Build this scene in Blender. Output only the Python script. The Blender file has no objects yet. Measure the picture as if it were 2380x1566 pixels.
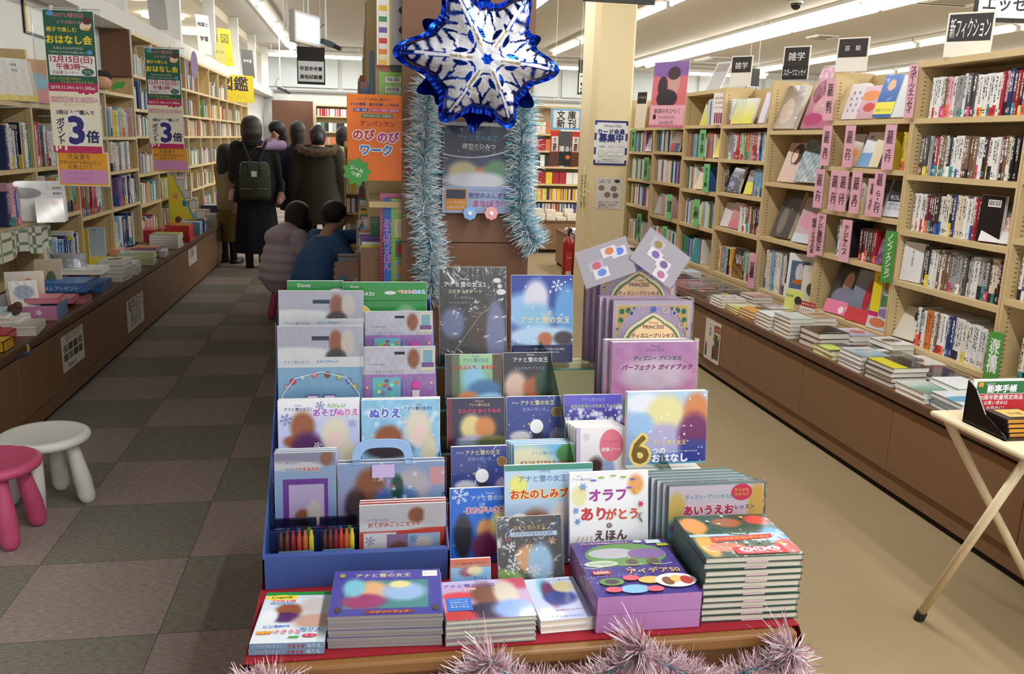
import bpy, math, random
import numpy as np
from mathutils import Vector, Matrix, Euler
R = math.radians
C = bpy.context.scene.collection
sc = bpy.context.scene
rnd = random.Random(7)

# ---------------------------------------------------------------- camera, world, exposure, big lamps
F, PITCH, YAW, ROLL, CAMH = 2009.34, R(12.7066), R(10.1326), R(-1.7325), 1.495
fw = Vector((math.sin(YAW)*math.cos(PITCH), math.cos(YAW)*math.cos(PITCH), -math.sin(PITCH)))
rt = Vector((math.cos(YAW), -math.sin(YAW), 0)); dn = fw.cross(rt)
cR = math.cos(ROLL)*rt + math.sin(ROLL)*dn
cD = -math.sin(ROLL)*rt + math.cos(ROLL)*dn
cam = bpy.data.objects.new('camera', bpy.data.cameras.new('camera')); C.objects.link(cam)
cam.data.sensor_width = 36; cam.data.lens = F/2380*36; cam.data.clip_start = .05; cam.data.clip_end = 100
cam.matrix_world = Matrix(((cR.x, -cD.x, -fw.x, 0), (cR.y, -cD.y, -fw.y, 0), (cR.z, -cD.z, -fw.z, CAMH), (0, 0, 0, 1)))
sc.camera = cam
def ray(x, y): return cR*((x-1190)/F) + cD*((y-783)/F) + fw
O = Vector((0, 0, CAMH))
def atz(x, y, z=0): d = ray(x, y); return O + d*((z-CAMH)/d.z)
def aty(x, y, Y): d = ray(x, y); return O + d*(Y/d.y)
def atx(x, y, X): d = ray(x, y); return O + d*(X/d.x)

w = bpy.data.worlds.new('world'); sc.world = w; w.use_nodes = True
w.node_tree.nodes['Background'].inputs[0].default_value = (.97, .98, 1, 1)
w.node_tree.nodes['Background'].inputs[1].default_value = .9
sc.view_settings.view_transform = 'Standard'; sc.view_settings.look = 'None'
sc.view_settings.gamma = 1; sc.view_settings.use_curve_mapping = False
sc.view_settings.exposure = 0.3
sc.cycles.max_bounces = 6; sc.cycles.transparent_max_bounces = 12; sc.cycles.diffuse_bounces = 3
sc.cycles.caustics_reflective = False; sc.cycles.caustics_refractive = False
LAMPZ, CEIL = 3.36, 3.44
LAMPROWS = [(-1.45, 11.3, 20.8), (1.3, -5.1, 20.8), (4.04, -5., 19.5), (6.5, 1.4, 21.), (9.5, 2.4, 21.), (12.2, 2.4, 21.)]
def area(x, y, z, sx, sy, power, col=(.985, .99, 1), rot=(0, 0, 0)):
    l = bpy.data.lights.new('ceiling_tube_light', 'AREA'); l.shape = 'RECTANGLE'; l.size = sx; l.size_y = sy
    l.energy = power; l.color = col
    o = bpy.data.objects.new('ceiling_tube_light', l); C.objects.link(o); o.location = (x, y, z); o.rotation_euler = rot
    return o
LW = 9.5
for X, Y0, Y1 in LAMPROWS:
    n = 4 if Y0 > 0 else 6
    for i in range(n):                              # long runs of lamps per row light the hall
        L = (Y1-Y0)/n
        area(X, Y0+L*(i+.5), LAMPZ-.075, .12, L*.97, LW*L*(.5 if X < 0 else 1.6 if Y0 < 0 and i < 2 else 1))

# ---------------------------------------------------------------- helpers
LABELS = {}
def tag(o, label=None, cat=None, group=None, kind=None):
    if label:
        o['label'] = label
        LABELS.setdefault(label, []).append(o.name)
    if cat: o['category'] = cat
    if group: o['group'] = group
    if kind: o['kind'] = kind
    return o
def thing(name, label, cat, loc=(0, 0, 0), rz=0, group=None, rot=None):
    o = bpy.data.objects.new(name, None); C.objects.link(o); o.empty_display_size = .05
    o.location = loc; o.rotation_euler = rot or (0, 0, rz)
    return tag(o, label, cat, group)
def lin(c): return tuple((v/255/12.92 if v/255 <= .04045 else ((v/255+.055)/1.055)**2.4) for v in c[:3])
MATS = {}
def nod(t, typ, **kw):
    n = t.nodes.new(typ)
    for k, v in kw.items(): setattr(n, k, v)
    return n
def pm(name, col, rough=.6, metal=0, coat=0, noise=0, scale=30, bump=0, emit=0, spec=.5, stretch=(1, 1, 1)):
    """plain principled material, its colour broken up by a little noise"""
    if name in MATS: return MATS[name]
    m = bpy.data.materials.new(name); m.use_nodes = True; t = m.node_tree
    b = t.nodes['Principled BSDF']; c = lin(col)+(1,)
    b.inputs['Base Color'].default_value = c; b.inputs['Roughness'].default_value = rough
    b.inputs['Metallic'].default_value = metal; b.inputs['Coat Weight'].default_value = coat
    b.inputs['Coat Roughness'].default_value = .12; b.inputs['Specular IOR Level'].default_value = spec
    if emit:
        b.inputs['Emission Color'].default_value = c; b.inputs['Emission Strength'].default_value = emit
    if noise or bump:
        tc = nod(t, 'ShaderNodeTexCoord'); mp = nod(t, 'ShaderNodeMapping'); mp.inputs['Scale'].default_value = stretch
        nz = nod(t, 'ShaderNodeTexNoise'); nz.inputs['Scale'].default_value = scale; nz.inputs['Detail'].default_value = 4
        t.links.new(tc.outputs['Object'], mp.inputs[0]); t.links.new(mp.outputs[0], nz.inputs[0])
        if noise:
            mx = nod(t, 'ShaderNodeMix', data_type='RGBA', blend_type='MULTIPLY'); mx.inputs[0].default_value = 1
            mr = nod(t, 'ShaderNodeMapRange'); mr.inputs['To Min'].default_value = 1-noise; mr.inputs['To Max'].default_value = 1+noise
            t.links.new(nz.outputs[0], mr.inputs[0]); mx.inputs[6].default_value = c
            t.links.new(mr.outputs[0], mx.inputs[7]); t.links.new(mx.outputs[2], b.inputs['Base Color'])
        if bump:
            bp = nod(t, 'ShaderNodeBump'); bp.inputs['Strength'].default_value = bump; bp.inputs['Distance'].default_value = .01
            t.links.new(nz.outputs[0], bp.inputs['Height']); t.links.new(bp.outputs[0], b.inputs['Normal'])
    MATS[name] = m
    return m
def attrmat(name, rough=.5, coat=0, metal=0, bump=0):
    """colours come from the mesh's own colour attribute (printed art)"""
    if name in MATS: return MATS[name]
    m = bpy.data.materials.new(name); m.use_nodes = True; t = m.node_tree; b = t.nodes['Principled BSDF']
    a = nod(t, 'ShaderNodeVertexColor', layer_name='Col'); t.links.new(a.outputs[0], b.inputs['Base Color'])
    b.inputs['Roughness'].default_value = rough; b.inputs['Coat Weight'].default_value = coat; b.inputs['Coat Roughness'].default_value = .08
    b.inputs['Metallic'].default_value = metal
    if bump:
        tc = nod(t, 'ShaderNodeTexCoord'); nz = nod(t, 'ShaderNodeTexNoise'); nz.inputs['Scale'].default_value = 14; nz.inputs['Distortion'].default_value = 1.5
        bp = nod(t, 'ShaderNodeBump'); bp.inputs['Strength'].default_value = bump; bp.inputs['Distance'].default_value = .01
        t.links.new(tc.outputs['Object'], nz.inputs[0]); t.links.new(nz.outputs[0], bp.inputs['Height'])
        t.links.new(bp.outputs[0], b.inputs['Coat Normal'])
    MATS[name] = m
    return m
def film(name, tint=(255, 255, 255), gloss=.12, rough=.08, bump=0, scale=16):
    """clear plastic film or glass pane: see-through with a glossy skin"""
    if name in MATS: return MATS[name]
    m = bpy.data.materials.new(name); m.use_nodes = True; t = m.node_tree; t.nodes.clear()
    out = nod(t, 'ShaderNodeOutputMaterial'); mix = nod(t, 'ShaderNodeMixShader'); tr = nod(t, 'ShaderNodeBsdfTransparent'); gl = nod(t, 'ShaderNodeBsdfGlossy')
    tr.inputs[0].default_value = lin(tint)+(1,); gl.inputs['Roughness'].default_value = rough
    fr = nod(t, 'ShaderNodeLayerWeight'); fr.inputs[0].default_value = .25
    mr = nod(t, 'ShaderNodeMapRange'); mr.inputs['From Min'].default_value = .03; mr.inputs['To Min'].default_value = gloss*.2; mr.inputs['To Max'].default_value = .8
    t.links.new(fr.outputs['Fresnel'], mr.inputs[0]); t.links.new(mr.outputs[0], mix.inputs[0])
    t.links.new(tr.outputs[0], mix.inputs[1]); t.links.new(gl.outputs[0], mix.inputs[2]); t.links.new(mix.outputs[0], out.inputs[0])
    if bump:
        tc = nod(t, 'ShaderNodeTexCoord'); nz = nod(t, 'ShaderNodeTexNoise'); nz.inputs['Scale'].default_value = scale; nz.inputs['Distortion'].default_value = 1.2
        bp = nod(t, 'ShaderNodeBump'); bp.inputs['Strength'].default_value = bump; bp.inputs['Distance'].default_value = .02
        t.links.new(tc.outputs['Object'], nz.inputs[0]); t.links.new(nz.outputs[0], bp.inputs['Height'])
        t.links.new(bp.outputs[0], gl.inputs['Normal'])
    MATS[name] = m
    return m

class G:
    """collects shapes and links them as ONE mesh object"""
    def __init__(s): s.v = []; s.f = []; s.m = []; s.mats = []; s.sm = False
    def mi(s, m):
        if m is None: return 0
        if m not in s.mats: s.mats.append(m)
        return s.mats.index(m)
    def add(s, vs, fs, m=None):
        b = len(s.v); i = s.mi(m); s.v += [tuple(p) for p in vs]
        s.f += [tuple(b+k for k in f) for f in fs]; s.m += [i]*len(fs); return s
    def box(s, lo, hi, m=None, mtx=None):
        x0, y0, z0 = lo; x1, y1, z1 = hi
        vs = [(x0,y0,z0),(x1,y0,z0),(x1,y1,z0),(x0,y1,z0),(x0,y0,z1),(x1,y0,z1),(x1,y1,z1),(x0,y1,z1)]
        if mtx is not None: vs = [mtx @ Vector(p) for p in vs]
        return s.add(vs, [(0,3,2,1),(4,5,6,7),(0,1,5,4),(1,2,6,5),(2,3,7,6),(3,0,4,7)], m)
    def rings(s, rings, m=None, cap=True, closed=True):
        n = len(rings[0]); vs = [p for r in rings for p in r]; fs = []
        for i in range(len(rings)-1):
            for j in range(n if closed else n-1):
                k = (j+1) % n; fs.append((i*n+j, i*n+k, (i+1)*n+k, (i+1)*n+j))
        if cap: fs += [tuple(range(n-1, -1, -1)), tuple(range((len(rings)-1)*n, len(rings)*n))]
        return s.add(vs, fs, m)
    def tube(s, pts, r, m=None, n=8, cap=True):
        pts = [Vector(p) for p in pts]; rs = r if isinstance(r, (list, tuple)) else [r]*len(pts); rings = []; up = None
        for i, p in enumerate(pts):
            d = (pts[min(i+1, len(pts)-1)]-pts[max(i-1, 0)]).normalized()
            if up is None: up = Vector((0, 0, 1)) if abs(d.z) < .9 else Vector((1, 0, 0))
            a = d.cross(up).normalized(); up = a.cross(d).normalized()
            rings.append([p+(a*math.cos(2*math.pi*j/n)+up*math.sin(2*math.pi*j/n))*rs[i] for j in range(n)])
        return s.rings(rings, m, cap)
    def lathe(s, prof, m=None, n=24, c=(0, 0, 0)):
        return s.rings([[(c[0]+r*math.cos(2*math.pi*j/n), c[1]+r*math.sin(2*math.pi*j/n), c[2]+z) for j in range(n)] for r, z in prof], m)
    def prism(s, poly, y0, y1, m=None):            # polygon in x,z given thickness along y
        n = len(poly); vs = [(x, y0, z) for x, z in poly]+[(x, y1, z) for x, z in poly]
        return s.add(vs, [tuple(range(n)), tuple(range(2*n-1, n-1, -1))]+[(i, n+i, n+(i+1) % n, (i+1) % n) for i in range(n)], m)
    def ell(s, c, r, m=None, n=12, k=8, rot=None):
        rings = []
        for i in range(k+1):
            a = math.pi*(i/k)-math.pi/2; a = max(-1.5, min(1.5, a))
            rings.append([(math.cos(a)*math.cos(2*math.pi*j/n)*r[0], math.cos(a)*math.sin(2*math.pi*j/n)*r[1], math.sin(a)*r[2]) for j in range(n)])
        if rot: q = Euler(rot).to_matrix(); rings = [[q @ Vector(p) for p in rg] for rg in rings]
        rings = [[(p[0]+c[0], p[1]+c[1], p[2]+c[2]) for p in rg] for rg in rings]
        return s.rings(rings, m)
    def build(s, name, m=None, parent=None, loc=None, rot=None, smooth=False, bevel=0):
        me = bpy.data.meshes.new(name); me.from_pydata(s.v, [], s.f)
        if m is not None and not s.mats: s.mats = [m]
        for k in s.mats: me.materials.append(k)
        if len(s.mats) > 1: me.polygons.foreach_set('material_index', s.m)
        if smooth: me.polygons.foreach_set('use_smooth', [True]*len(me.polygons))
        o = bpy.data.objects.new(name, me); C.objects.link(o)
        if parent: o.parent = parent
        if loc is not None: o.location = loc
        if rot is not None: o.rotation_euler = rot
        if bevel:
            b = o.modifiers.new('b', 'BEVEL'); b.width = bevel; b.segments = 2; b.limit_method = 'ANGLE'
        return o
def box(name, lo, hi, m, parent=None, bevel=0): return G().box(lo, hi).build(name, m, parent, bevel=bevel)
def struct(o): o['kind'] = 'structure'; return o

# ---------------------------------------------------------------- lettering and printed art
_tc = {}
def glyphs(s, bold=0., shear=0., vertical=False):
    k = (s, bold, shear, vertical)
    if k in _tc: return _tc[k]
    cu = bpy.data.curves.new('t', 'FONT'); cu.align_x = 'CENTER'; cu.resolution_u = 2; cu.offset = bold; cu.shear = shear
    if vertical: cu.body = '\n'.join(s.replace('ー', '｜')); cu.space_line = .78
    else: cu.body = s
    o = bpy.data.objects.new('t', cu); me = bpy.data.meshes.new_from_object(o)
    v = np.zeros(len(me.vertices)*3); me.vertices.foreach_get('co', v); v = v.reshape(-1, 3)[:, :2]
    f = [tuple(p.vertices) for p in me.polygons]
    if len(v):
        lo, hi = v.min(0), v.max(0); v = v-(lo+hi)/2; size = hi-lo
    else: size = np.ones(2)
    bpy.data.objects.remove(o); bpy.data.curves.remove(cu); bpy.data.meshes.remove(me)
    _tc[k] = (v, f, size)
    return _tc[k]
def ink(c): return pm('ink_%02x%02x%02x' % tuple(int(v) for v in c), c, .5)
class Print:
    """lettering and flat printed shapes on a cover: local x across, z up, facing -y; each call lies a hair above the last"""
    def __init__(s): s.g = G(); s.y = -.0006
    def t(s, txt, x, z, w=None, h=None, c=(255, 255, 255), bold=.012, rot=0, out=None, shear=0, vert=False):
        v, f, size = glyphs(txt, 0., shear, vert)
        sx = w/size[0] if w else h/size[1]; sy = h/size[1] if h else sx
        ca, sa = math.cos(rot), math.sin(rot)
        def lay(d, col, k):
            s.y -= .00016; e = d*min(sx, sy)
            for i in range(k):
                ox, oz = (e*math.cos(6.2832*i/k+.4), e*math.sin(6.2832*i/k+.4)) if k > 1 else (0, 0)
                s.g.add([(x+ox+(p[0]*sx*ca-p[1]*sy*sa), s.y-i*.00001, z+oz+(p[0]*sx*sa+p[1]*sy*ca)) for p in v], f, ink(col))
        if out: lay(bold+.07, out, 8)
        lay(bold*.8, c, 1 if bold < .014 else 6)
        return s
    def poly(s, pts, c):
        s.y -= .00016; s.g.add([(x, s.y, z) for x, z in pts], [tuple(range(len(pts)))], ink(c)); return s
    def rect(s, x0, z0, x1, z1, c): return s.poly([(x0, z0), (x1, z0), (x1, z1), (x0, z1)], c)
    def disc(s, x, z, rx, rz, c, n=24): return s.poly([(x+rx*math.cos(2*math.pi*i/n), z+rz*math.sin(2*math.pi*i/n)) for i in range(n)], c)
    def star(s, x, z, r, q, c, n=12, a=0): return s.poly([(x+(r if i % 2 == 0 else q)*math.cos(math.pi*i/n+a), z+(r if i % 2 == 0 else q)*math.sin(math.pi*i/n+a)) for i in range(2*n)], c)
    def flake(s, x, z, r, c, wd=.09):
        s.y -= .00016
        for k in range(6):
            a = math.pi/3*k+.26
            def seg(p, q, t):
                d = Vector((q[0]-p[0], q[1]-p[1])); n = Vector((-d.y, d.x)).normalized()*t
                s.g.add([(x+p[0]+n.x, s.y, z+p[1]+n.y), (x+p[0]-n.x, s.y, z+p[1]-n.y), (x+q[0]-n.x, s.y, z+q[1]-n.y), (x+q[0]+n.x, s.y, z+q[1]+n.y)], [(0, 1, 2, 3)], ink(c))
            P = lambda rr, aa: (rr*math.cos(aa), rr*math.sin(aa))
            seg((0, 0), P(r, a), r*wd*.6)
            for rr in (.45, .7):
                for sg in (-1, 1):
                    p = P(rr*r, a); q = (p[0]+.28*r*math.cos(a+sg*.9), p[1]+.28*r*math.sin(a+sg*.9)); seg(p, q, r*wd*.45)
        return s
    def line(s, pts, t, c):
        s.y -= .00016
        for p, q in zip(pts[:-1], pts[1:]):
            d = Vector((q[0]-p[0], q[1]-p[1]));
            if d.length < 1e-6: continue
            n = Vector((-d.y, d.x)).normalized()*t/2
            s.g.add([(p[0]+n.x, s.y, p[1]+n.y), (p[0]-n.x, s.y, p[1]-n.y), (q[0]-n.x, s.y, q[1]-n.y), (q[0]+n.x, s.y, q[1]+n.y)], [(0, 1, 2, 3)], ink(c))
        return s
    def barcode(s, x, z, w, h, seed=0):
        r = random.Random(seed); s.rect(x-w*.58, z-h*.75, x+w*.58, z+h*.65, (240, 240, 238)); u = -w/2; s.y -= .00016
        while u < w/2:
            b = r.choice((.03, .05, .02))*w
            s.g.add([(x+u, s.y, z-h/2), (x+u+b, s.y, z-h/2), (x+u+b, s.y, z+h/2), (x+u, s.y, z+h/2)], [(0, 1, 2, 3)], ink((30, 30, 32))); u += b+r.choice((.02, .04))*w
        return s
    def build(s, parent, name='lettering'):
        if s.g.v: return s.g.build(name, None, parent)
def paint(w, h, prims, cell=.0045):
    """numpy picture: list of ('g',top,bottom) ('e',cx,cy,rx,ry,col,soft) ('r',x0,y0,x1,y1,col) ('n',amp,seed) ('f',n,seed,col,size); u,v in 0..1, v up"""
    nu, nv = max(4, int(w/cell)), max(4, int(h/cell))
    U, V = np.meshgrid((np.arange(nu)+.5)/nu, (np.arange(nv)+.5)/nv); P = np.zeros((nv, nu, 3))
    A = w/h
    for p in prims:
        if p[0] == 'g': P = V[..., None]*np.array(p[1])+(1-V[..., None])*np.array(p[2])
        elif p[0] == 'e':
            d = np.hypot((U-p[1])/p[3], (V-p[2])/p[4]); s = (p[6] if len(p) > 6 else .25)*.55
            k = np.clip((1-d)/s+.5, 0, 1)[..., None]; P = P*(1-k)+np.array(p[5])*k
        elif p[0] == 'r':
            k = ((U >= p[1]) & (U <= p[3]) & (V >= p[2]) & (V <= p[4]))[..., None]; P = np.where(k, np.array(p[5]), P)
        elif p[0] == 'n':
            r = np.random.RandomState(p[2]); q = sum(r.randn()*np.sin(6.28*(U*r.uniform(-9, 9)+V*r.uniform(-9, 9)+r.rand())) for _ in range(9))/3; P = P+q[..., None]*p[1]
        elif p[0] == 'f':
            r = np.random.RandomState(p[2])
            for _ in range(p[1]):
                x, y, z = r.rand(), r.rand(), p[4]*(.4+r.rand()); k = np.clip(1.4-np.hypot((U-x)*A, V-y)/z, 0, 1)[..., None]; P = P*(1-k)+np.array(p[3])*k
    return np.clip(P, 0, 255), nu, nv
def artmesh(g_name, w, h, prims, mat, parent, y=0., cell=.0045, x0=None):
    P, nu, nv = paint(w, h, prims, cell); x0 = -w/2 if x0 is None else x0
    me = bpy.data.meshes.new(g_name)
    xs = np.linspace(x0, x0+w, nu+1); zs = np.linspace(0, h, nv+1); X, Z = np.meshgrid(xs, zs)
    vs = np.stack([X, np.full_like(X, y), Z], -1).reshape(-1, 3)
    i = np.arange(nv)[:, None]*(nu+1)+np.arange(nu)[None]; fs = np.stack([i, i+1, i+nu+2, i+nu+1], -1).reshape(-1, 4)
    me.from_pydata(vs.tolist(), [], fs.tolist())
    a = me.color_attributes.new('Col', 'FLOAT_COLOR', 'CORNER'); c = P.reshape(-1, 3)/255
    c = np.where(c <= .04045, c/12.92, ((c+.055)/1.055)**2.4); c = np.concatenate([c, np.ones((len(c), 1))], 1)
    a.data.foreach_set('color', np.repeat(c, 4, 0).astype(np.float32).ravel())
    me.materials.append(mat); o = bpy.data.objects.new(g_name, me); C.objects.link(o); o.parent = parent
    return o
def short(s, n=9): return ' '.join(s.split(',')[0].split()[:n])
ORD = 'first second third fourth fifth sixth seventh eighth ninth tenth eleventh twelfth thirteenth fourteenth fifteenth sixteenth seventeenth eighteenth nineteenth twentieth'.split()
def nth(i):
    if i < 20: return ORD[i]
    t = {2: 'twenty', 3: 'thirty', 4: 'forty', 5: 'fifty'}[(i+1)//10]
    return {2: 'twentieth', 3: 'thirtieth', 4: 'fortieth', 5: 'fiftieth'}[(i+1)//10] if (i+1) % 10 == 0 else t+'-'+ORD[(i+1) % 10-1]
# ================================================================ the room
def carpet():
    m = bpy.data.materials.new('carpet_tiles'); m.use_nodes = True; t = m.node_tree; b = t.nodes['Principled BSDF']
    tc = nod(t, 'ShaderNodeTexCoord'); mp = nod(t, 'ShaderNodeMapping'); mp.inputs['Location'].default_value = (1.1186, -3.0147, .1)
    t.links.new(tc.outputs['Object'], mp.inputs[0])
    ck = nod(t, 'ShaderNodeTexChecker'); ck.inputs['Scale'].default_value = 2
    ck.inputs[1].default_value = lin((160, 146, 139))+(1,); ck.inputs[2].default_value = lin((135, 131, 119))+(1,)
    t.links.new(mp.outputs[0], ck.inputs[0])
    mp2 = nod(t, 'ShaderNodeMapping'); mp2.inputs['Scale'].default_value = (30, 150, 1)
    nz = nod(t, 'ShaderNodeTexNoise'); nz.inputs['Scale'].default_value = 1.3; nz.inputs['Detail'].default_value = 5; nz.inputs['Roughness'].default_value = .7
    t.links.new(tc.outputs['Object'], mp2.inputs[0]); t.links.new(mp2.outputs[0], nz.inputs[0])
    mr = nod(t, 'ShaderNodeMapRange'); mr.inputs['From Min'].default_value = .25; mr.inputs['From Max'].default_value = .75; mr.inputs['To Min'].default_value = .5; mr.inputs['To Max'].default_value = 1.5
    t.links.new(nz.outputs[0], mr.inputs[0])
    br = nod(t, 'ShaderNodeTexBrick'); br.offset = 0; br.inputs['Scale'].default_value = 1; br.inputs['Brick Width'].default_value = .5; br.inputs['Row Height'].default_value = .5
    br.inputs['Mortar Size'].default_value = .0022; br.inputs[1].default_value = (1, 1, 1, 1); br.inputs[2].default_value = (1, 1, 1, 1); br.inputs[3].default_value = (.55, .55, .55, 1)
    t.links.new(mp.outputs[0], br.inputs[0])
    m1 = nod(t, 'ShaderNodeMix', data_type='RGBA', blend_type='MULTIPLY'); m1.inputs[0].default_value = 1
    m2 = nod(t, 'ShaderNodeMix', data_type='RGBA', blend_type='MULTIPLY'); m2.inputs[0].default_value = 1
    t.links.new(ck.outputs[0], m1.inputs[6]); t.links.new(mr.outputs[0], m1.inputs[7]); t.links.new(m1.outputs[2], m2.inputs[6]); t.links.new(br.outputs[0], m2.inputs[7])
    t.links.new(m2.outputs[2], b.inputs['Base Color']); b.inputs['Roughness'].default_value = .95; b.inputs['Specular IOR Level'].default_value = .1
    return m
WHITE = pm('white_wall_paint', (222, 222, 216), .7, noise=.03, scale=3)
CEILM = pm('ceiling_paint', (182, 178, 170), .8, noise=.10, scale=.8, stretch=(1, .4, 1))
VINYL = pm('beige_vinyl', (148, 130, 98), .42, noise=.07, scale=2.2, spec=.4)
BROWN = pm('brown_laminate', (131, 98, 68), .45, noise=.07, scale=30, stretch=(1, .06, 1), spec=.4)
BROWN2 = pm('dark_brown_laminate', (112, 78, 54), .45, noise=.06, scale=3)
EDGE = pm('walnut_edge', (98, 70, 50), .4, noise=.18, scale=30, stretch=(1, .05, 1))
BEIGE = pm('beige_shelf_laminate', (206, 182, 134), .5, noise=.04, scale=20)
DARK = pm('gap_shade', (26, 22, 20), .9)  # near-black colour puts the shade of floor gaps and slots into solid parts
struct(box('floor', (-6, -6, -.02), (.36, 22, 0), carpet()))
struct(box('floor', (.36, -6, -.02), (14, 22, 0), VINYL))
struct(box('ceiling', (-2.2, -5.5, CEIL), (14, 22, CEIL+.1), CEILM))
struct(box('ceiling', (-9, -.5, 3.66), (-2.2, 26, 3.76), pm('cream_ceiling', (222, 212, 190), .8)))
struct(box('wall_back', (-9, 22, 0), (14, 22.1, 3.7), WHITE))
struct(box('wall_right', (14, -3, 0), (14.1, 22, 3.7), WHITE))
struct(box('wall_left', (-2.34, -1, 0), (-2.24, 22, 2.36), WHITE))
struct(G().box((-2.34, -1, 2.36), (-2.0, 22, 2.5), WHITE).build('trim_1'))
struct(box('ceiling', (-2.3, -.5, CEIL-.14), (-2.2, 22, 3.66), pm('cream_ceiling', (222, 212, 190))))
struct(box('wall_left', (-9.1, -1, 0), (-9, 26, 3.7), pm('cream_ceiling', (222, 212, 190))))
# white posts between the half-height wall and the ceiling
for i, Y in enumerate((8.68, 11.2, 13.75, 16.3, 18.9, 21.4)):
    o = box('post', (-2.2, Y-.055, 2.5), (-2.05, Y+.055, CEIL), WHITE)
    tag(o, 'white square post on the left partition, %s from the near end' % nth(i), 'post', 'white posts between partition and ceiling')
# round lamps in the ceiling beyond the partition
glow = pm('warm_lamp_glow', (255, 246, 224), emit=9)
for i, (x, y) in enumerate(((-3.65, 18.2), (-3.6, 20.6), (-3.7, 23.2), (-5.4, 19.5), (-3.6, 15.6))):
    o = G().lathe([(.02, .06), (.36, .06), (.38, .0), (.3, -.02), (.02, -.03)], glow).build('round_ceiling_lamp', loc=(x, y, 3.6))
    tag(o, 'round glowing ceiling lamp beyond the white posts, %s along' % nth(i), 'lamp', 'round lamps beyond the partition')
area(-3.6, 18, 3.5, .8, 6, 90); area(-3.6, 8, 3.5, .8, 6, 60)
# ceiling tube fixtures
tubeM = pm('tube_glow', (255, 252, 244), emit=11); fixM = pm('white_fixture', (226, 226, 222), .5)
FIXL = {-1.45: 'over the left aisle', 1.3: 'over the centre bookcase', 4.04: 'behind the beige column', 6.5: 'in the long bright row right of the column', 9.5: 'in the thin row above the right bookcases', 12.2: 'in the farthest row at the right wall'}
for X, Y0, Y1 in LAMPROWS:
    y = Y0; i = 0
    while y+2.3 <= Y1+.4:
        wd = .17 if X == 6.5 else .08
        t = thing('tube_lamp', 'ceiling tube lamp %s, %s along' % (FIXL[X], nth(i)), 'lamp', (X, y, LAMPZ), 0, 'ceiling tube lamps')
        g = G().prism([(-wd-.05, .08), (wd+.05, .08), (wd+.05, .03), (wd*.6, 0), (-wd*.6, 0), (-wd-.05, .03)], 0, 2.32, fixM); g.build('housing', parent=t)
        for sx in ((-wd*.75, wd*.75) if X == 6.5 else (0,)):
            G().tube([(sx, .05, -.035), (sx, 2.27, -.035)], .05 if X == 6.5 else .03, tubeM).build('tube', parent=t)  # tubes of the bright row thickened, their bloom put into the shape
            G().box((sx-.02, .0, -.07), (sx+.02, .05, .0), fixM).box((sx-.02, 2.27, -.07), (sx+.02, 2.32, .0), fixM).build('socket', parent=t)
        y += 2.37; i += 1
# lamps hung across the back wall
for i, (x0, x1) in enumerate(((-1.2, .1), (.15, 1.6), (-2.0, -1.25), (3.2, 5.6), (7.4, 9.8))):
    t = thing('wall_tube_lamp', 'tube lamp before the far wall, %s' % ('behind the black hanging sign', 'beside the striped book board', 'left end over the white wall panels', 'right of the column', 'far right over the bookcases')[i], 'lamp', (x0, 20.6, 3.22), 0, 'tube lamps before the far wall')
    G().box((0, -.06, .03), (x1-x0, .06, .1), fixM).build('housing', parent=t); G().tube([(.04, 0, 0), (x1-x0-.04, 0, 0)], .035, tubeM).build('tube', parent=t)
    G().tube([(.1, 0, .1), (.1, 0, CEIL-3.22)], .012, fixM).tube([(x1-x0-.1, 0, .1), (x1-x0-.1, 0, CEIL-3.22)], .012, fixM).build('hanger', parent=t)
    area((x0+x1)/2, 20.6, 3.16, x1-x0, .08, 10)
# panelled upper back wall
PANEL = pm('wall_panel', (206, 214, 216), .35)
for i in range(9):
    struct(box('trim_2', (-2.2+i*1.8, 21.93, 2.62), (-.5+i*1.8, 22, 3.3), PANEL))
struct(box('trim_3', (-2.2, 21.9, 2.5), (14, 22, 2.55), pm('grey_rail', (150, 152, 150))))
# beige column beside the right bookcases
COL = pm('column_paint', (222, 205, 160), .55, noise=.03, scale=2)
c = G(); ch = .05; x0, x1, y0, y1 = 2.115, 2.50, 8.0, 8.42
poly = [(x0+ch, y0), (x1-.02, y0), (x1, y0+.02), (x1, y1), (x0, y1), (x0, y0+ch)]
c.rings([[(x, y, 0) for x, y in poly], [(x, y, CEIL) for x, y in poly]], COL)
struct(c.build('column'))
struct(box('beam', (2.0, 8.1, 2.98), (2.1, 21, CEIL), pm('pale_beam', (196, 204, 204), .5)))

# ---------------------------------------------------------------- base counters, worktops and bookcases along both walls
def counter(side, face, back, bays, desc):
    """side=+1: face looks to -x (right row); side=-1: face looks to +x"""
    for i, (ya, yb) in enumerate(bays):
        t = thing('base_cabinet', 'brown laminate base cabinet under the %s worktop, %s unit from the near end' % (desc, nth(i)), 'cabinet', (face, ya, 0), 0, 'base cabinets under the %s worktop' % desc)
        d = back-face; s = side; X = lambda v: v*s; L = yb-ya
        def bx(n, a, b, m, **k): return box(n, (min(X(a[0]), X(b[0])), a[1], a[2]), (max(X(a[0]), X(b[0])), b[1], b[2]), m, t, **k)
        bx('carcass', (.022, 0, .09), (abs(d), L, .444), BROWN2); bx('plinth', (.03, 0, .0), (abs(d), L, .09), DARK)
        bx('door', (0, .002, .115), (.02, L-.002, .425), BROWN, bevel=.002); bx('kickboard', (.012, 0, .03), (.03, L, .112), BROWN)
        bx('finger_slot', (.004, L*.28, .425), (.03, L*.72, .444), DARK)
right_Y = [3.295+.797*k for k in range(-2, 8)]
counter(1, 2.3, 2.74, list(zip(right_Y[:-2], right_Y[1:-1])), 'right')
left_Y = [3.46, 4.29, 5.12, 5.95, 6.78, 7.6, 8.54, 9.38, 10.21, 11.04, 11.87, 12.70, 13.53, 14.36, 15.19, 16.02, 16.85]
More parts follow.
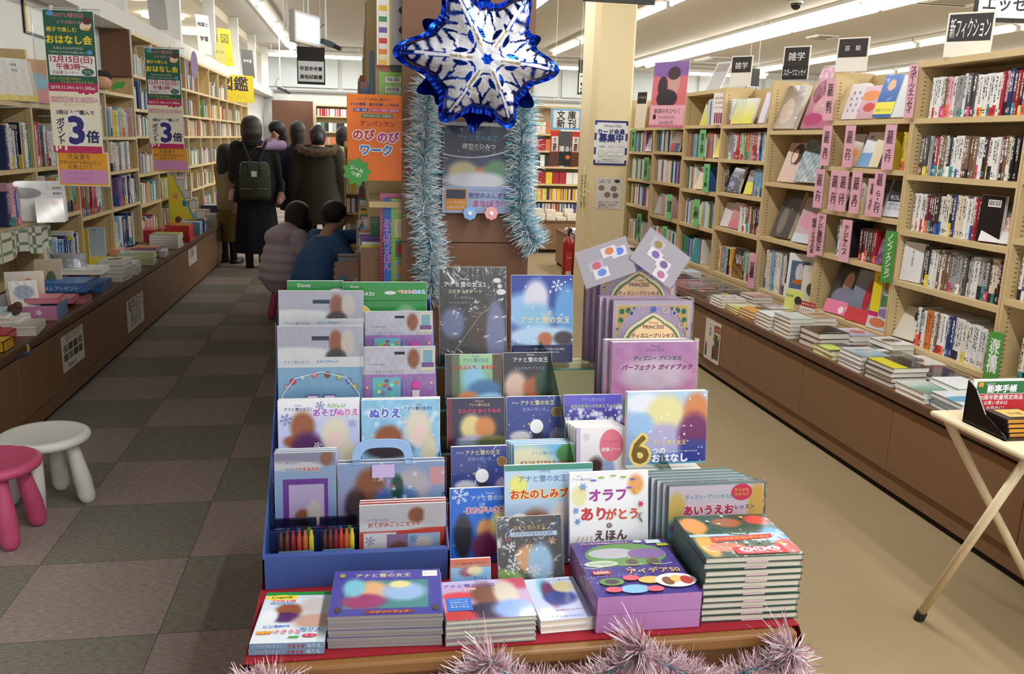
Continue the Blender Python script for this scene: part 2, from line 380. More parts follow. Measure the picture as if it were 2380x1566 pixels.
counter(-1, -1.6, -1.99, list(zip(left_Y[:-1], left_Y[1:])), 'left')
def slab(name, lo, hi, label):
    t = thing(name, label, 'worktop', ((lo[0]+hi[0])/2, lo[1], lo[2])); cx = (lo[0]+hi[0])/2
    box('top', (lo[0]-cx, 0, .03), (hi[0]-cx, hi[1]-lo[1], hi[2]-lo[2]), BROWN2, t)
    box('edge_strip', (lo[0]-cx-(.004 if lo[0] > 0 else 0), 0, 0), (hi[0]-cx+(.004 if lo[0] < 0 else 0), hi[1]-lo[1], .03), EDGE, t)
slab('worktop', (2.285, right_Y[0], .446), (2.76, right_Y[-2], .482), 'long brown worktop under the stacked books of the right bookcases')
slab('worktop', (-2.0, left_Y[0], .446), (-1.585, left_Y[-1], .486), 'long brown worktop under the stacked books of the left bookcases')
PEG = pm('peg_hole', (96, 78, 50), .8)
def bookcase(side, X, ya, yb, zs, top, label, group, depth=.25, z0=.486, topboard=False, hi_back=True):
    t = thing('bookcase', label, 'bookcase', (X, ya, z0), 0, group); L = yb-ya; s = side
    def bx(n, a, b, m=BEIGE):
        return box(n, (min(s*a[0], s*b[0]), a[1], a[2]-z0), (max(s*a[0], s*b[0]), b[1], b[2]-z0), m, t)
    for k, y in enumerate((0.002, L-.016)):
        o = bx('side_panel', (0, y, z0), (depth, y+.014, top))
    bx('back_panel', (depth-.012, .016, z0), (depth, L-.016, top-.01))
    for yy in (.0165, L-.0165):
        for xx in (.035, depth-.05):
            z = z0+.06; g = G()                     # a column of adjustment notches
            while z < top-.05:
                g.box((s*xx-.006, yy-.0008, z-z0), (s*xx+.006, yy+.0008, z-z0+.004)); z += .02
            g.build('notch_pattern', PEG, t)
    if min(zs) < z0+.1: bx('base_board', (.002, .0165, z0+.0005), (.02, L-.0165, min(zs)-.03))
    for z in zs: bx('shelf', (.0, .0165, z-.026), (depth-.012, L-.0165, z))
    if topboard: bx('top_board', (0, .0165, top-.03), (depth-.012, L-.0165, top))
    return t
STD = (1.67, 1.41, 1.158, .895)
RB = {-1: (STD+(.545,), 1.945), 0: ((1.67, 1.392, 1.112, .851, .542), 1.945), 1: ((1.672, 1.41, 1.158, .898, .545), 1.95), 2: ((1.621, 1.279, .907, .545), 1.945), 3: ((1.668, 1.416, 1.165, .896, .545), 1.95), 4: ((1.675, 1.414, 1.148, .859, .545), 1.945), 5: ((1.67, 1.45, 1.175, .86, .545), 1.95), 6: ((1.67, 1.438, 1.166, .91, .545), 1.95)}
RN = {-1: 'of purple spines at the right picture edge', 0: 'of mostly white spines, tall with a top board', 1: 'full of pink vertical dividers', 2: 'with large face-out photo books', 3: 'under the leaning grey card, green dividers', 4: 'with an open dark top compartment', 5: 'behind the pink portrait poster', 6: 'touching the beige column'}
for k, (zs, top) in RB.items():
    bookcase(1, 2.75, 3.295+.797*k, 3.295+.797*(k+1), zs, top, 'beige open bookcase ' + RN[k], 'beige bookcases along the right worktop', topboard=k in (-1, 0, 4))
LB = {}
for i, (ya, yb) in enumerate(zip(left_Y[:-1], left_Y[1:])):
    tall = ya > 8.5
    zs = (1.99, 1.69, 1.45, 1.10, .82) if tall else ((1.64, 1.25, .92) if yb < 6.8 else (1.80, 1.44, 1.16, .86))
    LB[i] = (ya, yb, zs, 2.36 if tall else 1.956)
    bookcase(-1, -2.0, ya, yb, zs, LB[i][3], ('tall beige bookcase under the white rail, %s beyond the low ones' % nth(i-6)) if tall else 'low beige picture book case on the left worktop, %s from the near end' % nth(i), 'beige bookcases along the left worktop', depth=.22, topboard=tall)
o = box('end_panel', (-2.235, 8.47, 1.96), (-1.99, 8.538, 2.36), BROWN2); tag(o, 'dark brown end panel where the tall left bookcases begin', 'panel')
# ---------------------------------------------------------------- far end of the left aisle
t = thing('brown_partition', 'plain brown partition panel at the far end of the left aisle', 'partition', (-1.4, 21.4, 0))
box('board', (-.6, 0, 0), (.33, .06, 2.28), pm('plain_brown', (96, 62, 42), .6), t); box('edge', (.33, -.005, 0), (.36, .065, 2.28), BEIGE, t)
t = bookcase(-1, 0, 0, .9, (1.95, 1.60, 1.28, .95), 2.2, 'beige bookcase against the far wall at the end of the left aisle', None, depth=.28, topboard=True, z0=.5)
t.location = (-1.0, 21.1, .5); t.rotation_euler = (0, 0, -R(90))
g = G(); r_ = random.Random(8)
for z, cs, hh, wd in ((1.95, ['red', 'white', 'grey'], .17, .02), (1.60, ['white', 'black', 'green', 'grey'], .2, .09), (1.28, ['white', 'grey', 'orange'], .2, .06), (.95, ['white', 'grey'], .2, .03), (.502, ['white', 'sky blue'], .25, .05)):
    x = -.975
    while x < -.13: q = r_.choice(cs); g.box((x, 21.13, z+.001), (x+wd*.94, 21.29, z+hh), pm('far_spine_'+q, dict(red=(170, 34, 44), white=(226, 226, 220), grey=(164, 162, 160), black=(40, 40, 42), green=(60, 140, 90), orange=(206, 120, 70), **{'sky blue': (134, 184, 214)})[q], .6)); x += wd
tag(g.build('shelved_books'), 'comics and books in the far wall bookcase past the standing people', 'books', kind='stuff')
# ================================================================ shelved books
def spine_mat(name, band=True, rough=.45):
    """book seen from its spine: object colour, a column of small dark or light title marks, a paper band on some"""
    m = bpy.data.materials.new(name); m.use_nodes = True; t = m.node_tree; b = t.nodes['Principled BSDF']; L = t.links.new
    oi = nod(t, 'ShaderNodeObjectInfo'); tc = nod(t, 'ShaderNodeTexCoord'); sp = nod(t, 'ShaderNodeSeparateXYZ'); L(tc.outputs['Generated'], sp.inputs[0])
    def M(op, a, bb=None, c=None):
        n = nod(t, 'ShaderNodeMath', operation=op)
        for i, v in enumerate((a, bb, c)):
            if v is None: continue
            if isinstance(v, (int, float)): n.inputs[i].default_value = v
            else: L(v, n.inputs[i])
        return n.outputs[0]
    rn = oi.outputs['Random']
    # glyph marks
    cx = nod(t, 'ShaderNodeCombineXYZ'); L(M('MULTIPLY', sp.outputs[1], 3.2), cx.inputs[0]); L(M('MULTIPLY', sp.outputs[2], 30.), cx.inputs[1]); L(M('MULTIPLY', rn, 97.), cx.inputs[2])
    nz = nod(t, 'ShaderNodeTexNoise'); nz.inputs['Scale'].default_value = 1.; nz.inputs['Detail'].default_value = 1.5; L(cx.outputs[0], nz.inputs[0])
    g = M('GREATER_THAN', nz.outputs[0], .5)
    colm = M('MULTIPLY', M('GREATER_THAN', sp.outputs[1], .24), M('LESS_THAN', sp.outputs[1], .76))
    lo = M('MULTIPLY_ADD', M('FRACT', M('MULTIPLY', rn, 7.3)), .3, .3)
    rows = M('MULTIPLY', M('GREATER_THAN', sp.outputs[2], lo), M('LESS_THAN', sp.outputs[2], .93))
    rows2 = M('MULTIPLY', M('GREATER_THAN', sp.outputs[2], .06), M('LESS_THAN', sp.outputs[2], .17))
    mark = M('MULTIPLY', M('MULTIPLY', g, colm), M('MAXIMUM', rows, rows2))
    # title colour: dark on light covers, light on dark
    bw = nod(t, 'ShaderNodeRGBToBW'); L(oi.outputs['Color'], bw.inputs[0]); li = M('GREATER_THAN', bw.outputs[0], .22)
    tcol = nod(t, 'ShaderNodeMix', data_type='RGBA'); L(li, tcol.inputs[0]); tcol.inputs[6].default_value = (.85, .84, .8, 1); tcol.inputs[7].default_value = (.035, .03, .035, 1)
    base = oi.outputs['Color']
    if band:
        cr = nod(t, 'ShaderNodeValToRGB'); cr.color_ramp.interpolation = 'CONSTANT'; e = cr.color_ramp.elements
        cols = [(200, 35, 45), (225, 205, 60), (40, 90, 170), (240, 240, 235), (30, 30, 34), (235, 110, 70), (215, 80, 130), (70, 150, 150)]
        e[0].color = lin(cols[0])+(1,); e[1].position = 1/8; e[1].color = lin(cols[1])+(1,)
        for i in range(2, 8): k = e.new(i/8); k.color = lin(cols[i])+(1,)
        L(M('FRACT', M('MULTIPLY', rn, 13.7)), cr.inputs[0])
        has = M('LESS_THAN', M('FRACT', M('MULTIPLY', rn, 29.1)), .42)
        bm = M('MULTIPLY', has, M('LESS_THAN', sp.outputs[2], M('MULTIPLY_ADD', M('FRACT', M('MULTIPLY', rn, 51.)), .16, .2)))
        mb = nod(t, 'ShaderNodeMix', data_type='RGBA'); L(bm, mb.inputs[0]); L(base, mb.inputs[6]); L(cr.outputs[0], mb.inputs[7]); base = mb.outputs[2]
    mx = nod(t, 'ShaderNodeMix', data_type='RGBA'); L(mark, mx.inputs[0]); L(base, mx.inputs[6]); L(tcol.outputs[2], mx.inputs[7])
    L(mx.outputs[2], b.inputs['Base Color']); b.inputs['Roughness'].default_value = rough
    return m
SPINE = spine_mat('printed_spine'); SPINE2 = spine_mat('glossy_spine', rough=.3)
PAGES = pm('page_block', (226, 220, 204), .8, noise=.06, scale=60, stretch=(60, 1, 1))
WHITEP = pm('white_card', (238, 238, 234), .5)
def spine_book_mesh(name, side, mat):
    """unit book: thickness along y, depth along x, height z; the rounded spine faces -x when side=+1"""
    g = G(); s = side
    g.rings([[(s*x, y, z) for x, y in ((0.05, 0), (0, .2), (0, .8), (.05, 1), (1, 1), (1, 0))] for z in (0, 1)], mat)
    g.add([(s*.06, .1, .985), (s*.985, .1, .985), (s*.985, .9, .985), (s*.06, .9, .985), (s*.06, .1, 1.001), (s*.985, .1, 1.001), (s*.985, .9, 1.001), (s*.06, .9, 1.001)], [(4, 5, 6, 7), (0, 1, 5, 4), (1, 2, 6, 5), (2, 3, 7, 6), (3, 0, 4, 7)], PAGES)
    o = g.build(name); me = o.data; bpy.data.objects.remove(o)
    return me
MB = {(s, g): spine_book_mesh('book_%d' % s, s, (SPINE, SPINE2)[g]) for s in (1, -1) for g in (0, 1)}
PAL = {'white': (232, 232, 228), 'cream': (228, 218, 196), 'black': (34, 32, 36), 'charcoal': (74, 72, 74), 'red': (170, 34, 44), 'navy': (38, 52, 104), 'blue': (52, 104, 176), 'sky blue': (134, 184, 214), 'yellow': (226, 204, 62), 'orange': (224, 128, 52), 'green': (70, 134, 84), 'pale green': (176, 206, 168), 'pink': (226, 168, 184), 'purple': (112, 84, 150), 'brown': (122, 92, 68), 'grey': (164, 162, 160), 'teal': (58, 128, 134), 'maroon': (98, 34, 46), 'tan': (190, 158, 112)}
WB = 'white white white white white white cream cream black black black charcoal grey navy red maroon brown'.split()
MIX = 'white white white cream black red navy blue sky-blue yellow orange green pale-green pink purple grey teal tan'.replace('sky-blue', 'sky blue').replace('pale-green', 'pale green').split('|')[0].split()
MIX = [w for w in ('white white white white cream black red navy blue yellow orange green pink purple grey teal tan').split()]+['sky blue', 'pale green']
KIDS = ['white', 'white', 'white', 'cream', 'yellow', 'orange', 'blue', 'sky blue', 'green', 'pale green', 'pink', 'red', 'tan', 'purple', 'teal', 'brown']
def spine(side, x, y, z, th, hgt, dep, cname, label, kind='book', group=None, tilt=0, gloss=0):
    o = bpy.data.objects.new(kind, MB[(side, gloss)]); C.objects.link(o)
    o.location = (x, y, z+.0008); o.scale = (dep, th, hgt); o.rotation_euler = (tilt, 0, 0)
    c = PAL[cname]; j = rnd.uniform(.9, 1.07); o.color = tuple(min(1, v*j) for v in lin(c))+(1,)
    return tag(o, label, kind.replace('_', ' '), group)
ROWS = []
def clear(y0, y1, x0, x1, z0, z1):
    """take out shelved spines where another book stands"""
    for _, _, its in ROWS:
        for q in list(its):
            o = q[0]; a = o.location; s = o.scale; xs = sorted((a.x, a.x+q[2]*s.x))
            if a.y < y1+.001 and a.y+s.y > y0-.001 and xs[0] < x1 and xs[1] > x0 and a.z < z1 and a.z+s.z > z0: its.remove(q); bpy.data.objects.remove(o)
def finish_rows():
    for place, kind, its in ROWS:
        its.sort(key=lambda q: -q[2]*q[0].location.y)
        for i, q in enumerate(its): tag(q[0], '%s %s %s from left %s' % (q[1], kind.replace('_', ' '), nth(i), place))
HOLES = []
def row(side, X, y0, y1, z, hr, dep, pal, place, kind='book', th=(.014, .026), group=None, inset=.035, order=1, single=None):
    """spine-out books side by side from y0 to y1; counted from the left as one faces the shelf"""
    ys = []; y = y0
    while True:
        t = rnd.uniform(*th)
        if y+t > y1: break
        ys.append((y, t)); y += t+.0012
    n = len(ys); run = None; its = []; ROWS.append((place, kind, its))
    for i, (y, t) in enumerate(ys):
        if run is None or rnd.random() < .55: run = (rnd.choice(pal), rnd.uniform(*hr))
        c, h = run; d = rnd.uniform(*dep)
        o = spine(side, X+side*(inset+rnd.uniform(0, .012)), y, z, t, h+rnd.uniform(-.002, .002), d, c, None, kind, group, gloss=rnd.random() < .3); its.append((o, c, side))
    return n
def card(name, label, cat, loc, w, h, col, texts, rx=0, rz=0, t=.002, group=None, vert=True, back=None):
    """an upright printed card: faces -y before turning"""
    r = thing(name, label, cat, loc, group=group, rot=(rx, 0, rz))
    box('sheet', (-w/2, 0, 0), (w/2, t, h), ink(back or col), r)
    if back: box('face_panel', (-w/2+.006, -.0004, .006), (w/2-.006, 0, h-.006), ink(col), r)
    p = Print()
    for a in texts: p.t(*a[0], **a[1]) if isinstance(a, tuple) and isinstance(a[1], dict) else a(p)
    p.build(r); return r
def divider(Y, z, txt, col, label, X=2.725, w=.064, h=.25, tc=(40, 30, 34), group='section dividers between books', side=1, out=.0, rz=None):
    r = thing('section_divider', label, 'divider', (X, Y, z), rz=-math.pi/2*side+(.42*side) if rz is None else rz, group=group)
    box('plate', (-w/2, 0, 0), (w/2, .004, h), ink(col), r)
    p = Print(); p.t(txt, 0, h*.52, h=h*(.86 if len(txt) > 6 else .7 if len(txt) > 3 else .45), c=tc, vert=True, bold=.02); p.build(r); return r
# the five levels of the nearest right bookcase and its neighbours: spine-out books one by one
PLACES = {0: ('on the top shelf of the near tall bookcase', 'on the second shelf of the near tall bookcase', 'on the third shelf of the near tall bookcase', 'on the fourth shelf of the near tall bookcase', 'on the bottom shelf of the near tall bookcase')}
y00, y01 = 3.295+.02, 4.09-.02
row(1, 2.75, y00, y01-.04, 1.67, (.185, .2), (.13, .14), WB+['red', 'pink'], PLACES[0][0], group='books in the near tall bookcase')
row(1, 2.75, y00, y01-.005, 1.392, (.185, .195), (.13, .14), WB+['red', 'white', 'white'], PLACES[0][1], group='books in the near tall bookcase')
row(1, 2.75, y00+.18, y01-.005, 1.112, (.185, .2), (.13, .14), WB+['yellow', 'pink'], PLACES[0][2], group='books in the near tall bookcase')
row(1, 2.75, y00+.01, y01-.14, .851, (.185, .195), (.13, .14), WB+['grey'], PLACES[0][3], group='books in the near tall bookcase')
row(1, 2.75, y00+.06, y01-.09, .542, (.185, .2), (.13, .14), WB+['navy', 'orange', 'brown'], PLACES[0][4], group='books in the near tall bookcase')
ya, yb = 3.295-.797+.02, 3.295-.02
row(1, 2.75, yb-.12, yb, .895, (.185, .195), (.13, .14), ['purple', 'purple', 'white'], 'on the fourth shelf at the right picture edge', group='books at the right picture edge')
row(1, 2.75, yb-.26, yb-.07, .545, (.185, .195), (.13, .14), WB, 'behind the green overseas divider', group='books at the right picture edge')
row(1, 2.75, yb-.3, yb, 1.158, (.185, .195), (.13, .14), WB, 'on the third shelf at the right picture edge', group='books at the right picture edge')
# bookcase of pink dividers
b1 = 3.295+.797+.02; e1 = b1+.757
row(1, 2.75, b1, b1+.1, 1.41, (.185, .2), (.13, .14), ['white', 'navy', 'white', 'yellow'], 'on the second shelf of the pink divider bookcase', group='books among the pink dividers')
row(1, 2.75, b1+.19, b1+.25, 1.41, (.185, .2), (.13, .14), ['black', 'yellow', 'cream'], 'left of the pink divider on the second shelf', group='books among the pink dividers')
row(1, 2.75, b1+.40, b1+.46, 1.158, (.185, .2), (.13, .14), ['white', 'cream', 'black'], 'between pink dividers on the third shelf', group='books among the pink dividers')
row(1, 2.75, b1+.22, b1+.4, .898, (.175, .18), (.12, .13), ['black', 'maroon', 'black', 'charcoal', 'red'], 'right of the anime divider', group='books among the pink dividers', th=(.01, .018))
row(1, 2.75, b1+.48, b1+.64, .898, (.205, .21), (.13, .14), ['white', 'white', 'black', 'green'], 'left of the anime divider', group='books among the pink dividers', th=(.008, .014))
b2 = b1+.797
row(1, 2.75, b2+.22, b2+.74, .545, (.25, .28), (.17, .19), ['white', 'white', 'grey', 'sky blue', 'cream', 'white', 'black'], 'among tall photo books above the worktop', group='photo books above the worktop', th=(.01, .022))
b3 = b2+.797
row(1, 2.75, b3+.02, b3+.74, 1.416, (.185, .205), (.13, .14), MIX, 'on the second shelf under the leaning grey card', group='books of the green divider bookcases')
row(1, 2.75, b3+.0, b3+.26, 1.165, (.185, .2), (.13, .14), ['white', 'sky blue', 'blue', 'white'], 'on the third shelf under the leaning grey card', group='books of the green divider bookcases')
row(1, 2.75, b3+.6, b3+.745, 1.165, (.2, .21), (.13, .14), ['black'], 'in the black set on the third shelf', group='books of the green divider bookcases')
row(1, 2.75, b3+.0, b3+.5, .896, (.19, .205), (.13, .14), MIX+WB, 'on the fourth shelf under the leaning grey card', group='books of the green divider bookcases')
row(1, 2.75, b3+.02, b3+.74, .545, (.19, .215), (.13, .14), MIX, 'above the worktop under the leaning grey card', group='books of the green divider bookcases')
row(1, 2.75, b3+.0, b3+.06, 1.668, (.19, .2), (.13, .14), ['white', 'yellow'], 'on the top shelf under the leaning grey card', group='books of the green divider bookcases')
row(1, 2.75, b3+.6, b3+.745, 1.668, (.19, .2), (.13, .14), ['yellow', 'orange', 'teal', 'white'], 'at the left of the shelf under the leaning grey card', group='books of the green divider bookcases')
# everything farther along the right wall: too many and too small, one mass
def mass(name, label, cat, segs, pal, seed):
    """the far shelves' spines as one object"""
    r = random.Random(seed); g = G(); mats = {c: pm('far_spine_'+c.replace(' ', '_'), PAL[c], .6, noise=.35, scale=60, stretch=(1, 1, .3)) for c in set(pal)}
    for side, X, y0, y1, z, hr, dp in segs:
        y = y0
        while y < y1:
            t = r.uniform(.014, .03); h = r.uniform(*hr)
            if y+t > y1: break
            if any(a < y+t and y < b and abs(z-q) < .05 and X*w_ > 0 for a, b, q, w_ in HOLES): y += .01; continue
            x = X+side*(.03+r.uniform(0, .015)); a, b = sorted((x, x+side*dp)); g.box((a, y, z+.0008), (b, y+t*.95, z+h), mats[r.choice(pal)]); y += t
    o = g.build(name); tag(o, label, cat, kind='stuff'); return o
# ---------------------------------------------------------------- section dividers of the right bookcases
PK = (222, 170, 184); GR = (120, 196, 128); DG = (72, 146, 62)
def dv(k, f, z, txt, col, lab, **kw): return divider(3.295+.797*k+.02+.757*(1-f), z, txt, col, lab, **kw)
W = (240, 240, 236)
dv(0, -.03, 1.672, 'スポーツエッセイ', PK, 'long pink divider at the left end of the top near shelf', h=.26, w=.05)
dv(1, -.01, 1.674, '芸能　新刊', PK, 'pink divider at the left end of the face-out top shelf', h=.24)
dv(1, .01, 1.412, '芸能　あ行', PK, 'pink divider leftmost on the second shelf', h=.23)
dv(1, .34, 1.412, '芸能　か行', PK, 'middle pink divider on the second shelf', h=.23)
dv(1, .85, 1.412, '芸能　さ行', PK, 'rightmost pink divider on the second shelf', h=.23)
dv(1, -.03, 1.16, '芸能　た行', PK, 'pink divider on the upright left of the third shelf', h=.23)
dv(1, .2, 1.16, '芸能　な行', PK, 'pink divider leftmost inside the third shelf', h=.23)
dv(1, .32, 1.16, '芸能　は行', PK, 'pink divider second inside the third shelf', h=.23)
dv(1, .5, 1.16, '芸能　ま行', PK, 'pink divider left of the black book on the third shelf', h=.23)
dv(1, .72, 1.16, '芸能　や行', PK, 'pink divider half hidden on the third shelf', h=.2)
dv(1, .79, 1.16, '芸能　ら・わ行', PK, 'rightmost pink divider on the third shelf', h=.24)
dv(1, -.04, .86, '映画・ドラマの本', PK, 'pink film divider hanging lowest beside the upright', h=.25)
dv(1, .06, .88, 'テレビ番組の本', PK, 'pink television divider right of the film divider', h=.25)
dv(1, .44, .88, 'テレビアニメ', PK, 'pink anime divider on the fourth shelf', h=.24)
dv(2, -.03, .53, '写真集', PK, 'pink photo book divider above the worktop', h=.25)
dv(0, -.05, .83, 'ノンフィクション', DG, 'dark green divider with white writing, fourth shelf', h=.27, tc=W)
dv(-1, .02, .53, '海外事情', DG, 'dark green overseas divider at the right edge', h=.22, tc=W)
dv(4, .62, 1.416, '哲学・思想', GR, 'pale green divider on the second shelf, philosophy row', h=.22)
dv(4, .80, 1.15, 'キリスト教', GR, 'pale green divider on the third shelf right of the white cover', h=.22)
dv(4, .6, .86, '仏教', GR, 'pale green divider on the fourth shelf right of the leaning white book', h=.22)
dv(5, .8, .862, '神道', GR, 'pale green divider on the fourth shelf, second bookcase from the column', h=.22)
dv(6, .3, 1.44, '郷土の歴史', GR, 'darker green divider beside the column on the second shelf', h=.22)
dv(6, .9, 1.168, '日本の歴史', GR, 'pale green divider on the third shelf beside the column', h=.22)
dv(6, .75, .6, '世界の歴史', GR, 'pale green divider lowest beside the column', h=.24)
dv(5, .7, .55, 'アジアの歴史', GR, 'pale green divider above the worktop near the column', h=.24)
# ---------------------------------------------------------------- face-out books and magazines of the right bookcases
def dbook(name, label, cat, loc, w, h, t, rx=0, rz=0, col=(240, 240, 240), art=None, pr=None, gloss=1, group=None, pages=True, spinecol=None, wrap=False, cell=.0045, shape=None):
    """book showing its cover: local x across, z up, cover at y=0, thickness to +y"""
    if -1.2 < rx < 0: loc = (loc[0], loc[1], loc[2]+t*math.sin(-rx)+.0008)
    r = thing(name, label, cat, loc, group=group, rot=(rx, 0, rz))
    sc_ = pm('cover_%02x%02x%02x' % tuple(int(v) for v in (spinecol or col)), spinecol or col, .4)
    g = G(); e = .0016
    g.box((-w/2, 0, 0), (w/2, e, h), sc_).box((-w/2, t-e, 0), (w/2, t, h), sc_).box((-w/2, e, 0), (-w/2+e, t-e, h), sc_)
    if not pages: g.box((-w/2+e, e, 0), (w/2, t-e, e), sc_).box((w/2-e, e, e), (w/2, t-e, h), sc_).box((-w/2+e, e, h-e), (w/2-e, t-e, h), sc_)
    g.build('cover', parent=r)
    if pages: box('pages', (-w/2+e, e, .003), (w/2-.004, t-e, h-.003), PAGES, r)
    artmesh('cover_picture', w-.001, h-.001, art or [('g', col, col)], attrmat(*(('gloss_print', .28, .5), ('matte_print', .5, .15), ('wrapped_print', .3, .45, 0, .35))[0 if gloss == 1 else 1 if gloss == 0 else 2]), r, -.0004, cell)
    if pr:
        p = Print(); pr(p, w, h); p.build(r)
    if wrap:
        g = G(); q = .004
        g.box((-w/2-q, -.004, .001), (w/2+q, t+.003, h+q*2)); g.build('plastic_wrap', film('crinkled_wrap', gloss=.012, rough=.05, bump=.35), r)
    return r
def rface(k, f, z, w, h, t, label, art, pr=None, tilt=.3, cat='book', turn=.16, **kw):
    """face-out on the right bookcases: leaning back against the case, cover to the aisle"""
    ya = 3.295+.797*k+.02; hw = w/2*math.cos(turn)+.004; Y = min(max(ya+.757*(1-f), ya+hw), ya+.757-hw); dp = h*math.sin(tilt)+.03+w/2*abs(math.sin(turn))
    clear(Y-hw, Y+hw, 2.74, 2.79+dp, z-.01, z+h); HOLES.append((Y-hw, Y+hw, z, 1))
    return dbook(kw.pop('name', 'book'), label, cat, (2.785, Y, z), w, h, t, rx=-tilt, rz=-math.pi/2+turn, art=art, pr=pr, **kw)
def title(*lines):
    def f(p, w, h):
        for (s, x, z, ww, c) in lines: p.t(s, (x-.5)*w, z*h, w=ww*w, c=c)
    return f
K = (30, 28, 30)
rface(1, .17, 1.674, .15, .21, .02, 'white polka dotted book leaning on the face-out top shelf', [('g', (226, 222, 224), (214, 204, 212))], lambda p, w, h: [p.disc((i % 3-.9)*.045+.01*(i//3 % 2), .05+.035*(i//3), .006, .009, (120, 116, 124)) for i in range(12)] and None)
rface(1, .36, 1.674, .13, .19, .016, 'pink photo book between the dotted and the blue one', [('g', (226, 186, 200), (196, 150, 160)), ('e', .5, .7, .5, .16, (226, 140, 70)), ('e', .6, .35, .35, .14, (200, 70, 66))])
rface(1, .58, 1.674, .14, .24, .03, 'blue wrapped book with a yellow band on the top shelf', [('g', (46, 110, 190), (30, 84, 160)), ('e', .5, .75, .2, .13, (222, 176, 132), .4), ('r', 0, .08, 1, .36, (232, 222, 60))], title(('音程どすこやか', .5, .17, .8, (70, 70, 40))), gloss=2)
rface(1, .82, 1.674, .14, .22, .02, 'white book with a dark corner at the end of the top shelf', [('g', (226, 232, 232), (210, 216, 216)), ('e', .95, .45, .35, .3, (38, 38, 52), .1)])
rface(1, .23, 1.412, .12, .19, .012, 'patterned book with pink band on the second shelf', [('g', (222, 222, 222), (190, 150, 120)), ('e', .6, .4, .3, .14, (224, 150, 60)), ('r', 0, 0, .4, .3, (214, 60, 150))])
rface(1, .47, 1.412, .14, .2, .012, 'white book with a sky blue lower half, second shelf', [('g', (230, 232, 234), (226, 228, 230)), ('r', 0, 0, 1, .42, (122, 170, 214))], lambda p, w, h: p.barcode(-.03, h*.86, .03, .018, 3))
rface(1, .62, 1.412, .15, .19, .02, 'cream book with a black portrait band on the second shelf', [('g', (232, 222, 188), (224, 212, 176)), ('e', .8, .72, .2, .2, (54, 50, 50), .2), ('r', .5, 0, 1, .4, (46, 48, 42))])
rface(1, .08, 1.16, .14, .2, .014, 'white back cover with barcodes at the left of the third shelf', [('g', (226, 228, 228), (212, 214, 214))], lambda p, w, h: (p.barcode(0, h*.88, .034, .018, 4), p.barcode(0, h*.74, .034, .018, 5)) and None)
rface(1, .62, 1.16, .13, .2, .014, 'black book with barcode on the third shelf', [('g', (34, 36, 44), (30, 30, 36)), ('r', 0, 0, 1, .22, (222, 186, 180))], lambda p, w, h: p.barcode(0, h*.82, .04, .018, 6))
rface(1, .93, 1.16, .17, .2, .02, 'black biography with white band at the end of the third shelf', [('g', (44, 44, 48), (60, 58, 60)), ('e', .7, .85, .3, .16, (150, 140, 134)), ('r', 0, 0, 1, .42, (222, 226, 236))], title(('ROLAND', .5, .52, .8, (238, 238, 238)), ('現代ホスト界', .5, .33, .75, K), ('ローランド初', .5, .22, .75, K)))
rface(1, .85, .9, .16, .2, .02, 'purple and pink illustrated book at the end of the fourth shelf', [('g', (140, 120, 140), (110, 70, 120)), ('n', 26, 4), ('e', .4, .5, .2, .14, (214, 86, 112)), ('e', .6, .25, .3, .14, (190, 150, 70))])
rface(1, .3, .545, .26, .345, .02, 'large magazine of a woman with a pink band, face out above the worktop', [('g', (44, 54, 40), (58, 62, 54)), ('e', .45, .62, .25, .26, (30, 26, 26), .3), ('e', .47, .58, .15, .19, (206, 164, 140), .3), ('e', .5, .3, .4, .2, (120, 122, 146), .3), ('r', 0, 0, 1, .24, (232, 128, 166))], lambda p, w, h: (p.disc(.02, .03, .022, .022, (238, 226, 232)), p.disc(.07, .045, .018, .018, (238, 226, 232))) and None, gloss=2, cat='magazine', name='magazine', tilt=.36)
rface(1, .58, .545, .22, .30, .015, 'grey magazine with a red figure leaning right of the large one', [('g', (150, 158, 166), (96, 104, 126)), ('e', .6, .55, .14, .34, (170, 40, 54), .3), ('r', 0, 0, 1, .26, (206, 66, 76))], gloss=2, cat='magazine', name='magazine', tilt=.3)
rface(1, .78, .545, .07, .32, .02, 'yellow magazine spine with pink foot above the worktop', [('g', (236, 218, 46), (236, 218, 46)), ('r', 0, 0, 1, .3, (206, 40, 110))], title(('チ', .5, .86, .5, (206, 60, 40))), cat='magazine', name='magazine', tilt=.05)
rface(1, .93, .545, .2, .32, .015, 'magazine of lined up pictures with an orange head', [('g', (214, 212, 212), (206, 206, 208)), ('r', 0, .7, 1, 1, (236, 172, 44)), ('e', .4, .5, .3, .1, (96, 150, 96), .2), ('e', .6, .3, .3, .08, (140, 120, 160), .2), ('e', .9, .45, .16, .2, (40, 40, 44), .1), ('e', .4, .12, .3, .08, (206, 120, 80), .2)], cat='magazine', name='magazine', tilt=.2)
card('price_card', 'lime green notice with a portrait standing on the worktop', 'card', (2.66, 4.95, .485), .17, .16, (214, 222, 122), [lambda p: p.disc(.04, .07, .028, .04, (206, 170, 146)), lambda p: p.disc(.04, .1, .034, .026, (50, 44, 42)), lambda p: p.t('樹木希林', -.04, .12, w=.07, c=(90, 120, 40))], rx=-.1, rz=-math.pi/2+.2)
card('price_card', 'white notice with red head left of the magazines', 'card', (2.62, 4.70, .485), .13, .13, (232, 230, 224), [lambda p: p.rect(-.065, .1, .065, .13, (168, 40, 40)), lambda p: p.t('樹木希林さん追悼', 0, .115, w=.11, c=W), lambda p: [p.line([(-.05+.02*i, .03), (-.05+.02*i, .09)], .004, K) for i in range(5)]], rx=-.1, rz=-math.pi/2+.2)
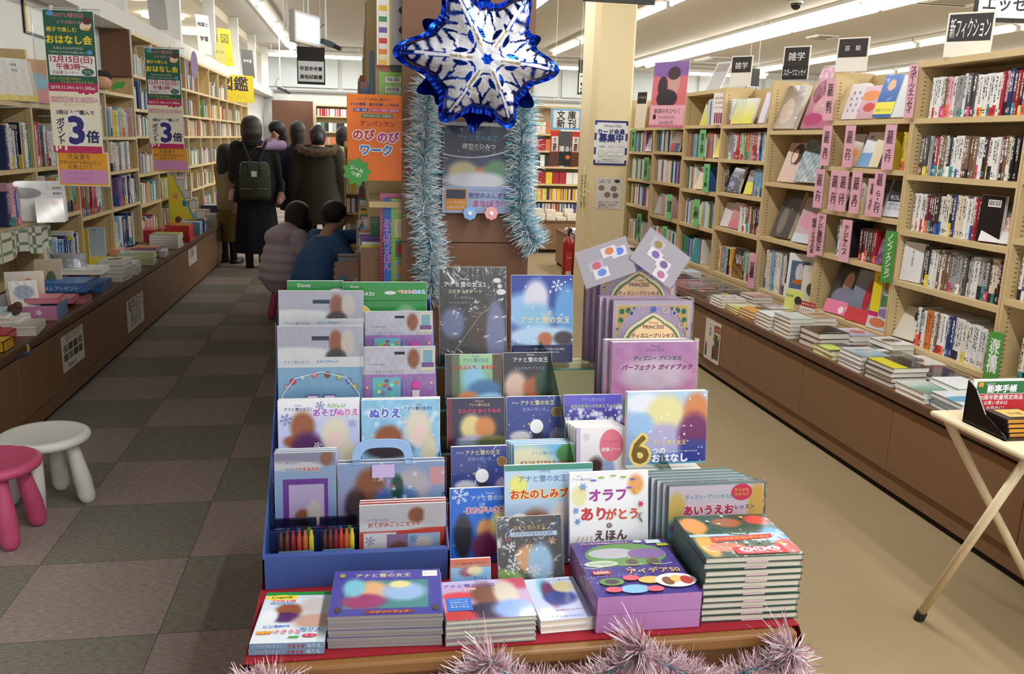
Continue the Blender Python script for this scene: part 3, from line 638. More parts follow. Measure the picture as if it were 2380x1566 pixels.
# second bookcase of photo books
rface(2, .15, 1.625, .22, .3, .03, 'grey photo book leaning at the left of the top shelf', [('g', (146, 136, 122), (180, 168, 156)), ('e', .4, .4, .3, .3, (206, 186, 170)), ('n', 10, 2)], gloss=2, tilt=.34, cat='photo book', name='photo_book')
rface(2, .72, 1.625, .3, .4, .02, 'large pink wrapped photo book leaning on the top shelf', [('g', (204, 134, 160), (206, 120, 150)), ('e', .3, .6, .3, .2, (150, 56, 84)), ('e', .6, .35, .4, .2, (226, 170, 170)), ('e', .3, .15, .3, .1, (196, 70, 120))], gloss=2, tilt=.34, wrap=True, cat='photo book', name='photo_book')
rface(2, .3, 1.283, .19, .27, .02, 'photo book of a dark haired sitter in beige, second shelf', [('g', (226, 206, 194), (216, 190, 176)), ('e', .6, .7, .3, .28, (58, 44, 40), .2), ('e', .5, .66, .16, .18, (234, 196, 176), .3), ('e', .5, .2, .4, .26, (222, 192, 180))], tilt=.34, cat='photo book', name='photo_book')
rface(2, .62, 1.283, .22, .29, .05, 'shiny pale blue wrapped photo books on the second shelf', [('g', (158, 186, 196), (206, 214, 216)), ('n', 22, 6)], gloss=2, wrap=True, tilt=.34, cat='photo book', name='photo_book')
rface(2, .94, 1.283, .1, .2, .02, 'small dark blue photo book beside the shiny wrapped ones', [('g', (60, 70, 110), (180, 90, 110))], tilt=.3, cat='photo book', name='photo_book')
rface(2, .27, .911, .2, .33, .03, 'tall dark grey framed photo book on the third shelf', [('g', (72, 70, 64), (64, 62, 58)), ('e', .4, .35, .2, .3, (120, 112, 100), .6)], gloss=2, tilt=.34, spinecol=(176, 140, 66), cat='photo book', name='photo_book')
rface(2, .68, .911, .21, .3, .02, 'wrapped photo book of soft pink figures, third shelf', [('g', (176, 168, 166), (206, 176, 182)), ('e', .5, .5, .4, .2, (214, 150, 170)), ('r', 0, 0, 1, .2, (206, 214, 224))], gloss=2, tilt=.34, cat='photo book', name='photo_book')
rface(2, .72, .545, .2, .3, .02, 'white photo book with a blue street picture, above the worktop', [('g', (232, 234, 236), (226, 228, 230)), ('r', .12, .25, .8, .85, (84, 110, 140)), ('e', .45, .6, .15, .2, (206, 206, 210)), ('e', .5, .4, .3, .05, (196, 110, 50))], tilt=.06, turn=.5, cat='photo book', name='photo_book')
rface(2, .97, .545, .15, .24, .02, 'cream photo book with a small dark arch picture', [('g', (222, 218, 206), (214, 210, 198)), ('e', .6, .4, .3, .18, (70, 84, 70), .1)], tilt=.06, turn=.3, cat='photo book', name='photo_book')
rface(0, .83, 1.114, .15, .19, .02, 'white book with red lettering leaning at the end of the third shelf', [('g', (96, 90, 92), (226, 226, 226)), ('r', 0, 0, 1, .62, (232, 230, 230))], title(('歴代大名', .5, .6, .85, (196, 40, 44)), ('ラグビー選手', .5, .47, .85, (196, 40, 44)), ('復活へのII', .5, .34, .85, (196, 40, 44))), tilt=.3, turn=.25)
rface(0, .78, 1.114, .13, .21, .016, 'black back cover with barcode on the third near shelf', [('g', (26, 26, 30), (24, 24, 28))], lambda p, w, h: p.barcode(.01, h*.84, .06, .022, 9), tilt=.03)
rface(0, .05, .853, .14, .2, .02, 'white book beside the dark green divider', [('g', (234, 236, 236), (228, 230, 230))], lambda p, w, h: p.t('新しい旅の本', 0, h*.6, h=h*.4, c=(70, 70, 74), vert=True), tilt=.05, turn=.15)
rface(0, .05, .545, .15, .18, .02, 'cream book fallen aslant at the left of the bottom shelf', [('g', (226, 222, 204), (214, 208, 190)), ('e', .7, .8, .2, .2, (40, 40, 40), .1)], tilt=.5)
# farther bookcases
for (k, f, z, ww, h, lab, art) in [
    (3, .18, 1.67, .12, .19, 'pale green back cover on the top shelf under the grey card', [('g', (214, 226, 206), (226, 214, 90))]),
    (3, .42, 1.67, .14, .19, 'yellow and white leaning book on the top shelf', [('g', (232, 232, 226), (222, 220, 60))]),
    (3, .75, 1.67, .07, .22, 'tall lilac notebook book at the right of the top shelf', [('g', (226, 220, 236), (216, 208, 228))]),
    (3, .25, 1.167, .16, .2, 'black illustrated book with lilac circles, third shelf', [('g', (30, 30, 46), (28, 28, 40)), ('e', .4, .72, .3, .14, (150, 122, 180), .1), ('e', .3, .3, .25, .1, (150, 122, 180), .1), ('f', 14, 5, (220, 220, 230), .03)]),
    (3, .6, 1.167, .1, .18, 'grey book with yellow band on the third shelf', [('g', (150, 152, 156), (150, 152, 156)), ('r', 0, 0, 1, .5, (228, 220, 60))]),
    (3, .13, .898, .13, .19, 'white back cover at the left of the fourth shelf', [('g', (222, 218, 216), (214, 208, 208))]),
    (3, .33, .898, .13, .2, 'rose pink leaning book on the fourth shelf', [('g', (214, 150, 160), (200, 110, 126))]),
    (4, .4, 1.67, .11, .2, 'lime edged book in the open dark compartment', [('g', (214, 212, 200), (206, 206, 60))]),
    (4, .75, 1.67, .11, .2, 'second lime edged book in the dark compartment', [('g', (200, 200, 196), (196, 200, 70))]),
    (4, .85, 1.417, .12, .18, 'yellow and white book on the second shelf', [('g', (232, 214, 60), (226, 206, 50))]),
    (4, .45, 1.417, .12, .18, 'grey green back cover beside the philosophy divider', [('g', (196, 206, 198), (206, 212, 206))]),
    (4, .4, 1.15, .13, .19, 'white flowered book on the third shelf', [('g', (222, 212, 196), (214, 190, 150)), ('n', 20, 3)]),
    (4, .4, .862, .13, .18, 'white wrapped book leaning on the fourth shelf', [('g', (206, 206, 206), (180, 196, 206)), ('n', 16, 3)]),
    (4, .5, .547, .14, .2, 'turquoise wrapped book above the worktop', [('g', (52, 156, 170), (60, 150, 166)), ('n', 14, 3)]),
    (5, .6, 1.452, .15, .18, 'books with pink and blue band on the second shelf near the column', [('g', (206, 200, 190), (190, 180, 176)), ('r', 0, 0, .5, .4, (206, 60, 90)), ('r', .5, 0, 1, .4, (60, 70, 160))]),
    (6, .7, 1.44, .13, .17, 'maroon patterned book beside the column', [('g', (206, 196, 196), (110, 40, 80)), ('n', 18, 5)]),
    (5, .15, .862, .12, .2, 'grey speckled back cover beside the shinto row', [('g', (206, 206, 206), (176, 176, 178)), ('n', 10, 5)])]:
    rface(k, f, z, ww, h, .02, lab, art, tilt=.28 if z > .6 else .1)
rface(3, .52, .547, .15, .22, .02, 'black magazine with gold figure, above the worktop', [('g', (40, 36, 36), (150, 110, 40)), ('n', 20, 8)], title(('日本の', .5, .7, .7, W), ('最前', .5, .55, .5, W)), tilt=.12, cat='magazine', name='magazine')
segs = []
for k in (4, 5, 6):
    zs = RB[k][0]; ya = 3.295+.797*k+.03
    for j, z in enumerate(zs):
        if j == 0 and k != 4: continue
        segs.append((1, 2.75, ya+(.2 if j == 0 else .05 if (j+k) % 2 else .25), ya+(.72 if j else .42), z, (.18, .21), .13))
mass('shelved_books', 'far mixed colour books on the shelves beside the beige column', 'books', segs, MIX+['white', 'white'], 5)
# cards and posters standing on top of the right bookcases
def topcard(px, py, z, w, h, label, draw, col=(40, 32, 30), X=2.80, rx=-.05, turn=0, stand=None, **kw):
    Y = atx(px, py, X).y; r = thing(kw.pop('name', 'category_sign'), label, kw.pop('cat', 'sign'), (X, Y, z), rot=(rx, 0, -math.pi/2+turn))
    box('board', (-w/2, 0, 0), (w/2, .006, h), ink((228, 224, 210)), r); box('face_panel', (-w/2+.008, -.001, .0 if stand is None else stand), (w/2-.008, 0, h-.008), ink(col), r)
    p = Print(); p.y = -.0018; draw(p); p.build(r); return r
topcard(2245, 130, 1.947, .2, .2, 'black card reading nonfiction on a white stand atop the near bookcase', lambda p: p.t('新フィクション', 0, .13, w=.17, c=W, h=.09), stand=.07, turn=.75)
topcard(1975, 172, 1.95, .18, .19, 'black and clear sign for show business above the pink dividers', lambda p: p.t('芸　能', 0, .13, w=.09, c=W), stand=.08, turn=.7)
topcard(1845, 190, 1.947, .18, .21, 'two-line black sign on trivia and sports essays', lambda p: (p.t('雑学', .0, .145, w=.11, c=W), p.rect(-.085, .005, .085, .085, (24, 20, 20)), p.t('スポーツエッセイ', 0, .045, w=.15, c=W, h=.045)), turn=.7, stand=.0)
topcard(1718, 206, 1.95, .17, .22, 'smaller black sign on trivia farther along', lambda p: p.t('雑学', 0, .15, w=.1, c=W), stand=.1, turn=.7)
topcard(1655, 210, 1.947, .16, .26, 'grey photo card leaning back on top of the bookcase', lambda p: p.rect(-.06, .17, .06, .24, (150, 140, 132)), col=(176, 174, 172), rx=-.5, turn=.4)
topcard(1487, 285, 1.67, .13, .36, 'small black novels sign beside the column', lambda p: p.t('ノベルス', 0, .3, w=.1, c=W), stand=.24, turn=.6)
r = thing('poster', 'pink film poster of two drawn faces on top of the bookcase near the column', 'poster', (2.655, 7.5, 1.66), rot=(-.06, 0, -math.pi/2+.5))
artmesh('sheet', .4, .56, [('g', (150, 100, 160), (224, 130, 136)), ('e', .5, .45, .8, .4, (222, 116, 124)), ('e', .5, .9, .7, .14, (134, 96, 166)), ('e', .62, .68, .17, .2, (206, 160, 150), .1), ('e', .6, .82, .18, .1, (66, 46, 50), .1), ('e', .3, .62, .14, .16, (52, 42, 56), .15), ('e', .45, .44, .3, .14, (50, 42, 56), .2), ('r', 0, 0, 1, .34, (236, 176, 190))], attrmat('gloss_print', .28, .5), r)
box('backing', (-.2, .001, 0), (.2, .004, .56), WHITEP, r)
Print().t('歎異抄をひらく', -.0, .14, w=.3, c=(70, 40, 50)).t('TANNISHO', .0, .085, w=.2, c=(150, 110, 116)).disc(-.14, .09, .018, .024, (50, 36, 40)).rect(-.2, 0, .2, .02, (206, 110, 136)).t('2019年5月', .0, .04, w=.16, c=(120, 80, 90)).build(r)
card('notice_card', 'white notice with wine bottles pattern under the leaning grey card', 'card', (2.74, 6.53, 1.672), .14, .24, (236, 228, 218), [lambda p: p.t('長女と野原に', 0, .2, w=.1, c=(110, 40, 40)), lambda p: p.t('どんな花が咲く', 0, .165, w=.1, c=(90, 60, 60)), lambda p: p.t('かんさつ絵本', 0, .13, w=.1, c=(90, 60, 60)), lambda p: [p.rect(-.05+.022*i, .01, -.036+.022*i, .09, ((150, 40, 60), (120, 30, 90))[i % 2]) for i in range(5)]], rz=-math.pi/2+.4)
# ---------------------------------------------------------------- books lying in stacks on the right worktop
def flat(side, X, Y, z, w, d, t, top, label, rz=0, pages=(232, 228, 214), pr=None, cat='book', group=None, name='paperback', art=None, edge=None):
    """a book lying flat: spine toward the aisle on +w side; local x across aisle"""
    r = thing(name, label, cat, (X, Y, z), rz=rz, group=group); e = .0012
    cm = pm('cover_%02x%02x%02x' % tuple(edge or top), edge or top, .4)
    G().box((-w/2, -d/2, 0), (w/2, d/2, e), cm).box((-w/2, -d/2, t-e), (w/2, d/2, t), cm).box((-w/2, d/2-e, e), (w/2, d/2, t-e), cm).build('cover', parent=r)
    box('pages', (-w/2+.003, -d/2+.003, e), (w/2-.003, d/2-e, t-e), pm('pages_%02x%02x%02x' % pages, pages, .8), r)
    if art or pr:
        q = bpy.data.objects.new('cover_print', None)
        if art:
            a = artmesh('cover_picture', w, d, art, attrmat('gloss_print', .28, .5), r, 0); a.rotation_euler = (-math.pi/2, 0, 0); a.location = (0, -d/2, t+.0004)
        if pr:
            p = Print(); p.y = -.001; pr(p, w, d); o = p.build(r); o.rotation_euler = (-math.pi/2, 0, 0); o.location = (0, -d/2, t)
    return r
def stack(side, X, Y, z, n, w, d, t, tops, desc, rz=0, pages=(232, 228, 214), pr=None, cat='book', art=None, name='paperback', edge=None):
    for i in range(n):
        last = i == n-1
        lab = (desc+', top of its stack' if n > 1 else desc) if last else '%s down in the stack under the %s' % (nth(n-2-i), short(desc))
        flat(side, X+rnd.uniform(-.004, .004), Y+rnd.uniform(-.004, .004), z+i*(t+.0005), w, d, t, tops[i % len(tops)], lab, rz+rnd.uniform(-.03, .03), pages, pr if last else None, cat, 'books stacked on the worktop' if side > 0 else 'children\'s books stacked on the left worktop', name, art if last else None, edge)
mk = lambda txt, c=K, zz=.5, ww=.7: (lambda p, w, h: p.t(txt, 0, h*zz, w=ww*w, c=c) and None)
tz = .483
SR = [ # X, Y, n, w, d, t, cover, description, picture, text
 (2.40, 7.74, 3, .15, .2, .02, (232, 232, 228), 'white book at the far end of the right worktop', None, None),
 (2.60, 7.70, 2, .15, .2, .02, (214, 214, 210), 'grey-white book behind the far end stack', None, None),
 (2.40, 7.32, 4, .16, .21, .02, (222, 224, 226), 'white book with dark title, second stack from the far end', None, mk('家庭と森', K, .6)),
 (2.40, 6.92, 5, .15, .2, .019, (206, 206, 200), 'white hardback with dark jacket near the far end', [('g', (60, 60, 64), (120, 120, 116))], None),
 (2.58, 6.95, 3, .14, .19, .02, (226, 206, 60), 'yellow and blue patterned book behind the white hardbacks', [('g', (70, 120, 160), (226, 206, 60)), ('n', 20, 2)], None),
 (2.42, 6.62, 5, .15, .2, .017, (226, 226, 176), 'pale lime book before the white hardbacks', [('g', (232, 232, 226), (222, 222, 150))], None),
 (2.62, 6.6, 2, .14, .19, .018, (206, 214, 226), 'pale blue lettered book behind the lime stack', None, mk('大地の家', (60, 70, 120))),
 (2.41, 6.22, 4, .19, .26, .012, (122, 38, 46), 'large dark red magazine', [('g', (90, 40, 44), (60, 56, 58)), ('r', 0, .2, .6, .5, (176, 40, 50))], None),
 (2.62, 6.24, 2, .17, .24, .012, (110, 108, 106), 'grey photo magazine behind the dark red one', [('g', (130, 128, 126), (90, 88, 86)), ('n', 26, 7)], None),
 (2.41, 5.92, 3, .19, .26, .012, (206, 120, 146), 'large pink magazine', [('g', (214, 130, 156), (96, 90, 92)), ('n', 12, 3)], None),
 (2.62, 5.95, 2, .17, .24, .012, (90, 88, 86), 'dark brown photo magazine behind the pink one', [('g', (110, 104, 100), (70, 66, 62)), ('n', 26, 9)], None),
 (2.41, 5.62, 3, .19, .27, .011, (70, 66, 62), 'dark magazine with orange and yellow headlines', [('g', (62, 58, 56), (50, 48, 48)), ('n', 18, 4), ('e', .25, .7, .2, .14, (206, 90, 50)), ('e', .8, .2, .14, .1, (206, 206, 50))], mk('暮らしの地図', W, .6)),
 (2.63, 5.66, 2, .16, .23, .011, (60, 58, 58), 'black photo magazine at the shelf foot', [('g', (80, 76, 76), (46, 44, 44)), ('n', 16, 8)], None),
 (2.39, 5.30, 3, .17, .19, .018, (228, 228, 226), 'white paperback with a grey ring drawing', [('g', (230, 230, 228), (224, 224, 224)), ('e', .5, .5, .3, .22, (150, 140, 156), .15), ('e', .5, .5, .22, .15, (228, 228, 226), .15)], None),
 (2.62, 5.36, 3, .14, .19, .02, (206, 202, 196), 'white and rose book behind the ring drawing', [('g', (226, 222, 216), (190, 120, 110))], None),
 (2.41, 5.08, 2, .17, .19, .016, (226, 222, 80), 'book with a lime yellow band', [('g', (222, 224, 214), (222, 222, 80))], None),
 (2.60, 5.06, 2, .15, .19, .02, (186, 150, 122), 'brown and white book behind the lime band', [('g', (150, 120, 100), (222, 220, 216))], None),
 (2.40, 4.86, 3, .17, .19, .018, (236, 168, 46), 'book with an orange wrap band', [('g', (40, 40, 42), (236, 168, 46)), ('r', 0, 0, .55, 1, (238, 166, 44))], mk('奇跡の森', (170, 90, 20), .3, .4)),
 (2.58, 4.80, 2, .14, .19, .02, (54, 96, 110), 'dark teal book with a pale label', [('g', (40, 60, 70), (200, 206, 216)), ('e', .5, .8, .3, .2, (206, 130, 70))], None),
 (2.385, 4.62, 4, .15, .19, .02, (222, 226, 226), 'white book right of the orange band', None, None),
 (2.56, 4.56, 2, .14, .19, .018, (226, 214, 180), 'cream book behind the white one', [('g', (226, 214, 180), (196, 110, 60))], None),
 (2.385, 4.40, 5, .14, .19, .022, (214, 220, 216), 'grey-white thick paperback in the tallest front stack', [('g', (222, 226, 224), (206, 216, 210))], None),
 (2.535, 4.42, 5, .14, .19, .022, (206, 180, 150), 'tan book with a reclining figure drawing', [('g', (212, 186, 156), (196, 166, 136)), ('e', .5, .6, .4, .1, (130, 96, 76))], None),
 (2.66, 4.60, 2, .13, .19, .03, (84, 26, 34), 'dark red thick book with black and white spine', [('g', (90, 26, 34), (40, 20, 24)), ('n', 12, 5)], mk('日本伝説の真相', W, .3, .8)),
 (2.42, 4.13, 3, .17, .2, .03, (52, 34, 34), 'black and brown hardback before the tan book', [('g', (70, 44, 40), (40, 28, 28)), ('n', 20, 5)], mk('WORDS WAR', W, .1, .5)),
 (2.64, 4.2, 2, .15, .2, .03, (186, 200, 216), 'pale blue portrait book behind the black hardback', [('g', (222, 226, 230), (140, 176, 206)), ('e', .6, .5, .3, .2, (180, 120, 96))], None),
 (2.385, 3.93, 2, .16, .19, .022, (206, 214, 70), 'black book with lime green band', [('g', (60, 56, 56), (54, 52, 52)), ('r', 0, .2, .5, .8, (200, 220, 60)), ('n', 10, 6)], None),
 (2.56, 3.88, 2, .17, .19, .022, (46, 44, 46), 'black book with a white blank label', [('g', (46, 44, 46), (60, 56, 56)), ('r', .2, 0, .8, .5, (226, 230, 234)), ('n', 10, 2)], None),
 (2.68, 3.92, 3, .13, .19, .025, (226, 226, 220), 'white book with black fish drawing', [('g', (228, 228, 224), (226, 226, 222)), ('e', .5, .55, .4, .2, (60, 58, 58), .2)], None),
 (2.38, 3.68, 4, .15, .19, .02, (214, 222, 230), 'white book with small blue lettering in front', [('g', (226, 230, 234), (120, 170, 196))], mk('この国の出口', (60, 60, 64), .7)),
 (2.545, 3.66, 3, .15, .19, .02, (70, 66, 62), 'grey and black photo jacket book in the middle', [('g', (70, 70, 70), (40, 38, 38)), ('n', 26, 5)], mk('あの森の木', W, .6)),
 (2.68, 3.66, 2, .13, .19, .02, (232, 232, 230), 'white book with pale figure at the shelf foot', [('g', (230, 230, 228), (224, 224, 222)), ('e', .4, .6, .2, .12, (90, 80, 76))], None),
 (2.39, 3.44, 4, .18, .2, .022, (44, 40, 38), 'black book with yellow half in the front stack', [('g', (60, 50, 44), (36, 32, 30)), ('n', 22, 5), ('r', 0, .0, .42, 1, (226, 218, 40))], mk('虹と宝の日', (120, 100, 20), .55, .3)),
 (2.60, 3.44, 2, .18, .2, .022, (50, 40, 40), 'dark red photo jacket book beside the yellow one', [('g', (90, 40, 40), (40, 34, 36)), ('n', 24, 3)], None),
 (2.37, 3.20, 2, .14, .19, .022, (226, 228, 226), 'white book with green corner at the worktop edge', [('g', (226, 228, 226), (80, 140, 110))], None),
 (2.53, 3.20, 3, .15, .19, .02, (232, 234, 236), 'pink-white book behind the yellow one', None, None),
 (2.66, 3.22, 2, .12, .18, .02, (200, 70, 80), 'red and white striped book', [('g', (206, 90, 100), (226, 220, 220)), ('n', 40, 3)], None),
 (2.40, 2.98, 3, .17, .2, .02, (120, 176, 206), 'white book with blue brush strokes', [('g', (228, 232, 234), (226, 230, 232)), ('e', .4, .4, .5, .2, (90, 160, 200), .5)], None),
 (2.58, 2.98, 3, .16, .2, .02, (232, 232, 232), 'white book with black brush script', [('g', (234, 234, 234), (230, 230, 230))], mk('ysoo', K, .5)),
 (2.42, 2.76, 3, .16, .2, .02, (226, 222, 206), 'cream paperback half behind the black holder', None, None)]
for X, Y, n, wv, dv_, tv, col, desc, art, txt in SR:
    stack(1, X, Y, tz, n, wv, dv_, tv, [col], desc, rnd.uniform(-.06, .06), art=art, pr=txt)
# ================================================================ left row: picture books, stacks, banners
KB = 'picture_book'
def lrow(i, f0, f1, z, hr, place, pal=KIDS, th=(.014, .032), dep=(.155, .175)):
    ya, yb, zs, top = LB[i]; L = yb-ya-.04
    row(-1, -2.0, ya+.02+L*f0, ya+.02+L*f1, z, hr, dep, pal, place, KB, th, 'spine-out picture books of the low left cases', inset=.01)
def lface(i, f, z, w, h, t, label, art, pr=None, tilt=.25, turn=.9, X=-2.02, **kw):
    ya, yb, zs, top = LB[i]; Y = ya+.02+(yb-ya-.04)*f
    if tilt < .15: turn = math.pi/2; w = min(w, .185); X = -2.0-w/2; tilt = .0
    hw = w/2*math.cos(turn)+.005+(t+.002)*math.sin(turn); Y = min(max(Y, ya+.018+hw), yb-.018-hw)
    clear(Y-(hw if turn < 1.5 else .003), Y+hw, -2.3, X+.15, z-.01, z+h); HOLES.append((Y-hw, Y+hw, z, -1))
    return dbook(kw.pop('name', KB), label, kw.pop('cat', 'picture book'), (X, Y, z+.0008), w, h, t, rx=-tilt, rz=math.pi/2-turn, art=art, pr=pr, **kw)
bc = lambda x, z, s=1, ww=.036: (lambda p, w, h: (p.barcode(w*x, h*z, ww, .016, s), p.barcode(w*x, h*z-.034, ww, .016, s+1)) and None)
# lowest picture book case in view
lrow(2, .5, .98, 1.252, (.22, .27), 'on the middle shelf of the near low case', ['white', 'navy', 'green', 'white', 'tan'])
lrow(2, .45, .7, .922, (.2, .26), 'on the lower shelf of the near low case', ['navy', 'blue', 'white', 'pink'])
lrow(3, .02, .95, 1.252, (.2, .28), 'on the middle shelf behind the near banner', ['sky blue', 'red', 'white', 'white', 'pink', 'cream'])
lrow(3, .3, .97, .922, (.2, .27), 'on the lower shelf behind the near banner', ['orange', 'pale green', 'white', 'green', 'yellow'])
lrow(3, .03, .97, .49, (.24, .3), 'standing on the worktop behind the near banner', ['white', 'cream', 'yellow', 'navy', 'blue', 'sky blue', 'yellow'])
lrow(4, .35, .97, 1.442, (.22, .27), 'right of the near banner on the third shelf', ['teal', 'white', 'white', 'cream', 'yellow'])
lrow(4, .3, .97, 1.162, (.21, .245), 'right of the near banner on the second shelf', ['pink', 'maroon', 'black', 'white', 'sky blue'])
lrow(4, .1, .8, .862, (.2, .26), 'right of the near banner on the lowest shelf', ['white', 'green', 'red', 'white'])
lrow(5, .15, .75, 1.442, (.2, .24), 'right of the brown covers on the third shelf', ['white', 'white', 'purple', 'cream', 'yellow', 'sky blue'])
lrow(5, .1, .8, 1.162, (.2, .24), 'left of the far banner on the second shelf', ['white', 'white', 'grey', 'sky blue', 'cream'])
lrow(5, .3, .97, .862, (.2, .26), 'left of the far banner on the lowest shelf', ['purple', 'navy', 'white', 'maroon', 'white'])
lrow(5, .05, .8, .49, (.24, .3), 'standing on the worktop left of the yellow stand', ['yellow', 'sky blue', 'navy', 'white'])
# face-out and leaning picture books
lface(2, .82, 1.642, .2, .26, .012, 'white picture book cover beside the brown haired one, top near shelf', [('g', (230, 228, 226), (222, 216, 206)), ('r', 0, 0, 1, .14, (222, 206, 120)), ('n', 6, 3)], bc(.1, .85, 3), tilt=.3)
lface(2, .98, 1.642, .2, .25, .012, 'picture book of a round brown shape on the top near shelf', [('g', (226, 216, 200), (206, 180, 150)), ('e', .45, .5, .3, .34, (70, 48, 38), .15), ('e', .5, .42, .26, .24, (196, 130, 100), .15), ('r', 0, 0, 1, .16, (226, 206, 70))], tilt=.3)
lface(3, .18, 1.642, .22, .29, .012, 'picture book in pale blue and pink leaning behind the banner, top shelf', [('g', (206, 170, 120), (226, 150, 160)), ('e', .5, .5, .5, .2, (150, 196, 220), .6)], tilt=.34)
lface(2, .75, 1.252, .2, .27, .01, 'dark navy picture book on the middle near shelf', [('g', (34, 40, 60), (30, 34, 52)), ('r', .75, 0, 1, .3, (226, 210, 50))], bc(.3, .9, 5), tilt=.05)
lface(3, .02, 1.252, .2, .26, .01, 'brown picture book with dark prints on the middle shelf', [('g', (196, 158, 120), (176, 136, 98)), ('e', .4, .4, .14, .08, (80, 60, 46), .2), ('e', .4, .2, .14, .08, (80, 60, 46), .2)], bc(.3, .9, 8), tilt=.05)
lface(3, .2, 1.252, .18, .26, .01, 'blue and green watercolour picture book on the middle shelf', [('g', (100, 140, 190), (96, 140, 110)), ('n', 14, 4)], tilt=.05)
lface(3, .55, 1.252, .2, .25, .012, 'white back cover with two barcodes left of the banner', [('g', (222, 222, 218), (226, 220, 200)), ('r', .0, .0, .6, .2, (206, 180, 110))], bc(.2, .8, 11, .05), tilt=.05)
lface(2, .95, .922, .3, .25, .012, 'large white back cover with barcodes, lower near shelf', [('g', (222, 222, 220), (226, 226, 224)), ('e', .2, .7, .35, .14, (96, 94, 92), .15), ('n', 5, 3)], bc(.35, .82, 13, .05), tilt=.2, turn=1.1, X=-1.96)
lface(3, .12, .922, .24, .27, .014, 'white picture book with two green round leaves', [('g', (232, 232, 228), (226, 226, 220)), ('e', .75, .7, .2, .12, (50, 104, 62), .1), ('e', .7, .35, .22, .18, (60, 130, 66), .1)], bc(.1, .88, 15, .05), tilt=.12, turn=1.1, X=-1.96)
lface(2, .8, .922, .16, .15, .01, 'small white picture book leaning before the large back cover', [('g', (226, 222, 216), (222, 216, 206)), ('e', .7, .8, .12, .1, (206, 140, 130), .2), ('n', 8, 5)], tilt=.25, turn=1.1, X=-1.88)
lface(3, .42, .922, .15, .25, .01, 'orange picture book on the lower shelf beneath the banner', [('g', (224, 150, 84), (214, 130, 70))], tilt=.04)
lface(4, .35, .922, .15, .2, .01, 'red and white picture book right under the near banner', [('g', (200, 60, 56), (176, 40, 48)), ('e', .4, .5, .3, .34, (206, 206, 206), .3)], tilt=.04)
lface(4, .55, 1.442, .2, .24, .012, 'orange brown picture book with vertical title on the third shelf', [('g', (226, 160, 90), (70, 44, 32)), ('e', .6, .75, .4, .2, (230, 150, 70), .3), ('r', 0, 0, 1, .3, (190, 110, 60))], lambda p, w, h: p.t('もりのやま', w*.1, h*.75, h=h*.34, c=(60, 40, 30), vert=True), tilt=.06)
lface(4, .5, 1.162, .2, .24, .012, 'pale grey picture book with vertical black title and barcode', [('g', (226, 230, 232), (216, 222, 224)), ('r', .0, 0, .45, .5, (34, 32, 34))], lambda p, w, h: (p.t('オオサンショウ', w*.16, h*.72, h=h*.5, c=K, vert=True), p.barcode(w*.08, h*.44, .03, .02, 3)) and None, tilt=.06)
lface(4, .12, .49, .16, .28, .012, 'yellow picture book with a small beak drawing on the worktop', [('g', (214, 196, 52), (206, 186, 46)), ('e', .4, .6, .14, .1, (226, 220, 200), .2), ('e', .6, .3, .1, .06, (40, 36, 30), .2)], bc(.0, .9, 21, .04), tilt=.05)
lface(4, .66, .49, .16, .25, .012, 'pale blue back cover with two barcodes on the worktop', [('g', (170, 204, 220), (206, 222, 228))], bc(.0, .9, 23, .04), tilt=.05)
lface(5, .9, 1.442, .16, .25, .012, 'pink and green picture book near the far banner', [('g', (226, 190, 196), (226, 176, 186)), ('r', 0, 0, .3, .5, (110, 150, 80)), ('r', 0, .5, .3, 1, (110, 150, 206))], tilt=.04)
lface(6, .3, 1.69, .2, .25, .02, 'blue book with yellow and white lettering right of the far banner', [('g', (40, 90, 170), (30, 60, 130))], lambda p, w, h: (p.t('野菜', 0, h*.75, h=.07, c=(230, 220, 90), vert=True), p.t('チャンス', -.05, h*.6, h=.14, c=W, vert=True)) and None, tilt=.1)
lface(7, .5, 1.69, .17, .23, .03, 'red and white boxed book right of the blue lettered one', [('g', (206, 222, 214), (206, 220, 216)), ('r', 0, .6, .35, 1, (206, 60, 60))], tilt=.02)
lface(7, .3, 1.452, .2, .24, .02, 'white and red boxed picture book on the far third shelf', [('g', (226, 230, 232), (222, 226, 228)), ('r', 0, 0, 1, .35, (226, 90, 80)), ('e', .1, .6, .3, .2, (50, 54, 60), .1)], bc(.2, .9, 25, .04), tilt=.04)
for k, (i, f, z, col) in enumerate(((8, .2, 1.452, (214, 170, 50)), (8, .6, 1.10, (170, 60, 60)), (9, .5, .82, (226, 206, 70)), (10, .4, 1.69, (140, 190, 90)), (11, .5, 1.45, (226, 170, 160)))):
    lface(i, f, z, .17, .22, .014, ('mustard', 'crimson', 'yellow', 'leaf green', 'salmon')[k]+' picture book turned outward in the tall far bookcases', [('g', col, tuple(c*.85 for c in col)), ('e', .5, .6, .3, .2, (230, 226, 214), .3), ('n', 10, k)], tilt=.1)
segs = []
for i in range(6, 15):
    ya, yb, zs, top = LB[i]
    for j, z in enumerate(zs+(.49,)):
        if j == 0 and i % 3 == 1: continue
        segs.append((-1, -2.0, ya+.03+(.2 if (i+j) % 3 == 0 else 0), yb-.03-(.15 if (i*j) % 4 == 1 else 0), z, (.15, .2), .15))
mass('shelved_picture_books', 'far children\'s books in the tall bookcases under the white rail', 'books', segs, KIDS+['white', 'white', 'cream'], 11)
finish_rows()
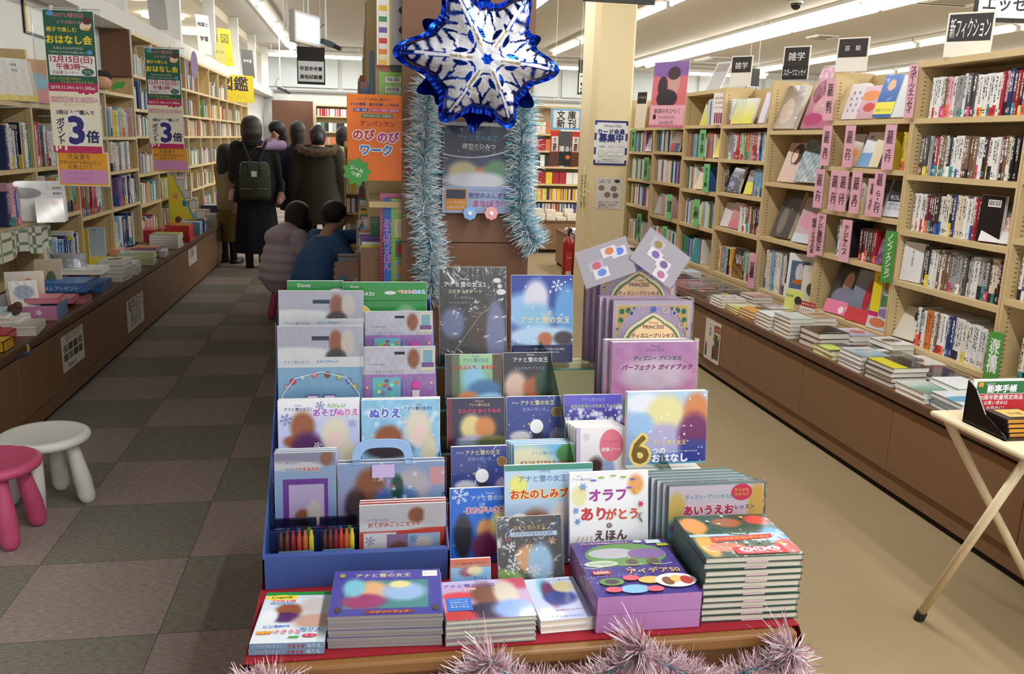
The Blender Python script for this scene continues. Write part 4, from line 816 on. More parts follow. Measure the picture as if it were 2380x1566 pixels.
# ---------------------------------------------------------------- banners
def banner(x, y, z, label, w=.214, h=.765):
    t = thing('sale_banner', label, 'banner', (x, y, z), rz=-.03)
    B = 'three-part'; H = lambda f: -h*f
    p = Print(); G_, M_, CR, OR, LI = (34, 96, 74), (190, 34, 94), (240, 234, 210), (226, 158, 40), (206, 142, 190)
    box('sheet', (-w/2, 0, H(.806)), (w/2, .0015, 0), ink((236, 236, 230)), t)
    box('lower_card', (-w/2+.012, -.003, H(1.)), (w/2+.02, -.0015, H(.80)), ink((236, 226, 190)), t)
    p.rect(-w/2+.003, H(.41), w/2-.003, -.004, G_)
    p.t('SASYU鎌田店', 0, H(.03), w=.13, c=(226, 120, 150)).t('よりお知らせ', .0, H(.068), w=.1, c=(226, 150, 170))
    p.t('親子で楽しむ', -.032, H(.11), w=.125, c=(240, 206, 60), bold=.03).t('おはなし会', -.004, H(.165), w=.19, c=(250, 224, 50), bold=.04)
    p.t('えほんのよみきかせ♪', -.01, H(.212), w=.125, c=(236, 240, 236)).t('てあそび♪うたあそび♪紙しばい♪', -.015, H(.235), w=.155, c=(236, 240, 236))
    p.rect(-w/2+.012, H(.365), w/2-.008, H(.252), (240, 238, 240))
    p.t('12月15日(日)', 0, H(.277), w=.175, c=(170, 30, 50), bold=.03).t('午後3時〜', 0, H(.314), w=.13, c=(170, 30, 50), bold=.03).t('児童書コーナー', -.03, H(.348), w=.11, c=(120, 40, 56))
    p.disc(.066, H(.342), .026, .016, G_).t('あそびに', .064, H(.337), w=.03, c=W).t('きてね♪', .068, H(.349), w=.03, c=W)
    p.t('スタンプ3つあつめると', -.03, H(.382), w=.13, c=(226, 214, 80)).t('プレゼントがもらえるよ♪', .02, H(.4), w=.14, c=(226, 214, 80))
    p.disc(.075, H(.075), .02, .026, (240, 214, 190)).disc(.077, H(.058), .02, .016, (96, 50, 40)).disc(.058, H(.09), .012, .015, (240, 214, 190)).rect(.06, H(.112), .085, H(.098), (232, 180, 80)).disc(-.075, H(.025), .016, .01, (90, 160, 220)).disc(.08, H(.232), .012, .01, (90, 160, 220))
    p.rect(-w/2+.003, H(.766), w/2-.003, H(.41), CR).rect(-w/2+.003, H(.455), w/2-.003, H(.408), M_)
    for k, dx in enumerate((.03, .055, .08)): p.disc(dx, H(.455), .012, .008+.004*(k % 2), M_)
    p.t('2019.11.1Fri.→11.30Sat.', 0, H(.433), w=.19, c=W, bold=.02)
    p.t('児童書まとめ買い', 0, H(.5), w=.195, c=(226, 214, 206), bold=.02, out=(206, 110, 140)).t('キャンペーン', .0, H(.53), w=.09, c=(206, 170, 170))
    p.t('3冊以上ご購入で', .0, H(.573), w=.16, c=(34, 36, 84), bold=.025)
    p.t('ポイント', -.066, H(.68), h=.115, c=(34, 36, 96), vert=True, bold=.03).t('3', .0, H(.675), h=.115, c=(40, 38, 120), bold=.05, out=(240, 238, 236)).t('倍', .068, H(.71), w=.054, c=(34, 36, 96), bold=.04)
    p.rect(-w/2+.003, H(.806), w/2-.003, H(.766), M_)
    for dx, r in ((-.09, .03), (-.075, .018), (-.05, .026)): p.rect(dx-.005, H(.766)-r*.8, dx+.005, H(.76), CR)
    p.build(t, 'lettering')
    q = Print(); q.y = -.0036; x0, x1 = -w/2+.017, w/2+.015
    q.rect(x0, H(.995), x1, H(.806), OR).rect(x0+.004, H(.985), x1-.004, H(.905), LI)
    q.t('児童書を', .0, H(.828), w=.1, c=(70, 54, 30)).t('合計2000円(税込)以上', .004, H(.862), w=.18, c=(60, 50, 40)).t('お買上げで', .004, H(.888), w=.105, c=(60, 50, 40)).t('スクラッチカード', .0, H(.925), w=.12, c=(170, 110, 160)).t('プレゼント', .0, H(.955), w=.1, c=(170, 110, 160))
    q.build(t, 'card_lettering')
    cl = film('clear_acrylic', (248, 250, 250), .05); rodm = pm('clear_rod', (206, 208, 206), .2)
    G().tube([(-w/2-.05, .004, .006), (w/2+.03, .004, .006)], .0025, rodm).build('rod', parent=t)
    G().tube([(-w/2-.05, .006, .006), (-w/2-.045, .006, -.42), (-2.005-x, .05, -.44)], .0022, rodm).build('support_arm', parent=t)
    box('acrylic_sheet', (-w/2-.046, .004, -.79), (w/2+.026, .0055, .004), cl, t)
    for dx in (-.07, .05): box('clip', (dx-.006, -.003, -.008), (dx+.006, .006, .014), rodm, t)
    return t
a = aty(153, 22, 4.3); banner(-1.26, 4.3, a.z, 'nearer and larger of two green topped sale banners')
a = aty(376, 112, 6.0); banner(-1.222, 6.0, a.z, 'farther and smaller of two green topped sale banners')
# leaning signs on top of the tall left bookcases, and the yellow encyclopaedia sign
def lsign(px, py, w, h, col, label, txts, X=-1.99, turn=.8, rx=-.1, stand=True):
    a = atx(px, py, X); r = thing('category_sign', label, 'sign', (X, a.y, 2.5 if stand else a.z), rot=(rx, 0, math.pi/2-turn))
    if stand: box('foot', (-.02, .0, .0), (.02, .03, .004), rodM, r)
    box('board', (-w/2, 0, .004), (w/2, .004, h), ink(col), r); p = Print()
    for s, x, z, k, kw in txts: p.t(s, x, z, **{k[0]: k[1]}, **kw)
    p.build(r); return r
rodM = pm('clear_rod', (206, 208, 206), .2)
lsign(372, 95, .2, .42, (176, 172, 168), 'grey and red placard leaning on the rail above the far banner', [('新刊案内', 0, .3, ('w', .14), dict(c=(120, 50, 44)))])
lsign(480, 165, .2, .5, (226, 226, 220), 'white placard with bold black brush title on the rail', [('地図と', 0, .38, ('w', .16), dict(c=K, bold=.04)), ('学習', 0, .2, ('w', .12), dict(c=K, bold=.04))])
lsign(515, 190, .2, .28, (206, 196, 110), 'yellow grey placard left of the tall yellow one on the rail', [('絵と図', 0, .15, ('w', .13), dict(c=(90, 90, 60)))])
lsign(530, 195, .24, .55, (226, 206, 40), 'tall yellow placard with picture blocks on the rail', [('図', .0, .4, ('w', .13), dict(c=(60, 50, 30))), ('いろいろ', 0, .1, ('w', .16), dict(c=(120, 96, 20)))])
lsign(580, 205, .26, .5, (96, 94, 92), 'dark grey placard farthest along the rail', [('参考書', 0, .3, ('w', .18), dict(c=W))])
r = lsign(545, 238, .62, .42, (236, 214, 40), 'bright yellow sign reading illustrated encyclopaedias jutting into the aisle', [('図鑑', 0, .29, ('w', .44), dict(c=(50, 34, 70), bold=.025)), ('ずかん　ずかん', 0, .08, ('w', .4), dict(c=(206, 170, 40)))], X=-1.95, turn=1.2, rx=0, stand=False)
r = thing('butterfly_cutout', 'pair of lilac paper butterfly wings stuck under the rail', 'decoration', (-1.985, 11.25, 2.42), rz=math.pi/2-.9)
for s in (-1, 1): G().prism([(s*(.06+.045*math.cos(a)*1.0), -.14+.16*math.sin(a)) for a in [2*math.pi*i/20 for i in range(20)]], 0, .004, ink((176, 156, 200))).build('wing', parent=r)
r = thing('framed_notice', 'white wall notice in a thin black frame above the near banner', 'notice', (-2.238, 7.0, 2.12), rz=math.pi/2)
box('frame', (-.35, -.012, 0), (.35, -.002, .36), pm('black_plastic', (30, 30, 32), .4), r); box('sheet', (-.335, -.015, .015), (.335, -.012, .345), WHITEP, r)
p = Print(); p.y = -.0155; p.t('親から子へ読み継がれた本', 0, .27, w=.5, c=(190, 110, 100)).rect(-.33, .02, -.29, .2, (226, 206, 80)); p.build(r)
r = thing('plush_toy', 'dark haired plush with a green leaf sitting on the low case shelf', 'toy', (-1.97, 7.45, 1.802), rz=.6)
G().ell((0, 0, .05), (.07, .05, .055)).build('body', pm('plush_tan', (222, 168, 132), .9), r, smooth=True)
G().ell((.01, .02, .1), (.075, .05, .045)).ell((-.05, .02, .15), (.02, .02, .05)).build('hair', pm('plush_black', (34, 28, 28), .9), r, smooth=True)
G().prism([(.06, 0), (.15, .02), (.17, .07), (.1, .06), (.06, .02)], -.02, -.016, pm('leaf_green', (70, 150, 60), .7)).build('leaf', parent=r)
# ---------------------------------------------------------------- things lying on the left worktop (from the near end)
lz = .4865
def on(px, py, z=lz): return atz(px, py, z)
r = thing('plastic_basin', 'pink plastic basin at the near end of the left worktop', 'basin', (-1.73, 4.08, lz))
G().lathe([(.001, .0), (.1, 0), (.118, .1), (.135, .105), (.133, .112), (.113, .108), (.095, .012), (.001, .01)], n=32).build('bowl', pm('pink_plastic', (222, 136, 160), .35), r, smooth=True)
def carton(px, py, w, d, h, label, col, side=None, txt=None, rz=0, open_=False, inner=None, X=None, cat='box', name='carton', z=lz):
    a = on(px, py, z); r = thing(name, label, cat, (X if X is not None else a.x, a.y, z), rz=rz)
    cm = pm('carton_%02x%02x%02x' % tuple(col), col, .4); sm = pm('carton_%02x%02x%02x' % tuple(side or col), side or col, .4); e = .003
    g = G().box((-w/2, -d/2, 0), (w/2, d/2, e), cm).box((-w/2, -d/2, 0), (w/2, -d/2+e, h), sm).box((-w/2, d/2-e, 0), (w/2, d/2, h), cm).box((-w/2, -d/2, 0), (-w/2+e, d/2, h), cm).box((w/2-e, -d/2, 0), (w/2, d/2, h), sm)
    if not open_: g.box((-w/2, -d/2, h-e), (w/2, d/2, h), cm)
    g.build('box', parent=r)
    if txt: p = Print(); p.t(txt[0], 0, h*.5, w=w*.7, c=txt[1]); p.y = -.001; o = p.build(r); o.location = (0, -d/2, 0)
    return r
carton(58, 812, .16, .12, .05, 'yellow box of cards beside the pink basin', (222, 186, 40), (206, 160, 40), X=-1.69)
card('price_tag', 'blue price tag with yellow shield clipped on the worktop edge', 'tag', (-1.592, 4.33, .43), .13, .055, (40, 96, 160), [lambda p: p.t('推理ブック', -.02, .035, w=.06, c=W), lambda p: p.t('新しい本の入口', -.015, .015, w=.08, c=W), lambda p: p.disc(.042, .03, .015, .02, (226, 190, 60))], rz=math.pi/2-.25)
for i, z in enumerate((lz, lz+.043)):
    carton(40, 790, .26, .2, .042, ('lower', 'upper')[i]+' of two red edged boxes with white tags', (190, 44, 56), (196, 50, 60), ('かなカード', W), rz=.1, z=z, X=-1.8)
stack(-1, -1.655, 4.62, lz, 4, .11, .2, .012, [(206, 200, 190)], 'thin cream booklet at the worktop edge behind the red boxes', .1)
stack(-1, -1.84, 4.72, lz, 4, .18, .22, .022, [(176, 206, 212)], 'pale blue wrapped book at the left picture edge', .05, cat='picture book', name=KB)
stack(-1, -1.755, 4.7, lz, 3, .12, .17, .022, [(232, 232, 228)], 'white small book with black spine mark under the brown plush', .05, pr=mk('ねこのほん', K, .5))
r = thing('plush_toy', 'small dark brown plush on the little white books', 'toy', (-1.75, 4.72, lz+.068))
G().ell((0, 0, .028), (.036, .03, .028)).ell((.02, -.01, .05), (.022, .02, .02)).build('body', pm('plush_brown', (84, 58, 48), .9), r, smooth=True)
r = carton(128, 735, .22, .26, .08, 'open carton in pink, blue and yellow at the worktop edge', (220, 196, 40), (200, 130, 170), None, rz=.12, open_=True, X=-1.73)
box('end_panel', (.1105, -.13, 0), (.113, .13, .08), ink((96, 140, 190)), r)
p = Print(); p.star(.02, .045, .02, .01, (226, 230, 240), 5); o = p.build(r, 'emblem'); o.location = (0, -.131, 0)
box('tray_books', (-.1, -.12, .01), (.1, .12, .05), ink((130, 180, 206)), r)
for i in range(3):
    carton(205, 700, .17, .17, .03, ('lowest', 'middle', 'topmost')[i]+' of three pink boxes before the blue boxes', (226, 140, 156), (222, 130, 150), rz=.05+.04*i, z=lz+.031*i, X=-1.7-.02*i, name='pink_box')
for i in range(2):
    carton(200, 672, .30, .26, .055, ('lower', 'upper')[i]+' blue box under the white lettered board book', (60, 110, 170), (56, 112, 176), ('えほんプレゼント', W), rz=.04, z=lz+.056*i, X=-1.77, name='blue_box')
stack(-1, -1.77, on(200, 672).y, lz+.113, 1, .3, .24, .03, [(226, 226, 222)], 'white board book with black letters on the blue boxes', .04, pr=mk('くらやみあそびの木と10', K, .3, .9), cat='picture book', name=KB)
SL = [ # px of the front edge, n, w, d, t, colour, label, art
 (262, 655, 5, .16, .22, .028, (226, 228, 226), 'white photo book with a round picture beside the blue boxes', [('g', (226, 228, 226), (226, 228, 226)), ('e', .5, .5, .3, .3, (110, 110, 90), .2)]),
 (300, 640, 6, .16, .24, .013, (206, 216, 212), 'pale green-white thin book in a slumped pile', None),
 (318, 616, 4, .26, .24, .02, (206, 214, 170), 'green edged book left of the purple one', [('g', (222, 206, 180), (80, 170, 140))]),
 (335, 600, 3, .2, .22, .026, (150, 110, 160), 'purple edged book at the worktop edge', [('g', (226, 200, 170), (170, 40, 50))]),
 (365, 598, 4, .15, .2, .012, (226, 226, 222), 'white loose booklet hanging over the worktop edge', None),
 (290, 600, 3, .24, .22, .02, (226, 160, 120), 'orange striped book behind the green edged one', [('g', (226, 150, 110), (206, 110, 90)), ('n', 12, 2)]),
 (385, 578, 5, .24, .26, .024, (206, 206, 202), 'grey book with a yellow cover picture', [('g', (226, 200, 50), (110, 170, 206)), ('n', 30, 3)]),
 (412, 562, 3, .22, .28, .05, (196, 50, 44), 'red boxed picture book with a round emblem', [('g', (196, 50, 44), (180, 44, 40))]),
 (330, 560, 2, .26, .28, .05, (176, 36, 40), 'dark red boxed book before the yellow stand', [('g', (176, 36, 40), (160, 34, 38))]),
 (440, 545, 4, .2, .26, .03, (120, 170, 196), 'light blue edged book pile beyond the red boxes', [('g', (206, 214, 206), (130, 180, 200)), ('n', 14, 6)]),
 (462, 540, 4, .2, .26, .03, (70, 80, 116), 'navy edged book pile beyond the light blue one', [('g', (96, 100, 130), (70, 76, 110))]),
 (455, 522, 5, .22, .3, .03, (214, 212, 210), 'white and red magazine pile on the far worktop', [('g', (226, 226, 222), (222, 222, 220)), ('r', .6, 0, 1, .6, (206, 80, 70))]),
 (495, 525, 4, .2, .28, .03, (176, 170, 160), 'grey brown book pile near the beige skirted girl', None),
 (490, 500, 3, .24, .4, .04, (70, 74, 110), 'navy toy book box near the girl', [('g', (70, 74, 120), (60, 64, 100)), ('e', .5, .4, .4, .4, (206, 210, 226), .2)])]
for px, py, n, wv, dv_, tv, col, lab, art in SL:
    a = on(px, py); X = min(a.x, -1.6-wv/2+.012)
    stack(-1, X, a.y+dv_/2, lz, n, wv, dv_, tv, [col], lab, rnd.uniform(-.05, .12), art=art, cat='picture book', name=KB, pages=col if min(col) < 200 else (226, 222, 212))
# yellow slanted card stand
a = on(330, 545); r = thing('display_stand', 'yellow slanted card stand of small books with a blue edge', 'display stand', (-1.83, a.y+.35, lz), rz=-.15)
Y_ = pm('yellow_card', (232, 212, 56), .5); g = G().prism([(-.12, 0), (.19, 0), (.2, .06), (.12, .14), (-.06, .56), (-.12, .62)], 0, .006, Y_); g.build('side_panel', parent=r)
G().prism([(.12, .14), (.145, .14), (-.075, .6), (-.12, .64), (-.12, .61), (-.06, .56)], -.002, .0, ink((96, 170, 200))).build('edge_strip', parent=r)
p = Print(); p.star(-.05, .36, .04, .022, (222, 150, 110), 6).rect(.02, .26, .06, .32, (60, 130, 170)).disc(.03, .1, .05, .03, (226, 222, 206)).disc(-.03, .11, .035, .045, (110, 70, 50)).rect(-.06, .04, .08, .07, (90, 160, 110)).disc(.12, .1, .025, .045, (230, 170, 60)); p.build(r, 'printed_pattern')
G().box((-.1, .006, 0), (.16, .2, .02), Y_).build('base_tray', parent=r)
for k in range(4): box('step', (-.1+.05*k, .006, .42-.11*k), (.0+.05*k, .2, .428-.11*k), Y_, r)
for k in range(5):
    o = carton(0, 0, .08, .05, .09, '%s of the small boxed books down the yellow stand' % ('topmost', 'second', 'third', 'fourth', 'lowest')[k], ((150, 90, 80), (120, 110, 130), (90, 120, 80), (50, 110, 140), (150, 60, 70))[k], (206, 200, 190), name='boxed_book', cat='book')
    o.location = (-1.83+.0+.06*k, a.y+.39, lz+.44-.105*k) if k < 4 else (-1.83+.2, a.y+.32, lz+.001); o['group'] = 'small books on the yellow stand'
dbook(KB, 'cream picture book tilted in the wire rack on the worktop', 'picture book', (-1.8, 5.02, lz+.03), .14, .17, .01, rx=-.5, rz=.5, art=[('g', (226, 226, 222), (206, 200, 190)), ('e', .5, .6, .35, .25, (150, 160, 180), .4), ('n', 10, 3)], gloss=2)
r = thing('wire_rack', 'small wire rack of dark paddle books behind the open carton', 'rack', (-1.86, 5.12, lz))
g = G()
for dy in (0, .1): g.tube([(-.07, dy, .002), (-.08, dy, .11), (-.06, dy, .15), (.06, dy, .04), (.06, dy, .002), (-.07, dy, .002)], .003)
g.build('wire_frame', pm('steel_wire', (190, 190, 188), .25, 1), r)
for k in range(3): G().prism([(-.05+.035*k, .005), (-.02+.035*k, .005), (-.0+.03*k, .1), (-.03+.03*k, .13), (-.05+.03*k, .1)], .01, .09, ink(((60, 60, 58), (44, 44, 46), (206, 200, 60))[k])).build('paddle', parent=r)
dbook(KB, 'brown and white picture book of vegetables at the left picture edge', 'picture book', (-1.9, 5.3, lz), .2, .2, .012, rx=-.2, rz=.3, art=[('g', (226, 222, 210), (206, 160, 100)), ('e', .4, .5, .2, .25, (80, 100, 66), .2), ('e', .6, .55, .16, .25, (190, 110, 60), .2)])
dbook(KB, 'beige picture book leaning beside the silver bag', 'picture book', (-1.86, 5.55, lz), .15, .24, .012, rx=-.35, rz=.2, art=[('g', (196, 180, 150), (180, 160, 130)), ('e', .6, .4, .2, .3, (70, 96, 70), .2)])
r = thing('silver_bag', 'white bag with silver frill and a pink ring on the worktop', 'bag', (-1.84, 5.9, lz))
G().rings([[(.11*sx*math.cos(a), .04*sx*math.sin(a), z) for a in [2*math.pi*i/16 for i in range(16)]] for sx, z in ((1, 0), (1.05, .1), (.98, .2), (1.05, .23))], pm('silver_film', (216, 218, 222), .2, .6, bump=.5, scale=30)).build('bag', parent=r)
G().lathe([(.012, -.006), (.034, -.004), (.034, .004), (.012, .006)], pm('ring_pink', (222, 110, 120))).build('ring', parent=r, loc=(.03, -.046, .07), rot=(math.pi/2, 0, 0))
card('shelf_card', 'yellow round-lettered card on the worktop before the yellow picture book', 'card', (-1.82, 6.5, lz), .14, .13, (226, 206, 60), [lambda p: p.t('くれよん', 0, .07, w=.1, c=(60, 60, 60))], rz=.3)
r = thing('checked_cloth', 'green and white checked cloth draped over the lower near shelf', 'cloth', (-1.985, 5.0, .925)); g = G(); N = 30
P = [[(.004+.05*min(1, v/3)+.012*math.sin(u*.9)*(v > 2), .03*u, -.018*max(0, v-3)-.02*math.sin(u*.35)*(v > 3)-(.02*(u/30)) ) for v in range(12)] for u in range(N)]
me_v = [p for r_ in P for p in r_]; fs = [(u*12+v, u*12+v+1, (u+1)*12+v+1, (u+1)*12+v) for u in range(N-1) for v in range(11)]
cw, cg = pm('cloth_cream', (206, 206, 186), .9), pm('cloth_green', (112, 128, 96), .9)
for k, f in enumerate(fs):
    u, v = k//11, k % 11; g.add([me_v[j] for j in f], [(0, 1, 2, 3)], cg if (u % 4 == 0) != (v % 4 == 0) else cw)
g.build('cloth', parent=r)
# notices on the left cabinet fronts
def notice(px0, py0, px1, py1, face, label, draw, side):
    a, b = atx(px0, py0, face), atx(px1, py1, face); y0, y1 = sorted((a.y, b.y)); z0, z1 = sorted((a.z, b.z)); wv, hv = y1-y0, z1-z0
    r = thing('notice', label, 'notice', (face+(.004 if side < 0 else -.004), (y0+y1)/2, z0), rz=math.pi/2 if side < 0 else -math.pi/2)
    box('sheet', (-wv/2, 0, 0), (wv/2, .002, hv), ink((222, 218, 206)), r); p = Print(); draw(p, wv, hv); p.build(r); return r
def d1(p, w, h):
    for i in range(4):
        for j in range(2): p.rect(-w*.44+w*.22*i, h*(.28+.25*j), -w*.26+w*.22*i, h*(.48+.25*j), ((90, 80, 76), (140, 130, 124), (70, 62, 60))[(i+j) % 3])
    p.t('読んでみて', 0, h*.9, w=w*.6, c=(120, 110, 100)).t('Thank you', -w*.1, h*.12, w=w*.4, c=(90, 110, 60))
notice(147, 868, 190, 752, -1.6, 'white notice of small photographs on the left cabinet front', d1, -1)
r = notice(297, 775, 330, 675, -1.6, 'white board notice hung on the left cabinet at the recess', lambda p, w, h: (p.t('絵本のえ', 0, h*.82, w=w*.8, c=(70, 50, 44)), p.t('あさがお', 0, h*.5, w=w*.6, c=(90, 86, 80)), p.t('ひまわり', 0, h*.25, w=w*.6, c=(90, 86, 80))) and None, -1)
notice(438, 620, 455, 570, -1.6, 'small beige notice on the farther left cabinet front', lambda p, w, h: p.t('お願い', 0, h*.7, w=w*.6, c=(110, 96, 80)), -1)
def d3(p, w, h):
    p.t('この本', -w*.15, h*.75, h=h*.3, c=K, vert=True).t('おすすめ', w*.12, h*.72, h=h*.4, c=K, vert=True); p.rect(w*.15, h*.1, w*.46, h*.7, (80, 70, 66)).rect(w*.14, h*.76, w*.5, h*.92, (140, 70, 40)).t('数学館', w*.32, h*.83, w=w*.26, c=(230, 200, 80)).disc(w*.32, h*.3, w*.1, h*.07, (150, 50, 50)).star(w*.4, h*.66, w*.09, w*.05, (206, 190, 50), 8)
    for sx in (-.42, .05): p.rect(w*sx, h*.08, w*(sx+.1), h*.34, (50, 48, 46)).disc(w*(sx+.05), h*.38, w*.04, h*.04, (60, 56, 54))
notice(1636, 828, 1678, 755, 2.3, 'white notice with two dark suited figures on the right cabinet front', d3, 1)
# ================================================================ centre bookcase end, balloon, tinsel
PY = 2.95                                            # plane of the brown end panel facing the table
GB = thing('centre_bookcase', 'brown ended centre bookcase behind the display table', 'bookcase', (.36, PY, 0))
pb = pm('end_panel_brown', (122, 84, 58), .5, noise=.04, scale=3)
zs_ = aty(1110, 563, PY).z; box('end_panel', (-.222, 0, 0), (.215, .03, zs_-.003), pb, GB); box('end_panel', (-.222, 0, zs_), (.215, .03, 2.3), pb, GB)
box('core', (-.195, .03, .0), (.2, 6., 2.25), BROWN2, GB)
for z in (1.285, 1.62, .93): box('shelf', (-.33, .034, z-.02), (-.2, 6., z), BEIGE, GB)
for k in range(1, 7): box('upright', (-.33, k-.51, .5), (-.2, k-.49, 2.2), BEIGE, GB)
t = thing('base_cabinet', 'low brown cabinet on the left foot of the centre bookcase by the seated children', 'cabinet', (0, 5.7, 0))
box('carcass', (-.2, 0, .06), (.15, .75, .46), BROWN2, t); box('plinth', (-.17, .02, 0), (.15, .75, .06), DARK, t); box('top', (-.21, -.01, .462), (.15, .76, .485), EDGE, t)
segs = [(-1, .155, PY+.1+.9*k, PY+.9+.9*k, z+.001, (.15, .22), .12) for k in range(6) for z in (.93, 1.285, 1.62) if k > 1 or z < 1]
mass('shelved_picture_books', 'children\'s books along the left side of the centre bookcase', 'books', [(s, X, a, b, z, h, d) for s, X, a, b, z, h, d in segs], KIDS, 3)
def slabbook(name, label, cat, px0, py0, px1, py1, Y, t, col, art=None, pr=None, **kw):
    """an upright book or board given by its picture corners at depth Y"""
    a, b = aty(px0, py0, Y), aty(px1, py1, Y); wv, hv = abs(b.x-a.x), abs(a.z-b.z)
    return dbook(name, label, cat, ((a.x+b.x)/2, Y, min(a.z, b.z)), wv, hv, t, col=col, art=art, pr=pr, **kw)
def stripes(p, w, h):
    cs = [(222, 120, 60), (230, 226, 220), (224, 180, 50), (230, 226, 220), (70, 140, 90), (230, 226, 220), (112, 84, 160), (230, 226, 220), (206, 60, 60), (230, 226, 220), (226, 130, 60), (230, 220, 180), (230, 190, 80)]
    for i, c in enumerate(cs): p.rect(-w*.32, h*(1-(i+1)/13), w*.32, h*(1-i/13), c)
slabbook('picture_board', 'tall white board with a column of coloured squares left of the brown panel', 'board', 875, -14, 905, 152, 2.99, .01, (236, 226, 206), pr=stripes)
slabbook('picture_board', 'grey board with yellow edge and dark holes beside the brown panel', 'board', 903, -14, 937, 152, 3.02, .012, (222, 200, 70), art=[('g', (176, 176, 180), (176, 176, 180)), ('r', 0, 0, .18, 1, (222, 200, 70))], pr=lambda p, w, h: (p.disc(w*.35, h*.78, w*.16, w*.22, (60, 54, 52)), p.disc(w*.35, h*.5, w*.16, w*.22, (70, 50, 46))) and None)
slabbook('picture_book', 'orange and leaf green picture book above the barcoded green cover', 'picture book', 873, 142, 936, 226, 3.04, .012, (226, 190, 160), art=[('g', (226, 140, 110), (222, 206, 186)), ('e', .4, .9, .3, .2, (222, 120, 90), .2), ('e', .8, .85, .3, .2, (60, 100, 70), .2)])
slabbook('picture_book', 'green back cover with two barcodes above the orange workbook', 'picture book', 880, 166, 936, 226, 3.0, .012, (126, 176, 70), pr=lambda p, w, h: (p.barcode(w*.1, h*.7, w*.55, h*.16, 2), p.barcode(w*.1, h*.3, w*.55, h*.16, 3)) and None)
slabbook('picture_book', 'blue child book with red sun behind the orange workbook', 'picture book', 838, 190, 862, 226, 3.3, .012, (90, 160, 206), art=[('g', (100, 170, 210), (40, 60, 130)), ('e', .4, .8, .25, .2, (206, 80, 70), .1)])
slabbook('picture_book', 'slate blue book standing edge-on beside the orange workbook', 'picture book', 858, 118, 871, 226, 3.2, .012, (70, 100, 120))
def work(p, w, h):
    A = lambda u, v: (w*(u-.5), h*v)
    p.t('さんすう知能に富みたい', 0, h*.945, w=w*.62, c=(70, 50, 80)).t('3つの資質・能力を楽しくのばす', .0, h*.885, w=w*.86, c=(60, 50, 120), bold=.03)
    p.rect(-w*.38, h*.8, -w*.12, h*.84, (70, 70, 150)).t('知識・技能', -w*.25, h*.82, w=w*.22, c=W).rect(-w*.08, h*.8, w*.46, h*.84, (206, 80, 130)).t('思考力・判断力・表現力等', w*.19, h*.82, w=w*.48, c=W)
    p.rect(-w*.24, h*.735, w*.32, h*.775, (70, 130, 90)).t('学びに向かう力・人間性等', w*.04, h*.755, w=w*.5, c=W)
    p.t('アンパンマン', w*.05, h*.665, w=w*.62, c=(176, 50, 50), bold=.04)
    p.t('のび', -w*.2, h*.535, w=w*.38, c=(200, 40, 60), bold=.06, out=(240, 238, 236)).t('のび', w*.24, h*.51, w=w*.38, c=(190, 50, 130), bold=.06, out=(240, 238, 236))
    p.t('ワーク', w*.02, h*.36, w=w*.56, c=(50, 130, 206), bold=.06, out=(240, 238, 236))
    p.star(-w*.33, h*.1, w*.27, w*.2, (70, 156, 70), 9).t('シール', -w*.33, h*.13, w=w*.24, c=W, rot=-.35, bold=.04).t('つき!', -w*.35, h*.07, w=w*.18, c=W, rot=-.35, bold=.04)
slabbook('workbook', 'orange workbook with red and blue lettering facing out beside the brown panel', 'workbook', 808, 418, 936, 222, 2.955, .012, (238, 120, 20), art=[('g', (238, 122, 24), (236, 110, 16))], pr=work, gloss=0)
slabbook('picture_board', 'pink checked board edge at the left foot of the brown panel', 'board', 884, 655, 937, 450, 3.04, .008, (206, 90, 140), pr=lambda p, w, h: [p.line([(-w*.5, h*k/26), (w*.5, h*k/26)], .0012, (236, 190, 214)) for k in range(26)] and None)
def sheetp(p, w, h):
    p.rect(-w*.5, 0, -w*.12, h, (50, 110, 190)).t('あそぼうえほん', -w*.31, h*.45, h=h*.62, c=(230, 130, 190), vert=True)
    for k, c in enumerate(((120, 180, 206), (70, 140, 120), (222, 214, 160))):
        p.rect(w*.06, h*(.04+.25*k), w*.5, h*(.26+.25*k), (226, 226, 180)).rect(w*.08, h*(.045+.25*k), w*.5, h*(.255+.25*k), c).disc(w*.3, h*(.15+.25*k), w*.15, h*.07, ((222, 170, 80), (190, 60, 50), (226, 200, 180))[k])
    p.disc(w*.3, h*.86, w*.14, h*.04, (226, 206, 140))
slabbook('sticker_book', 'green and blue sticker book at the left foot of the brown panel', 'book', 893, 655, 937, 462, 3.0, .012, (136, 186, 60), pr=sheetp)
slabbook('picture_book', 'dark green book edge left of the pink checked board', 'picture book', 862, 632, 882, 505, 3.2, .02, (24, 104, 54))
slabbook('picture_book', 'grey back cover with twin barcodes beside the seated boy', 'picture book', 838, 655, 876, 606, 3.4, .012, (176, 178, 184), pr=lambda p, w, h: (p.barcode(-w*.2, h*.5, w*.25, h*.3, 2), p.barcode(w*.2, h*.5, w*.25, h*.3, 3)) and None)
slabbook('picture_book', 'white spined picture book beside the dark green one', 'picture book', 846, 606, 868, 510, 3.5, .012, (226, 222, 222), art=[('g', (222, 214, 214), (206, 206, 200)), ('e', .7, .6, .3, .3, (196, 100, 120), .4), ('n', 10, 3)])
slabbook('picture_book', 'cream book with a bold vertical title near the boy\'s hand', 'picture book', 829, 588, 848, 512, 5.4, .02, (222, 216, 196), pr=lambda p, w, h: p.t('ｸﾒｽﾞR', -w*.15, h*.45, h=h*.7, c=K, vert=True, bold=.05) and None)
slabbook('picture_book', 'mustard book with dark dots beside the cream one', 'picture book', 834, 515, 858, 488, 6.0, .02, (180, 160, 60))
